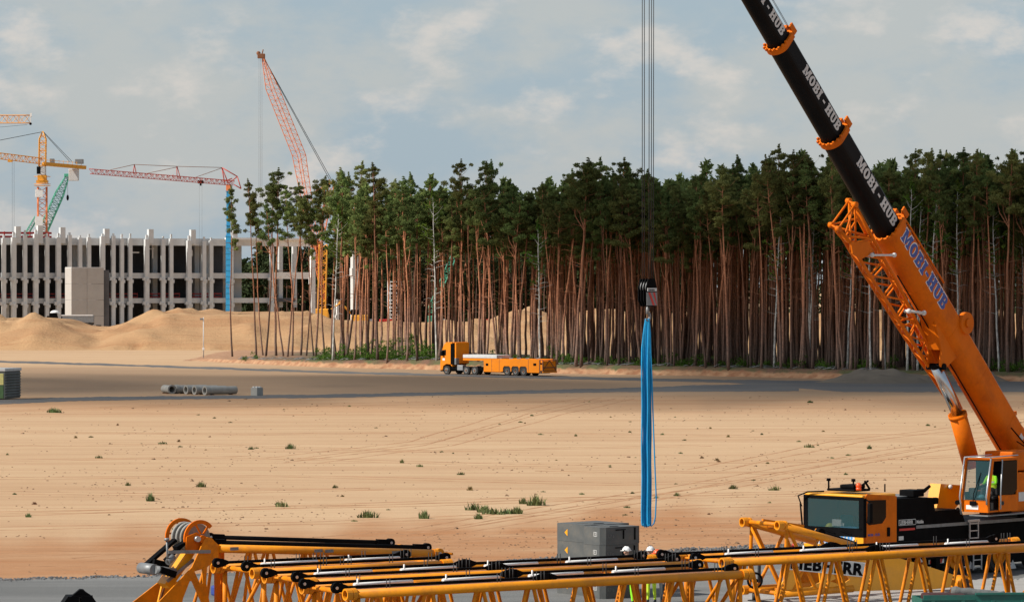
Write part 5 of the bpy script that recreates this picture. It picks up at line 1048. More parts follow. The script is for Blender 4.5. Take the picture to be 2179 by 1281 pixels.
m = MB(); p = E(355, 1150, -.02); q = E(357, 1196, -.02); m.tube((p[0], -.02, p[1]), (q[0], -.02, q[1]), .035, n=8); m.tube((p[0], -.02, p[1]), (p[0], -.02, p[1]+.08), .08, n=10); m.tube((q[0], -.02, q[1]), (q[0]+.25, .1, q[1]+.15), .1, n=10); m.build('hydraulic_cylinder', 'greysteel', hd)
m = MB(); p = E(412, 1190, .25); q = E(356, 1236, .25); m.bar((p[0], .25, p[1]), (q[0], .25, q[1]), .05, .09); m.build('lever', 'greysteel', hd)
m = MB(); p = E(400, 1178, .5); q = E(352, 1246, .5); m.bar((p[0], .6, p[1]), (q[0], .6, q[1]), .5, .25); m.build('inner_beam', 'yellow_and_sunlit', hd)
m = MB(); p = E(463, 1256, .9); m.box((p[0]-.15, .7, p[1]-.16), (p[0]+.15, 1.1, p[1]+.16), .06); m.tube((p[0], .9, p[1]-.16), (p[0]-.1, .9, p[1]-.5), .05, n=8); m.build('motor', 'blue', hd)
m = MB(); p = E(463, 1160, .1); m.bar((p[0], .1, .2), (p[0]-.02, .1, p[1]), .14); m.bar((p[0]+.32, .4, .2), (p[0]+.32, .4, p[1]-.1), .12); m.build('end_post', 'orange', hd)
def free_rod(a, b, y, Yo, label):
    p = E(a[0], a[1], y); q = E(b[0], b[1], y); n = Vector((-ED.y, ED.x, 0)); P0 = EO+ED*p[0]+n*y+Vector((0, 0, p[1])); P1 = EO+ED*q[0]+n*y+Vector((0, 0, q[1])); e = empty('pendant_rod', tuple(P0), 0, label, 'pendant rod', 'black pendant rods lying on the boom head'); d = P1-P0; u = d.normalized()
    m = MB(); m.tube(u*.2, d-u*.2, .07, n=10); m.build('bar', 'black', e)
    for c in (Vector((0, 0, 0)), d):
        m = MB(); m.tube(c-n*.09, c+n*.09, .14, n=14); m.bar(c, c+u*.5*(1 if c.length < 1 else -1), .16, .2); eye = m.build('eye', 'black', e); m = MB(); m.tube(c-n*.1, c+n*.1, .045, n=8); m.build('pin', 'steel', eye)
free_rod((449,1153), (908,1164), .5, 0, 'thick black pendant rod lying just above the top chord of the boom head'); free_rod((446,1142), (830,1154), 1.7, 0, 'thick black pendant rod on the far side of the boom head')
# =====================================================================  lattice foot section with the maker's sign
FO = Vector(((1662-CX)*131/F, 131, 0)); FRZ = math.atan2(AX.y, AX.x)
ft = empty('boom_foot_section', tuple(FO), FRZ, 'tapered yellow boom foot section with a black and white sign before the mobile crane', 'crane boom section')
def Fp(px, py, y=0): return onplane(px, py, FO+AY*y, AX)
(hx, hz) = Fp(2018, 1238, .9); z1 = Fp(1662, 1117)[1]; z0 = Fp(1650, 1264)[1]; W = 2.1
(mx, mz) = Fp(1812, 1160); (bx, bz) = Fp(1790, 1253)
for y in (0, W):
    m = MB(); m.tube((0, y, z1), (mx, y, mz), .13, n=14); m.pipe((-.18, y, z1), (.05, y, z1), .17, .12, 16); m.pipe((.1, y, z1-.01), (.18, y, z1-.02), .17, .12, 16); c = m.build('chord', 'yellow', ft); m = MB(); m.tube((-.05, y, z1), (0, y, z1), .118, n=12); m.build('bore', 'bore', c)
    m = MB(); m.tube((0, y, z0), (bx+.5, y, bz), .13, n=14); m.pipe((-.18, y, z0), (.05, y, z0), .17, .12, 16); c = m.build('chord', 'yellow', ft); m = MB(); m.tube((-.05, y, z0), (0, y, z0), .118, n=12); m.build('bore', 'bore', c)
    for (a, b) in (((.25, z1-.1), (.15, z0+.1)), ((.3, z1-.1), (1.5, z0+.1)), ((1.6, z1-.55), (.5, z0+.1)), ((1.7, z1-.5), (2.6, z0+.05))): m = MB(); m.tube((a[0], y, a[1]), (b[0], y, b[1]), .065, n=8, cap=False); m.build('lacing', 'laceorange', ft)
m = MB()
for (a, b) in (((.2, z1), (.9, z1-.2)), ((1.8, z1-.45), (.9, z1-.2)), ((.15, z0), (1.2, z0)), ((2.2, z0), (1.2, z0))): m.tube((a[0], .1, a[1]), (b[0], W-.1, b[1]), .055, n=8)
for z in (z0, z1): m.tube((.08, .1, z), (.08, W-.1, z), .08, n=8)
m.tube((.1, .1, z0+.1), (.1, W-.1, z1-.1), .05, n=8); m.build('cross_lacing', 'laceorange', ft)
pl = [(1690,1198),(1790,1176),(1840,1178),(1898,1183),(1960,1200),(2010,1216),(2028,1222),(2033,1238),(2022,1249),(1985,1253),(1860,1256),(1700,1262),(1650,1262)]
plate('side_plate', pl, [[(1700,1205),(1740,1200),(1745,1238),(1725,1248),(1700,1250)], [(1765,1236),(1800,1222),(1808,1232),(1790,1244)]], 0, .06, 'yellow_and_sunlit', ft, Fp); plate('side_plate', pl, [], W, .06, 'laceorange', ft, Fp)
m = MB(); m.tube((hx, -.12, hz), (hx, .35, hz), .30, n=20); m.tube((hx, W-.3, hz), (hx, W+.12, hz), .30, n=20); m.tube((hx, .3, hz), (hx, W-.3, hz), .14, n=14); hb = m.build('pivot_tube', 'laceorange', ft); m = MB(); m.tube((hx, -.135, hz), (hx, -.12, hz), .2, n=16); m.build('bore', 'bore', hb)
# sign
(s0x, s0z), (s1x, s1z) = Fp(1674, 1197), Fp(1839, 1233)
sw = s1x-s0x; sgn = MB(); ang = math.atan2(Fp(1838, 1213)[1]-Fp(1674, 1196)[1]+.0, sw); cx_ = Fp(1674, 1211)
sd = Vector((math.cos(ang), 0, math.sin(ang))); su = Vector((-math.sin(ang), 0, math.cos(ang))); so_ = Vector((s0x, -.075, cx_[1]))
sgn.prism([(0, 0), (sw, 0), (sw, .52), (0, .52)], so_, sd, su, (0, .035, 0)); sg = sgn.build('name_board', 'white', ft)
m = MB(); m.prism([(.045, .045), (sw-.045, .045), (sw-.045, .475), (.045, .475)], so_+Vector((0, -.006, 0)), sd, su, (0, .005, 0)); m.build('board_field', 'offwhite', sg)
tv = text2d('LIEBHERR', .56, .004, .026, 1.0, 0, 1.1); xs2 = [v[0] for v in tv[0]]; k = (sw-.2)/(max(xs2)-min(xs2)); tv = ([((v[0]-min(xs2))*k, v[1], v[2]) for v in tv[0]], tv[1])
m = MB(); m.flat(tv, so_+sd*.1+su*.065+Vector((0, -.013, 0)), sd, su); m.build('lettering', 'black', sg)
# odd fittings inside the frame
m = MB(); a = Fp(1610, 1235, .8); m.ring((a[0], .9, a[1]), (.3, 1, 0), .26, .04, 20, 6); m.tube((a[0], .8, a[1]), (a[0], 1.1, a[1]), .07); m.build('cable_reel', 'black', ft)
m = MB(); a = Fp(1690, 1161, .8); m.sphere((a[0], .8, a[1]), .1); m.build('warning_lamp', 'red', ft)
m = MB(); p = Fp(1735, 1131, 1.4); q = Fp(1800, 1158, 1.4); m.bar((p[0], 1.4, p[1]), (q[0], 1.4, q[1]), .1, .24); p = Fp(1622, 1110, 2.0); q = Fp(1680, 1124, 2.0); m.bar((p[0], 2.0, p[1]), (q[0]+.6, 2.0, q[1]), .1, .22); m.build('hinge_bar', 'laceorange', ft)
m = MB(); p = Fp(1745, 1133, .3); q = Fp(1820, 1157, .3); m.tube((p[0], .3, p[1]), (q[0], .3, q[1]), .09, n=10); m.tube((p[0], .2, p[1]), (p[0], .42, p[1]), .15, n=14); m.build('pendant_link', 'black', ft)
m = MB(); m.tube((.15, .3, .05), (.15, .3, z0-.1), .08, n=8); m.tube((.15, W-.3, .05), (.15, W-.3, z0-.1), .08, n=8); m.box((.0, .1, .0), (.3, W-.1, .05)); m.build('trestle', 'dark', ft)
m = MB(); m.tube((.12, W*.7, z0+.3), (.13, W*.7, z1-.9), .06, n=8); m.build('strap_bundle', 'jacket', ft)
# =====================================================================  counterweight blocks
CD = Vector((.76, .65, 0)).normalized(); CRZ = math.atan2(CD.y, CD.x)
def cw_stack(px, py_top, ztop, n, lab, wx, wy, Y):
    base = Vector(((px-CX)*Y/F, Y, 0)); h = .63
    for k in range(n):
        z = k*(h+.006); e = empty('counterweight', (base.x+random.uniform(-.01, .01), base.y, z), CRZ, lab[k], 'counterweight', 'grey counterweight blocks')
        m = MB(); pro = [(0, .16), (.16, 0), (wx, 0), (wx, wy), (.12, wy), (0, wy-.1)]; m.prism(pro, (0, 0, 0.0), (1, 0, 0), (0, 1, 0), (0, 0, h)); 
        m.box((wx*.30, wy*.2, h), (wx*.55, wy*.8, h+.028), .01); b = m.build('block', 'weightgrey', e)
        m = MB(); m.box((wx*.55, -.025, .2), (wx*.58, -.002, .5)); m.box((wx*.86, -.03, .15), (wx*.89, -.002, h-.05)); m.box((wx*.35, -.02, h-.12), (wx*.62, -.002, h-.09)); m.build('lifting_lug', 'black', e)
        m = MB(); a = Vector((-.006, wy*.62, h*.5)); m.prism([(0, -.13), (0, .13), (.16, 0)], a, (0, 1, 0), (0, 0, 1), (.004, 0, 0)); m.build('hazard_triangle', 'yellow_and_sunlit', b) if wx > 1.9 else None
        m = MB(); m.flat(text2d('5,7 t', .17, .002, .004), (.22, -.006, .26), (1, 0, 0), (0, 0, 1)); m.build('stencil', 'wheelgrey', b)
        m = MB(); m.box((-.006, .3, .3), (-.002, .32, .46)); m.box((-.006, .46, .3), (-.002, .48, .46)); m.box((-.0055, .34, .44), (-.002, .44, .46)); m.box((-.0055, .34, .3), (-.002, .44, .32)); m.box((-.0055, .38, .34), (-.002, .41, .42)); m.build('lift_symbol', 'offwhite', b) if wx < 1.9 else None
        m = MB(); m.box((wx-.02, -.004, 0.02), (wx+.004, .2, h-.02)); m.build('edge_mark', 'rust', b)
ords = ['lowest', 'second', 'third', 'fourth', 'topmost']
cw_stack(1282, 1125, 2.6, 4, [o_+' grey counterweight block from the ground in the stack nearest the workers' if i else 'lowest grey counterweight block in the stack nearest the workers' for i, o_ in enumerate(ords)], 1.75, 1.1, 133.4)
cw_stack(1250, 1118, 2.6, 4, [o_+' grey counterweight block from the ground in the left stack, showing its yellow triangle' for o_ in ords], 2.0, 1.75, 134.8)
# =====================================================================  black grab and green skip at the bottom edge
o = P(168, 1290, 125); o.z = 0; e = empty('clamshell_grab', tuple(o), R(12), 'black steel grab with a ridged top at the bottom left corner', 'grab')
def PZ(py, Y): return H-(py-HY)*Y/F
za, zb = PZ(1252, 125), PZ(1266, 125)
for s_ in (-1, 1):
    m = MB(); m.prism([(s_*.04, .05), (s_*.62, .0), (s_*.66, zb*.55), (s_*.40, zb), (s_*.04, zb)], (0, -.45, 0), (1, 0, 0), (0, 0, 1), (0, .9, 0)); m.build('shell', 'black', e)
m = MB(); m.prism([(-.26, zb+.003), (.40, zb+.003), (.12, za-.02), (-.0, za)], (0, -.3, 0), (1, 0, 0), (0, 0, 1), (0, .12, 0)); m.prism([(-.2, zb+.003), (.34, zb+.003), (.16, za-.03), (.04, za-.02)], (0, .15, 0), (1, 0, 0), (0, 0, 1), (0, .12, 0)); m.bar((-.28, -.36, zb), (.42, -.36, zb), .06, .05); m.build('hinge_plate', 'black', e)
Y = 117; o = P(1962, 1300, Y); e = empty('tool_skip', (o.x, Y, 0), R(6), 'dark green steel skip at the bottom right corner', 'skip'); zt_ = PZ(1266, Y)
m = MB(); m.box((0, 0, 0), (.05, 1.5, zt_-.12)); m.box((0.05, 0, 0), (4.5, .05, zt_)); m.box((.05, 1.45, 0), (4.5, 1.5, zt_-.12)); m.box((.05, .05, 0), (4.5, 1.45, .05)); 
m.box((1.7, -.05, zt_), (4.6, .08, zt_+.06)); m.box((0, -.03, zt_-.16), (1.68, .02, zt_-.12)); m.build('body', 'greenpaint', e)
for k in range(5): m = MB(); m.box((.3+k*.95, -.06, .1), (.4+k*.95, -.003, zt_-.17)); m.build('stiffener', 'greenpaint', e)
m = MB(); m.box((.2, .3, .06), (1.5, 1.2, zt_-.0), .08); m.build('tarp_bundle', 'maroon', e) 
a = P(2024, 1257, Y+.9); b_ = P(2136, 1268, Y+.9); e2 = empty('rolled_tarpaulin', tuple(a), 0, 'grey rolled tarpaulin lying across the green skip', 'tarpaulin'); d = b_-a; m = MB(); n = 12; m.path([d*(k/n)+Vector((0, 0, .015*math.sin(k*2.1))) for k in range(n+1)], [.12 if k == 0 else .15+.012*math.sin(k*1.7) for k in range(n+1)], 14); r_ = m.build('roll', 'tarp', e2); m = MB(); m.ring(d*.995, d, .13, .03, 14, 6); m.tube(d*.99, d+d.normalized()*.12+Vector((.05, 0, -.25)), .02, n=6); m.build('strap', 'black', e2)
# =====================================================================  mobile crane
C0 = Vector(((1838-CX)*140/F, 140, 0)); CXd = Vector((.7071, .7071, 0)); CYd = Vector((-.7071, .7071, 0)); CW = 2.9
mc = empty('mobile_crane', tuple(C0), PI/4, 'orange and black mobile crane with its telescopic boom raised to the left', 'mobile crane')
def Nn(px, py, y=0): return onplane(px, py, C0+CYd*y, CXd)
def Ff(px, py, x=0):
    return onplane(px, py, C0+CXd*x, CYd)
def nprof(m, pts, y0, y1): q = [Nn(*p) for p in pts]; m.prism(q, (0, y0, 0), (1, 0, 0), (0, 0, 1), (0, y1-y0, 0)); return m
XC = Nn(1908, 1055)[0]; zroof = Nn(1838, 1054)[1]; zsill = Nn(1840, 1134)[1]
# carrier cab: shell built as front, sides and roof
Fw = lambda px, py, x=-.02: (Ff(px, py)[0], Ff(px, py)[1])
zw1 = Ff(1775, 1056)[1]-.02; zw0 = Ff(1775, 1128)[1]
m = MB(); cp = [(1838.3,1153),(1838.3,1062),(1846,1051),(1908,1055),(1908,1180),(1862,1196),(1838.3,1196)]; nprof(m, cp, 0, .06); nprof(m, cp, CW-.06, CW)
q0 = Nn(1846, 1051); q1 = Nn(1908, 1055); m.box((q1[0]-.06, .065, .6), (q1[0], CW-.065, q1[1]-.03)); m.box((0, .065, .6), (.06, CW-.065, zw0-.12)); cb = m.build('carrier_cab', 'orange', mc)
m = MB(); m.box((-.04, .03, q1[1]-.01), (q1[0], CW-.03, q1[1]+.10), .04); m.build('cab_roof', 'yellow_and_sunlit', cb)
m = MB(); m.box((-.03, -.005, .75), (-.001, CW+.005, zw0-.12), .01); m.build('front_panel', 'yellow_and_sunlit', cb)
m = MB(); m.box((-.045, .02, zw0-.2), (-.012, CW-.02, zw0+.12)); m.box((-.045, .02, zw0+.1), (-.012, .2, zw1+.04)); m.box((-.045, CW-.2, zw0+.1), (-.012, CW-.02, zw1+.04)); m.box((-.045, .2, zw1-.08), (-.012, CW-.2, zw1+.04)); m.box((-.05, -.028, zw0-.2), (.13, -.003, zw1+.0)); m.box((-.05, -.0025, zw0-.2), (-.012, .02, zw1+.04)); m.box((-.05, CW-.02, zw0-.2), (-.012, CW+.004, zw1+.04)); m.build('windscreen_frame', 'black', cb)
m = MB(); m.box((-.035, .2, zw0+.12), (-.02, CW-.2, zw1-.08)); m.build('windscreen', 'glassclear', cb)
m = MB(); m.box((.1, .2, zw0-.1), (.75, CW-.2, zw0+.1), .03); m.build('dashboard', 'dark', cb)
m = MB(); m.box((.18, .5, zw0+.105), (.6, 1.3, zw0+.14), .01); m.build('document_tray', 'lightblue', cb); m = MB(); m.box((.25, 1.3, zw0+.15), (.3, 1.75, zw0+.4)); m.bar((.3, 1.2, zw0+.2), (.35, 1.5, zw0+.3), .03, .1); m.build('paper', 'white', cb)
for y in (.35, 1.75): m = MB(); m.box((.95, y, zw0-.5), (1.5, y+.6, zw0-.2), .08); m.box((1.4, y, zw0-.2), (1.55, y+.6, zw0+.5), .08); m.build('seat', 'seatblue', cb)
for y in (.55, 1.35, 2.1): m = MB(); m.bar((-.07, y, zw0-.1), (-.06, y+.55, zw0+.02), .03); m.build('wiper', 'black', cb)
sc_ = lambda s, sz, y, z, mt, nm, x=-.04, gr=.01: None
m = MB(); tx_ = text2d('LIEBHERR', .16, .002, .012); m.flat(tx_, (-.052, CW-.25, zw0-.14), (0, -1, 0), (0, 0, 1)); m.build('lettering', 'offwhite', cb)
(tv, tl_) = slabtext('MOBI-HUB', .34, .004); y0 = Ff(1817, 1150)[0]+tl_; zz = Ff(1795, 1157)[1]; m = MB(); m.flat(tv, (-.038, y0, zz), (0, -1, 0), (0, 0, 1)); m.build('lettering', 'lightblue', cb)
m = MB(); m.box((-.036, y0-tl_-.06, zz-.05), (-.032, y0+.04, zz+.39)); m.build('lettering_back', 'offwhite', cb)
# door with window
m = MB(); d0, d1 = Nn(1841, 1070)[0], Nn(1897, 1070)[0]; nprof(m, [(1841,1190),(1841,1063),(1896,1060),(1896,1150),(1884,1170),(1870,1190)], -.025, -.003); dr = m.build('door', 'orange', mc)
m = MB(); nprof(m, [(1843,1112),(1847,1064),(1884,1063),(1884,1100),(1876,1113),(1848,1117)], -.035, -.026); m.build('door_window', 'glassdark', dr); m = MB(); a = Nn(1889, 1131); m.box((a[0]-.08, -.06, a[1]-.17), (a[0]+.08, -.026, a[1]+.17), .03); m.build('door_handle', 'black', dr)
m = MB(); m.flat(text2d('MOBI - HUB', .13, .002, .003), (d0+.12, -.03, Nn(1870, 1139)[1]), (1, 0, 0), (0, 0, 1)); m.build('lettering', 'blue', dr)
m = MB(); a = Nn(1853, 1068, -.35); m.box((a[0]-.12, -.42, Nn(1852, 1112)[1]), (a[0]+.06, -.25, Nn(1852, 1068)[1]), .05); m.bar((a[0], -.3, Nn(1852, 1066)[1]), (a[0]+.1, -.03, Nn(1852, 1062)[1]), .04); m.build('mirror', 'black', mc)
m = MB(); m.box((a[0]-.02-.12, -.43, Nn(1852, 1105)[1]), (a[0]-.11, -.27, Nn(1852, 1074)[1])); 
m = MB(); m.path([Vector((-.1, CW+.05, zw1-.4)), Vector((-.25, CW+.1, zw1)), Vector((-.15, CW-.3, zw1+.16)), Vector((-.05, CW-1.0, zw1+.2))], .03, 6); m.path([Vector((-.06, CW+.05, zw0+.1)), Vector((-.12, CW+.1, zw1-.3))], .035, 6); m.build('mirror_arm', 'black', mc)
# roof furniture
zt = zroof+.06; m = MB(); a = Nn(1832, 1040, 1.4); m.box((.35, .75, zt+.03), (1.3, 2.1, zt+.12), .03); m.box((.5, .9, zt+.12), (1.2, 1.6, zt+.28), .05); m.bar((.55, .7, zt+.18), (1.1, .7, zt+.42), .06); m.bar((1.2, .7, zt+.1), (.9, .7, zt+.42), .06); m.build('roof_rack', 'black', cb)
for y, x in ((2.0, .35), (1.0, .6)): m = MB(); m.tube((x, y, zt+.1), (x, y, zt+.42), .035, n=8); m.tube((x, y, zt+.4), (x, y, zt+.5), .08, n=10); m.build('work_lamp', 'black', cb)
m = MB(); m.tube((.45, .62, zt+.1), (.45, .62, zt+.2), .1, n=12); m.sphere((.45, .62, zt+.27), .11, 12, 8); m.build('beacon', 'beaconred', cb)
m = MB(); m.tube((1.6, .3, zt), (1.6, .3, zt+.3), .03, n=6); m.build('antenna', 'black', cb)
# bumper and lower front
m = MB(); m.box((-.12, .0, .35), (.0-.035, CW, .74), .03); m.build('bumper', 'orange', mc)
for y in (.35, CW-.35): m = MB(); m.tube((-.14, y, .55), (-.12, y, .55), .12, n=14); m.build('headlight', 'offwhite', mc)
# black deck body in steps
m = MB(); x1 = Nn(1988, 1060)[0]; x2 = Nn(2046, 1085)[0]; za = Nn(1950, 1058)[1]; zb = Nn(2015, 1085)[1]; x3 = 15.5; zc = Nn(2060, 1110)[1]
m.prism([(q1[0]+.01, 1.15), (q1[0]+.01, za), (x1, za-.05), (x1+.06, zb), (x2, zb), (x2+.25, zc), (x3, zc), (x3, 1.15)], (0, .02, 0), (1, 0, 0), (0, 0, 1), (0, CW-.04, 0)); dk = m.build('deck', 'black', mc)
m = MB(); m.box((q1[0]+.08, .5, za), (x1-.15, CW-.5, za+.03)); m.build('deck_plate', 'greysteel', dk)
m = MB(); m.box((x1-1.0, .2, za+.0), (x1-.35, .9, za+.26), .03); m.path([(x1-.4, .5, za+.18), (x1-.1, .4, za+.2), (x1+.12, .3, za+.38)], [.1, .08, .06], 8); m.build('exhaust_box', 'black', mc); m = MB(); m.box((x1+.02, -.02, zb+.25), (x1+.28, .2, za-.05), .06); m.build('side_lamp', 'black', mc)
ya, ybm = Nn(1946, 1126)[1], Nn(2179, 1108)[1]; m = MB(); xs0, xs1 = Nn(1950, 1120)[0], 15.3; zst = Nn(1990, 1118)[1]; m.box((xs0, .002, zst-.06), (xs1, .018, zst+.06)); m.build('stripe', 'greysteel', dk)
m = MB(); m.box((Nn(1914, 1120)[0], .0, zst-.10), (Nn(1947, 1120)[0], .017, zst-.02)); m.build('stripe', 'red', dk)
xl = Nn(1913, 1110)[0]; zl = Nn(1930, 1117)[1]; m = MB(); m.box((xl, .006, zl), (xl+1.0, .018, zl+.22)); bd = m.build('name_board', 'offwhite', dk); m = MB(); m.box((xl+.02, .002, zl+.02), (xl+.98, .004, zl+.2)); m.build('board_field', 'black', bd)
m = MB(); m.flat(text2d('LIEBHERR', .2, .001, .006, .93), (xl+.04, -.002, zl+.04), (1, 0, 0), (0, 0, 1)); m.flat(text2d('Mobile', .17, .001, .008, .9), (xl+1.06, .014, zl+.04), (1, 0, 0), (0, 0, 1)); m.build('lettering', 'offwhite', bd)
m = MB(); m.box((xl, .006, zl-.55), (xl+.28, .018, zl-.4)); m.box((xl+.03, .006, zl-.8), (xl+.16, .018, zl-.68)); m.build('label_plate', 'offwhite', dk); m = MB(); m.box((xl+.06, .004, zl-.98), (xl+.15, .018, zl-.92)); m.build('side_marker', 'red', dk)
m = MB(); m.prism([(q1[0]+.02, 1.14), (15.3, 1.14), (15.3, .75), (q1[0]+.1, .75)], (0, .5, 0), (1, 0, 0), (0, 0, 1), (0, CW-1, 0)); m.build('chassis', 'dark', mc)
def mcwheel(x):
    for y, f in ((.0, 0), (CW-.5, 1)):
        m = MB(); m.tube((x, y+.02, .66), (x, y+.48, .66), .66, n=28); m.ring((x, y+.03, .66), (0, 1, 0), .58, .06, 28, 6); w_ = m.build('wheel', 'rubber', mc)
        if not f: m = MB(); m.ring((x, y-.01, .66), (0, 1, 0), .36, .035, 24, 6); m.tube((x, y+.0, .66), (x, y+.03, .66), .33, n=20); m.tube((x, y-.06, .66), (x, y+.0, .66), .15, n=12); m.build('rim', 'laceorange', w_)
for x in (1.35, 3.1, Nn(2032, 1194)[0], Nn(2125, 1182)[0], Nn(2125, 1182)[0]+2.6): mcwheel(x)
# ladder, outrigger, warning plate, markings
for (p0, p1, y0_, y1_) in ((2060, 2078, 1108, 1150), (2068, 2085, 1176, 1212)):
    xa, xb = Nn(p0, 1130)[0], Nn(p1, 1130)[0]; z1_, z0_ = Nn(p0, y0_)[1], Nn(p0, y1_)[1]; m = MB()
    for x in (xa, xb): m.bar((x, -.07, z0_), (x, -.07, z1_), .05)
    k = 0
    while z0_+.1+k*.28 < z1_: m.bar((xa, -.07, z0_+.1+k*.28), (xb, -.07, z0_+.1+k*.28), .04); k += 1
    m.bar((xa-.1, -.05, z1_), (xb+.1, -.05, z1_), .08); m.build('ladder', 'steel', mc)
m = MB(); xa, xb = Nn(1973, 1190)[0], Nn(2005, 1190)[0]; z0_, z1_ = Nn(1990, 1198)[1], Nn(1990, 1177)[1]; m.box((xa, -.09, z0_), (xb, -.06, z1_)); wp = m.build('warning_board', 'white', mc)
for k in range(3): m = MB(); x = xa+(xb-xa)*(.02+k*.33); dx = (xb-xa)*.16; m.prism([(x, z0_+.01), (x+dx, z0_+.01), (x+dx*2.0, z1_-.01), (x+dx, z1_-.01)], (0, -.095, 0), (1, 0, 0), (0, 0, 1), (0, .003, 0)); m.build('warning_stripe', 'red', wp)
m = MB(); m.box((xa-1.0, -.3, .75), (xb+.2, .0, 1.12), .03); m.box((xa+.1, -.35, .04), (xa+.35, -.1, .8)); m.box((xa-.1, -.5, 0), (xa+.55, .05, .04)); m.build('outrigger', 'black', mc)
m = MB(); a = Nn(1932, 1192); m.prism([(a[0], a[1]), (a[0]+.25, a[1]+.18), (a[0]+.5, a[1]-.05), (a[0]+.3, a[1]-.1)], (0, -.32, 0), (1, 0, 0), (0, 0, 1), (0, .02, 0)); a = Nn(2060, 1210); m.prism([(a[0], a[1]), (a[0]+.5, a[1]), (a[0]+.1, a[1]+.3)], (0, -.03, 0), (1, 0, 0), (0, 0, 1), (0, .02, 0)); m.build('splash_plate', 'steel', mc)
m = MB(); a = Nn(2154, 1209); m.prism([(a[0]-.22, a[1]), (a[0]+.22, a[1]), (a[0], a[1]+.34)], (0, -.03, 0), (1, 0, 0), (0, 0, 1), (0, .02, 0)); m.build('marking_triangle', 'offwhite', mc)
m = MB(); m.box((1.9, -.02, .45), (Nn(2015, 1194)[0], .1, 1.13)); m.box((Nn(2052, 1190)[0], -.02, .35), (Nn(2105, 1190)[0], .1, 1.13)); m.box((Nn(2145, 1190)[0], -.02, .35), (15, .1, 1.13)); m.build('side_skirt', 'black', mc)
# ---------------- superstructure
MI = mc.matrix_basis.inverted() if False else (Matrix.Translation(C0) @ Matrix.Rotation(PI/4, 4, 'Z')).inverted()
FT = P(2190, 1010, 148.7); TP = P(1378, -390, 130.5)
U = (TP-FT).normalized(); hdir = Vector((U.x, U.y, 0)).normalized(); Wv = Vector((-hdir.y, hdir.x, 0)); 
if Wv.y > 0: Wv = -Wv
V = Vector((hdir.x*-U.z, hdir.y*-U.z, math.hypot(U.x, U.y)))
def frame(o, a, b, c): 
    M = Matrix((( a.x, b.x, c.x, o.x), (a.y, b.y, c.y, o.y), (a.z, b.z, c.z, o.z), (0, 0, 0, 1))); return MI @ M
BM = frame(FT, U, Wv, V)      # boom frame: x along the boom, y towards the camera side, z up-normal
def bs(py): # distance along the boom axis of the point seen at photo row py
    k = (py-HY)/F; return (H-FT.z-k*FT.y)/(U.z+k*U.y)
def bsec(h, w):
    pts = []; 
    for a in range(180, 361, 12): pts.append((w/2*math.cos(R(a))*-1, -h*.12+(-h*.38)*abs(math.sin(R(a)))**.9))
    pts += [(-w/2, h*.12) if False else (-w/2, h*.36), (-w*.36, h*.5), (w*.36, h*.5), (w/2, h*.36)]; return pts
def bprism(m, x0, x1, h, w, h1=None, w1=None, zo=0):
    A = bsec(h, w); B = bsec(h1 or h, w1 or w); n = len(A); vs = [(x0, p[0], p[1]+zo) for p in A]+[(x1, p[0], p[1]+zo) for p in B]
    m.add(vs, [tuple(range(n)), tuple(range(2*n-1, n-1, -1))]+[(k, (k+1) % n, n+(k+1) % n, n+k) for k in range(n)])
sb, s2, s3 = bs(487), bs(291), bs(92); sE = (TP-FT).length
m = MB(BM); bprism(m, -.6, sb, 1.28, 1.05); bb = m.build('boom_base', 'orange', mc)
m = MB(BM); bprism(m, sb-.5, s2, 1.04, .84); b2 = m.build('boom_section', 'boomblack', mc)
m = MB(BM); bprism(m, s2-.5, s3, .95, .76); b3 = m.build('boom_section', 'boomblack', mc)
m = MB(BM); bprism(m, s3-.5, sE-1.0, .84, .68); b4 = m.build('boom_section', 'boomblack', mc)
m = MB(BM); m.box((sE-1.0, -.4, -.6), (sE+.2, .4, .45), .05); m.tube((sE+.1, -.3, -.5), (sE+.1, .3, -.5), .4, n=20); m.build('boom_tip', 'orange', mc)
def collar(x, h, w, parent):
    m = MB(BM); A = bsec(h+.16, w+.16); B = bsec(h-.02, w-.02); n = len(A); vs = [(xx, p[0], p[1]) for xx, S in ((x-.11, A), (x+.11, A), (x+.11, B), (x-.11, B)) for p in S]
    m.add(vs, [(j*n+k, j*n+(k+1) % n, ((j+1) % 4)*n+(k+1) % n, ((j+1) % 4)*n+k) for j in range(4) for k in range(n)])
    for k in range(0, n, 2): p = A[k]; m.box((x+.1, p[0]-.035, p[1]-.04), (x+.19, p[0]+.035, p[1]+.04))
    m.box((x-.14, -.12, h/2+.05), (x+.2, .12, h/2+.26)); m.box((x-.1, w/2-.05, h*.5+.02), (x+.32, w/2+.02, h*.5+.24)); m.build('collar', 'orange', parent)
collar(s3, .95, .76, b3); collar(s2, 1.04, .84, b2); collar(sb-.02, 1.28, 1.05, bb)
m = MB(BM); m.tube((sb+.1, .25, .67), (sb-3.2, .3, .75), .05, n=8); m.tube((sb-.1, .45, .65), (sb-3.6, .5, .7), .04, n=8); m.build('hydraulic_line', 'orange', bb)
def blet(s, h, py0, col_, parent, wf, zof, back=None, strip=None, hb=1.0):
    (tv, L_) = slabtext(s, h, .004); x0 = bs(py0); m = MB(BM); y = wf/2+.008
    m.flat(([(v[0], v[1], v[2]) for v in tv[0]], tv[1]), (x0, y, zof), (-1, 0, 0), (0, 0, 1)); m.build('lettering', col_, parent)
    if back:
        m = MB(BM)
        (tb, _) = slabtext(s, h, .003); m.flat(([(v[0]*1.0, v[1]*1.12-.06*h, v[2]) for v in tb[0]], tb[1]), (x0+.03, y-.004, zof), (-1, 0, 0), (0, 0, 1)); m.build('lettering_edge', back, parent)
    return L_
def hh_(p): return p
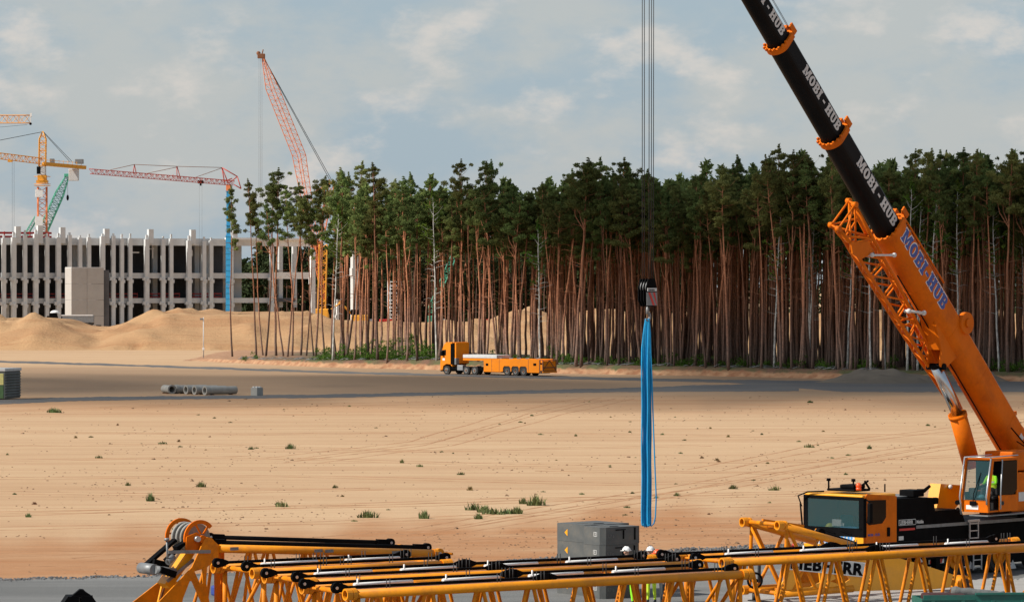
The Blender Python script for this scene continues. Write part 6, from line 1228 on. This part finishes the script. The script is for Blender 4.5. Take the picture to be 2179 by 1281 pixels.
# flat side panel of each section lies at y = w/2 between z -.12h and +.36h
blet('MOBI - HUB', .40, 150, 'offwhite', b3, .76, -.09); blet('MOBI - HUB', .44, 345, 'offwhite', b2, .84, -.10)
blet('MOBI - HUB', .38, -50, 'offwhite', b4, .68, -.085); blet('MOBI-HUB', .56, 502, 'blue', bb, 1.05, -.14, 'white')
m = MB(BM); m.tube((s3+.1, .2, .6), (sE, .15, .62), .012, n=4); m.tube((s3+.1, .25, .6), (sE, .2, .62), .012, n=4); m.build('boom_rope', 'dark', mc)
# bracket under the boom with derricking cylinder
def BP(px, py, y=0.0): # point in the boom's own vertical plane seen at a pixel -> boom frame
    o = FT+Wv*y; t, z = onplane(px, py, o, hdir); d = Vector((hdir.x*t, hdir.y*t, z-FT.z)); return Vector((d.dot(U), y, d.dot(V)))
a, b_, c_ = BP(1966, 706), BP(1990, 778), BP(2012, 735)
m = MB(BM)
q = BP(1992, 778)
for y in (-.3, .3): m.prism([(q.x+1.9, -.45), (q.x+.5, q.z+.35), (q.x+.16, q.z-.12), (q.x-.16, q.z-.12), (q.x-.25, q.z+.3), (q.x-.45, -.45)], (0, y-.04, 0), (1, 0, 0), (0, 0, 1), (0, .08, 0))
m.prism([(q.x+1.9, -.46), (q.x+.5, q.z+.36), (q.x+.42, q.z+.5), (q.x+.6, -.46)], (0, -.25, 0), (1, 0, 0), (0, 0, 1), (0, .5, 0)); m.build('cylinder_bracket', 'orange', bb)
p = BP(1992, 780); q = BP(2037, 880); s_ = BP(2068, 990); m = MB(BM); m.tube(p, p.lerp(q, 1.15), .22, n=24); m.build('derricking_rod', 'chrome', mc); m = MB(BM); m.tube(q, s_, .345, n=24); m.tube(q, q.lerp(s_, .06), .375, n=24); m.build('derricking_cylinder', 'orange', mc); m = MB(BM); m.tube(p-Vector((0, .4, 0)), p+Vector((0, .4, 0)), .13, n=12); m.build('pivot_pin', 'black', mc)
m = MB(BM); x = bs(662)
for q in (BP(1934, 662, .66), BP(1966, 666, .66)): m.sphere(q, .10, 8, 6); m.tube(q-Vector((0, .2, 0)), q, .06, n=8)
m.tube(BP(1934, 662, .66), BP(1966, 666, .66), .05, n=8)
m.build('jib_fitting', 'offwhite', bb)
m = MB(BM); xx = bs(712); m.tube((xx, .42, .62), (xx, .62, .62), .42, n=24); m.tube((xx, .62, .62), (xx, .70, .62), .17, n=14); rl_ = m.build('cable_drum', 'orange', mc); m = MB(BM); m.tube((xx, .34, .62), (xx, .415, .62), .38, n=24); m.build('cable', 'black', rl_)
m = MB(BM); xx = bs(905); m.bar((xx, .1, .6), (xx-.3, .1, .95), .16); m.bar((bs(935), .1, .62), (bs(975), .1, .8), .3); m.build('rope_guide', 'orange', bb)
m = MB(BM); m.path([(bs(905), .53, -.1), (bs(925), .54, .0), (bs(950), .54, .12), (bs(960), .54, .3)], .025, 6); m.path([(bs(930), .53, -.2), (bs(955), .54, .1), (bs(965), .54, .1)], .02, 6); m.build('hose', 'black', bb)
# stowed lattice fly jib along the boom
jb = bpy.data.objects.new('folding_jib', None); col.objects.link(jb); jb.parent = mc
def J(px, py, y): return BP(px, py, y)
yj0, yj1 = .25, .95
nodes = []
for (pxo, pyo, pxi, pyi) in ((1769,479,1806,432), (1795,510,1845,505), (1822,556,1868,548), (1850,600,1893,592), (1878,643,1915,636), (1905,686,1937,680), (1932,728,1957,722), (1956,765,1975,760), (1985,805,2000,800), (2010,843,2020,840), (2026,868,2032,866)):
    ft_ = min(1, max(0, (pyo-540)/150)); ya_, yb_2 = yj0-1.15*ft_, yj1-1.25*ft_; nodes.append([J(pxo, pyo, ya_), J(pxi, pyi-4, ya_), J(pxi+13, pyi+4, yb_2), J(pxo+15, pyo+8, yb_2)])
for k in range(4):
    m = MB(BM); m.path([n_[k] for n_ in nodes], .07, 7); m.build('chord', 'orange', jb)
m = MB(BM)
for i in range(len(nodes)-1):
    for k in range(4):
        k2 = (k+1) % 4; mid0 = nodes[i][k2].lerp(nodes[i+1][k2], .5); m.tube(nodes[i][k], mid0, .04, n=6, cap=False); m.tube(mid0, nodes[i+1][k], .04, n=6, cap=False)
for i in (0, 1, 5, 10): 
    for k in range(4): m.tube(nodes[i][k], nodes[i][(k+1) % 4], .04, n=6)
m.build('lacing', 'orange', jb)
m = MB(BM); 
for k in range(4): m.tube(nodes[0][k]-Vector((0, .09, 0)), nodes[0][k]+Vector((0, .09, 0)), .11, n=12)
m.tube(nodes[0][0], nodes[1][2], .04); m.tube(nodes[0][3], nodes[1][1], .04); m.tube(nodes[0][1], nodes[1][3], .04); m.tube(nodes[0][2], nodes[2][0], .035); m.build('fork_head', 'orange', jb)
m = MB(BM); a = J(1812, 520, .1); b_ = J(1845, 545, .1); m.prism([(J(*p, 1.0).x, J(*p, 1.0).z) for p in ((1808,516),(1846,514),(1856,538),(1830,552),(1812,540))], (0, 1.0, 0), (1, 0, 0), (0, 0, 1), (0, .06, 0)); m.build('gusset_plate', 'orange', jb)
m = MB(BM); xx = bs(560)
for q in (bs(600), bs(700), bs(800), bs(900)): bprism(m, q-.025, q+.025, 1.295, 1.065)
m.build('weld_seam', 'orange', bb)
m = MB(BM)
m.box((bs(940), .527, .05), (bs(930), .534, .25)); m.build('label_plate', 'offwhite', bb); m = MB(BM); m.path([(bs(560), -.1, -.66), (bs(640), -.05, -.68), (bs(800), .0, -.69), (bs(960), 0, -.68)], .025, 6); m.build('hydraulic_line', 'black', bb)
m = MB(BM); a = J(1839, 543, 1.05); 
for (px, py) in ((1856, 543), (1903, 543)): q = J(px, py, 1.15); m.sphere(q, .09, 8, 6); m.tube(q-Vector((0, .2, 0)), q, .05, n=8)
m.bar(J(1856, 543, 1.13), J(1903, 543, 1.13), .07); m.build('locking_pin', 'offwhite', jb)
# superstructure platform, cab and housings (frame: x forward along hdir, y to the camera side, z up)
SO = Vector((FT.x, FT.y, 0))-Wv*0; SM = frame(SO, hdir, Wv, Vector((0, 0, 1)))
def S(px, py, y): return onplane(px, py, SO+Wv*y, hdir)
zd = S(2110, 1092, 1.7)[1]
m = MB(SM); m.box((-4.5, -1.3, zd-.35), (1.6, 1.55, zd-.02), .03); m.build('slewing_platform', 'black', mc); m = MB(SM); m.tube((.6, 0, 1.7), (.6, 0, zd-.36), 1.05, n=28); m.build('slewing_ring', 'black', mc)
m = MB(SM); m.prism([(-1.2, FT.z+.5), (.3, FT.z+.55), (2.4, FT.z-.9), (2.4, zd), (-1.4, zd)], (0, .58, 0), (1, 0, 0), (0, 0, 1), (0, .08, 0)); m.prism([(-1.2, FT.z+.5), (.3, FT.z+.55), (2.4, FT.z-.9), (2.4, zd), (-1.4, zd)], (0, -.66, 0), (1, 0, 0), (0, 0, 1), (0, .08, 0)); m.build('boom_cheek', 'orange', mc)
a = S(1995, 1085, -.9); b_ = S(2043, 1028, -.9); m = MB(SM); m.prism([S(*p, -.6) for p in ((1993,1082),(2002,1029),(2046,1032),(2050,1060),(2030,1085))], (0, -1.1, 0), (1, 0, 0), (0, 0, 1), (0, .5, 0)); fb = m.build('front_housing', 'yellow_and_sunlit', mc); m = MB(SM); q = S(2021, 1035, -.6); m.sphere((q[0]+.1, -.5, q[1]), .09, 8, 6); m.build('lamp', 'offwhite', fb)
# operator cab
yc0, yc1 = 1.0, 2.2; 
def Sc(px, py): return S(px, py, yc1)
xF = Sc(2103, 1090)[0]; xT = Sc(2112, 975)[0]; xR = Sc(2166, 1040)[0]; zt_ = Sc(2140, 974)[1]; zb_ = Sc(2110, 1090)[1]; xo = max(xF, xT)
sl = (xF-xT)
side = [(xF, zb_), (xF+.06, zb_+.45), (xT+.02, zt_), (xR, zt_), (xR, zb_)]
# frame members of the cab side: posts and sills round a door opening and a rear window
xd = Sc(2127, 1040)[0]
oc = MB(SM)
for y0_, y1_ in ((yc1-.05, yc1), (yc0, yc0+.05)):
    for poly in ([(xF, zb_), (xF+.06, zb_+.45), (xT+.02, zt_), (xT-.12, zt_), (xF-.08, zb_+.45), (xF-.1, zb_)], [(xT-.12, zt_-.10), (xT-.12, zt_), (xR, zt_), (xR, zt_-.1)], [(xd, zb_), (xd, zb_+.62), (xR+.08, zb_+.62), (xR+.08, zb_)], [(xR, zb_), (xR+.08, zb_), (xR+.08, zt_-.1), (xR, zt_-.1)]): oc.prism([(p[0], p[1]) for p in poly], (0, y0_, 0), (1, 0, 0), (0, 0, 1), (0, y1_-y0_, 0))
oc.box((xR, yc0+.05, zt_-.08), (xT-.02, yc1-.05, zt_)); oc.box((xR, yc0+.05, zb_), (xR+.05, yc1-.05, zt_-.09)); oc.box((xF-.06, yc0+.05, zb_), (xF+.0, yc1-.05, zb_+.45)); oc.box((xR, yc0+.05, zb_), (xF-.06, yc1-.05, zb_+.06)); ocb = oc.build('operator_cab', 'orange', mc)
m = MB(SM); m.add([(xF+.05, yc0+.07, zb_+.46), (xF+.05, yc1-.07, zb_+.46), (xT+.0, yc1-.07, zt_-.1), (xT+.0, yc0+.07, zt_-.1)], [(0, 1, 2, 3)]); m.build('windscreen', 'glassclear', ocb)
m = MB(SM); m.path([(xF+.09, yc1-.02, zb_+.3), (xF+.11, yc1-.02, zb_+.6), (xT+.07, yc1-.02, zt_)], .035, 6); m.path([(xF+.09, yc0+.02, zb_-.1), (xF+.14, yc0+.0, zb_+.6), (xT+.10, yc0+.0, zt_+.02)], .035, 6); m.path([(xT+.07, yc1-.02, zt_), (xT+.1, yc1, zt_+.06), (xR, yc1, zt_+.08)], .025, 6); m.path([(xT+.1, yc0, zt_+.03), (xT+.1, yc1, zt_+.06)], .03, 6); m.path([(xT+.1, yc0, zt_+.03), (xR, yc0, zt_+.06)], .025, 6); m.build('guard_rail', 'steel', ocb)
m = MB(SM); m.prism([(xd-.02, zb_+.64), (xd-.1, zt_-.12), (xR+.1, zt_-.12), (xR+.1, zb_+.82), (xR+.35, zb_+.64)], (0, yc1+.0, 0), (1, 0, 0), (0, 0, 1), (0, .03, 0)); m.build('door_glass', 'glassdark', ocb)
m = MB(SM); m.path([(xd, yc1+.05, zb_+.1), (xd, yc1+.05, zb_+.7), (xd-.12, yc1+.05, zt_-.05)], .03, 6); m.build('door_rail', 'steel', ocb); m = MB(SM); m.box((xR+.052, yc0+.06, zb_+.07), (xR+.07, yc1-.06, zt_-.1)); m.box((xR+.075, yc0+.052, zb_+.07), (xF-.12, yc0+.062, zb_+.75)); m.box((xR+.075, yc0+.052, zb_+.76), (xd-.1, yc0+.062, zt_-.1)); m.box((xR+.075, yc0+.07, zt_-.12), (xT-.1, yc1-.07, zt_-.09)); m.box((xR+.075, yc0+.07, zb_+.065), (xF-.1, yc1-.07, zb_+.08)); m.build('shade_panel', 'dark', ocb)  # near-black panels added to make the cab interior read as shaded
m = MB(SM); q = Sc(2133, 1070); m.tube((q[0], yc1, q[1]), (q[0], yc1+.03, q[1]), .08, n=12); m.build('door_lock', 'dark', ocb)
m = MB(SM); m.flat(text2d('LR-TECHNIK', .13, .002, .004), (xd-.05, yc1+.006, zb_+.05), (-1, 0, 0), (0, 0, 1)); 
m = MB(SM); m.box((xF+.002, yc0+.2, zb_+.1), (xF+.012, yc0+.75, zb_+.26)); m.build('sign_plate', 'white', ocb)
m = MB(SM); m.path([(xF+.07, yc0+.55, zb_+.35), (xF+.1, yc0+.6, zb_+.7), (xT+.1, yc0+.75, zb_+1.5)], .018, 6); m.box((xF+.03, yc0+.4, zb_+.25), (xF+.1, yc0+.7, zb_+.42), .03); m.build('wiper', 'black', ocb)
m = MB(SM); m.tube((xF+.1, yc0-.1, zb_+.35), (xF+.2, yc0-.1, zb_+.35), .09, n=12); m.tube((xF+.1, yc0-.1, zb_+.1), (xF+.16, yc0-.1, zb_+.1), .06, n=12); m.build('work_lamp', 'black', ocb)
xs_ = xd-.0; m = MB(SM); m.box((xd-.55, yc0+.35, zb_+.45), (xd+.05, yc0+.95, zb_+.58), .05); m.box((xd-.65, yc0+.35, zb_+.58), (xd-.5, yc0+.95, zb_+1.25), .06); m.box((xd-.4, yc0+.45, zb_+.07), (xd-.1, yc0+.85, zb_+.45)); m.build('seat', 'dark', ocb)
m = MB(SM); m.box((xF-.5, yc0+.12, zb_+.5), (xF-.25, yc0+.4, zb_+.9), .04); m.build('console', 'dark', ocb)
m = MB(SM); m.box((-4.2, .3, zd+.0), (xR-.04, 1.9, zd+1.5), .05); m.box((-4.2, .4, zd+1.55), (xR-.4, 1.7, zd+2.3), .05); hs_ = m.build('engine_housing', 'orange', mc); m = MB(SM); m.box((-3.9, 1.903, zd+.4), (xR-.5, 1.915, zd+.75)); m.build('label_plate', 'offwhite', hs_)
m = MB(SM); m.box((-4.2, 1.4, zd-.05), (xF+.1, 2.25, zd-.01)); m.build('step_plate', 'greysteel', mc)
m = MB(SM); m.box((-5.6, -1.4, zd-.1), (-4.6, 1.6, zd+1.3), .08); m.build('counterweight_slab', 'yellow_and_sunlit', mc)
# ---------------- ropes, hook block, slings
m4 = []
for px in (1366.5, 1371, 1381, 1386, 1390.5):
    a = P(px, 592, 130.5); b_ = P(px+(.8 if px > 1378 else .2), -300, 130.5); a.y += (px-1378)*.01; m = MB(MI); m.tube(a, b_, .014, n=5); m.build('hoist_rope', 'dark', mc)
HK = P(1378, 655, 130.5); e = empty('hook_block', tuple(HK), R(42), 'black crane hook block with red and white stripes hanging on thin ropes', 'hook block'); q = 130.5/F
def hz_(py): return -(py-655)*q
m = MB(); pr = [(-.18, hz_(593)), (.18, hz_(593)), (.3, hz_(612)), (.3, hz_(645)), (.16, hz_(652)), (-.16, hz_(652)), (-.3, hz_(640)), (-.3, hz_(612))]
for y in (-.24, -.09, .06, .21): m.prism(pr, (0, y, 0), (1, 0, 0), (0, 0, 1), (0, .05, 0))
fr = m.build('cheek_plate', 'black', e)
for y in (-.17, -.02, .13): m = MB(); m.tube((0, y+.01, hz_(612)), (0, y+.06, hz_(612)), .25, n=20); m.build('sheave', 'greysteel', e)
m = MB(); m.box((-.26, -.27, hz_(620)), (.26, -.243, hz_(613))); lb = m.build('label_plate', 'offwhite', e); m = MB(); m.flat(text2d('LIEBHERR', .085, .002, .002), (-.22, -.274, hz_(619)), (1, 0, 0), (0, 0, 1)); m.build('lettering', 'black', lb)
m = MB(); m.box((-.29, -.262, hz_(650)), (.29, -.245, hz_(622))); st = m.build('stripe_panel', 'greysteel', e)
for k in range(2): m = MB(); x = -.22+k*.26; m.prism([(x, hz_(622.5)), (x+.12, hz_(622.5)), (min(.28, x+.37), hz_(649.5)), (min(.26, x+.25), hz_(649.5))], (0, -.266, 0), (1, 0, 0), (0, 0, 1), (0, .003, 0)); m.build('stripe', 'red', st)
m = MB(); m.tube((0, 0, hz_(652)), (0, 0, hz_(668)), .07, n=12); pts = [(0, 0, hz_(664))]+[(.13*math.sin(R(t)), 0, hz_(674)+.13*math.cos(R(t))) for t in range(0, 260, 20)]; m.path(pts, [.06]+[.055]*9+[.045, .035, .02, .02], 10); m.build('hook', 'greysteel', e); e.scale = (.86, .86, 1)
sl_ = [(-.10, -.17, -.03, 1118, .028), (-.06, -.10, .03, 1120, .034), (-.03, -.03, .08, 1121, .030), (.05, .03, -.05, 1119, .034), (.06, .09, .04, 1118, .026), (.08, .30, .0, 1116, .024)]
labs = ['leftmost blue lifting sling hanging from the hook', 'second blue lifting sling from the left on the hook', 'third blue lifting sling from the left on the hook', 'fourth blue lifting sling, in the middle of the bundle', 'blue lifting sling just left of the loose outer loop', 'loose outer blue sling loop on the right of the bundle']
zb0 = hz_(678)
for (xa, xb, yb_, pyb, rr), lab in zip(sl_, labs):
    e = empty('lifting_sling', tuple(HK), 0, lab, 'lifting sling', 'blue slings on the hook'); m = MB(); zbot = hz_(pyb); pts = []
    hw = .026; n = 14
    for i in range(n+1): t = i/n; x = xa*.6+(xb-hw-xa*.6)*min(1, t*7)**.7+.008*math.sin(i*1.3); pts.append((x, yb_*min(1, t*3)+.01*math.sin(i), zb0+(zbot+.1-zb0)*t))
    pts += [(xb-hw*.7, yb_, zbot+.03), (xb, yb_, zbot), (xb+hw*.7, yb_, zbot+.03)]
    for i in range(n, -1, -1): t = i/n; x = xa*.7+(xb+hw-xa*.7)*min(1, t*7)**.7+.008*math.sin(i*1.7+1); pts.append((x, yb_*min(1, t*3)+.04*min(1, t*3), zb0+(zbot+.1-zb0)*t))
    if xb >= .3: # the loose loop: only its outer run hangs apart
        pts = [(.04, 0, zb0), (.10, 0, zb0-1.0)]+[(.13+.17*t**1.3, 0, zb0-1+(hz_(1060)-zb0+1)*t) for t in (.2, .4, .6, .8, 1)]+[(.27, 0, hz_(1100)), (.22, 0, hz_(1113)), (.13, 0, hz_(1119)), (.02, .02, hz_(1112)), (-.02, .03, hz_(1060)), (.0, .03, hz_(900)), (.02, 0, zb0)]
    m.path(pts, rr, 8, False); m.build('strap', 'slingblue', e)
# =====================================================================  people
def human(name, loc, rz, label, J_, cols, scale=1.0, helmet=None, vest=None):
    """J_: joint positions (x forward, y left, z up); one skinned body with separate fingers"""
    e = empty(name, tuple(loc), rz, label, 'person')
    bm = bmesh.new(); sk = bm.verts.layers.skin.verify(); vd = {}
    def nd(k, p, r): v = bm.verts.new(p); v[sk].radius = (r, r) if not hasattr(r, '__len__') else r; vd[k] = v; return v
    rad = dict(pelvis=(.15,.12), waist=(.13,.11), chest=(.17,.13), neck0=.075, neck=.055, head0=.07, head1=.092, head2=.085, head3=.05)
    for k, r in rad.items(): nd(k, J_[k], r)
    ch = ['pelvis', 'waist', 'chest', 'neck0', 'neck', 'head0', 'head1', 'head2', 'head3']
    for a, b in zip(ch, ch[1:]): bm.edges.new((vd[a], vd[b]))
    for s in ('l', 'r'):
        for k, r in (('sh', .075), ('el', .048), ('wr', .032), ('pa', .036), ('hip', .095), ('kn', .06), ('an', .042), ('he', .045), ('to', .035)): nd(k+s, J_[k+s], r)
        for a, b in (('chest', 'sh'+s), ('sh'+s, 'el'+s), ('el'+s, 'wr'+s), ('wr'+s, 'pa'+s), ('pelvis', 'hip'+s), ('hip'+s, 'kn'+s), ('kn'+s, 'an'+s), ('an'+s, 'he'+s), ('he'+s, 'to'+s)): bm.edges.new((vd[a], vd[b]))
        w_, p_ = Vector(J_['wr'+s]), Vector(J_['pa'+s]); d = (p_-w_).normalized(); sd_ = d.cross(Vector((0, 0, 1))); sd_ = sd_.normalized() if sd_.length > .1 else Vector((0, 1, 0)); dn = d.cross(sd_)
        for f, (of, ln) in enumerate(((-.03, .07), (-.01, .085), (.01, .08), (.03, .062))):
            a = p_+sd_*of+d*.03; b = a+d*ln*.55+dn*.01; c = b+d*ln*.35+dn*.03; last = vd['pa'+s]
            for q_, r in ((a, .011), (b, .009), (c, .0075)): v = bm.verts.new(q_); v[sk].radius = (r, r); bm.edges.new((last, v)); last = v
        a = w_.lerp(p_, .5)+sd_*-.045; b = a+d*.05-sd_*.015; last = vd['pa'+s]
        for q_, r in ((a, .011), (b, .009)): v = bm.verts.new(q_); v[sk].radius = (r, r); bm.edges.new((last, v)); last = v
    h1 = Vector(J_['head1']); fd = Vector(J_.get('face', (1, 0, 0))).normalized(); lf = Vector((-fd.y, fd.x, 0))
    v = bm.verts.new(h1+fd*.115+Vector((0, 0, -.01))); v[sk].radius = (.014, .014); bm.edges.new((vd['head1'], v))
    for s_ in (-1, 1): v = bm.verts.new(h1+lf*.10*s_+Vector((0, 0, -.005))); v[sk].radius = (.016, .02); bm.edges.new((vd['head1'], v))
    me = bpy.data.meshes.new('body'); bm.to_mesh(me); bm.free(); ob = bpy.data.objects.new('tmp', me)
    md = ob.modifiers.new('s', 'SKIN'); md.use_smooth_shade = True; md.branch_smoothing = .3; me.skin_vertices[0].data[0].use_root = True; ob.modifiers.new('u', 'SUBSURF').levels = 2
    vf = _eval_mesh(ob); mb = MB(); mb.add(vf[0], vf[1], True); b_o = mb.build('body', cols['mats'], e); me = b_o.data
    for p in me.polygons: c = p.center; p.material_index = cols['f'](c)
    # eyes, mouth line, boots already in the body; helmet and vest are worn pieces
    m = MB(); 
    for s_ in (-1, 1): m.sphere(h1+fd*.088+lf*.033*s_+Vector((0, 0, .012)), .012, 8, 6)
    m.build('eyes', 'dark', b_o)
    if helmet:
        hc = h1+Vector((0, 0, .045)); m = MB(); m.sphere(hc, .132, 16, 10, (1.08, 1.0, .95), -.05); m.bar(hc+Vector((-.13, 0, .0)), hc+Vector((.17, 0, -.005)), .2, .018); m.path([hc+Vector((-.12, 0, .05)), hc+Vector((-.06, 0, .115)), hc+Vector((.05, 0, .12)), hc+Vector((.12, 0, .06))], .018, 6)
        ho = m.build('helmet', helmet, e); m = MB()
        for s_ in (-1, 1): m.sphere(hc+Vector((0.0, .125*s_, .03)), .022, 8, 6)
        m.build('vent', 'dark', ho)
    if vest:
        m = MB(); a, b = Vector(J_['chest']), Vector(J_['waist']); d_ = Vector(J_['neck0']); n = 14
        def rg(c, rx, ry): return [(c.x+rx*math.cos(2*PI*k/n), c.y+ry*math.sin(2*PI*k/n), c.z) for k in range(n)]
        R_ = [rg(b+Vector((0, 0, -.14)), .165, .20), rg(b, .16, .195), rg(a.lerp(b, .5), .175, .215), rg(a+Vector((0, 0, .04)), .17, .215), rg(d_+Vector((0, 0, .0)), .10, .12)]
        m.add([p for r_ in R_ for p in r_], [(j*n+k, j*n+(k+1) % n, (j+1)*n+(k+1) % n, (j+1)*n+k) for j in range(4) for k in range(n)], True); vo = m.build('vest', vest, e)
        m = MB(); q_ = a.lerp(b, .5); m.add(rg(q_+Vector((0, 0, -.03)), .179, .22)+rg(q_+Vector((0, 0, .03)), .179, .22), [(k, (k+1) % n, n+(k+1) % n, n+k) for k in range(n)], True); m.build('reflective_band', 'offwhite', vo)
    return e
def stand(bend=0.0, armR=0, armL=0, look=0):
    j = dict(pelvis=(0,0,.93), waist=(bend*.1,0,1.08), chest=(bend*.3,0,1.30), neck0=(bend*.42,0,1.45), neck=(bend*.47,0,1.52), head0=(bend*.50,0,1.58), head1=(.01+bend*.52,0,1.65), head2=(bend*.54,0,1.70), head3=(bend*.55,0,1.74), face=(1, look, 0))
    for s, sg_, ar in (('l', 1, armL), ('r', -1, armR)):
        j['sh'+s] = (bend*.36, .19*sg_, 1.40); j['el'+s] = (.05+.12*ar+bend*.3, .25*sg_, 1.13+.12*ar); j['wr'+s] = (.14+.26*ar+bend*.3, .22*sg_, .92+.42*ar); j['pa'+s] = (.18+.32*ar+bend*.3, .21*sg_, .85+.50*ar)
        j['hip'+s] = (0, .09*sg_, .88); j['kn'+s] = (.03*(1 if s == 'l' else -.5), .11*sg_, .49); j['an'+s] = (-.02, .12*sg_, .09); j['he'+s] = (-.04, .12*sg_, .045); j['to'+s] = (.15, .13*sg_, .035)
    return j
def mk(f_low, upper, hands='skin'):
    return None
def colf(c):
    if c.z > 1.50: return 0
    if c.z < .12: return 3
    if math.hypot(c.x, 0) > .0 and abs(c.y) > .16 and c.z < .93 and c.z > .7: return 0
    return 1 if c.z > .90 else 2
w1 = P(1349, 0, 131.4); w1.z = 0
human('person', w1, R(150), 'worker in a white helmet, black jacket and bright green trousers beside the grey blocks', stand(.5, .5, .8), dict(mats=['skin', 'jacket', 'hivis', 'jacket'], f=colf), helmet='helmetwhite').scale = (1.1, 1.1, 1.1)
w2 = P(1386, 0, 131.9); w2.z = 0
human('person', w2, R(250), 'worker in a white helmet and grey top, middle of the three workers', stand(.15, .6, .3), dict(mats=['skin', 'greycloth', 'hiviyellow', 'jacket'], f=colf), helmet='helmetwhite').scale = (1.1, 1.1, 1.1)
w3 = P(1409, 0, 131.0); w3.z = 0
human('person', w3, R(200), 'worker in an orange helmet and dark clothes, right of the white helmets', stand(.3, .3, .4), dict(mats=['skin', 'jacket', 'trouser', 'jacket'], f=colf), helmet='helmetred').scale = (1.07, 1.07, 1.07)
# operator seated in the cab
so2 = SO+hdir*(xd-.10)+Wv*(yc0+.78); so2.z = zb_+.74
j = dict(pelvis=(0,0,.12), waist=(-.02,0,.28), chest=(-.02,0,.48), neck0=(0,0,.62), neck=(.01,0,.69), head0=(.02,0,.75), head1=(.04,0,.82), head2=(.03,0,.87), head3=(.02,0,.91), face=(1, -.5, 0))
for s, sg_ in (('l', 1), ('r', -1)):
    j['sh'+s] = (0, .19*sg_, .58); j['el'+s] = (.12, .26*sg_, .33); j['wr'+s] = (.34, .2*sg_, .30); j['pa'+s] = (.42, .19*sg_, .30); j['hip'+s] = (.05, .1*sg_, .10); j['kn'+s] = (.46, .14*sg_, .14); j['an'+s] = (.50, .13*sg_, -.30); j['he'+s] = (.48, .13*sg_, -.36); j['to'+s] = (.66, .13*sg_, -.37)
human('person', so2, math.atan2(hdir.y, hdir.x), 'crane operator in a bright green and yellow jacket seated in the open cab', j, dict(mats=['skin', 'hivis', 'trouser', 'jacket'], f=lambda c: 0 if c.z > .66 else (3 if c.z < -.25 else (2 if c.z < .2 and not (c.z > .2) else (0 if c.x > .36 and c.z > .22 else 1)))), vest='hiviyellow')
o = SO+hdir*(xF-.2)+Wv*(yc0+.75); e = empty('safety_helmet', (o.x, o.y, zb_+.55), 0, 'pale green safety helmet lying behind the cab windscreen', 'helmet'); m = MB(); m.sphere((0, 0, 0), .14, 14, 8, (1.1, 1, .9), 0); m.build('shell', 'seatblue', e); m = MB(); m.ring((0, 0, .0), (0, 0, 1), .15, .012, 16, 5); m.build('brim', 'seatblue', e)
o = C0+CXd*.3+CYd*(CW-1.0); e = empty('safety_helmet', (o.x, o.y, zw0+.105), 0, 'yellow-green safety helmet on the dashboard of the carrier cab', 'helmet'); m = MB(); m.sphere((0, 0, 0), .15, 14, 8, (1.1, 1, .95), 0); m.build('shell', 'helmetyellow', e); m = MB(); m.ring((0, 0, .01), (0, 0, 1), .155, .014, 16, 5); m.build('brim', 'helmetyellow', e)
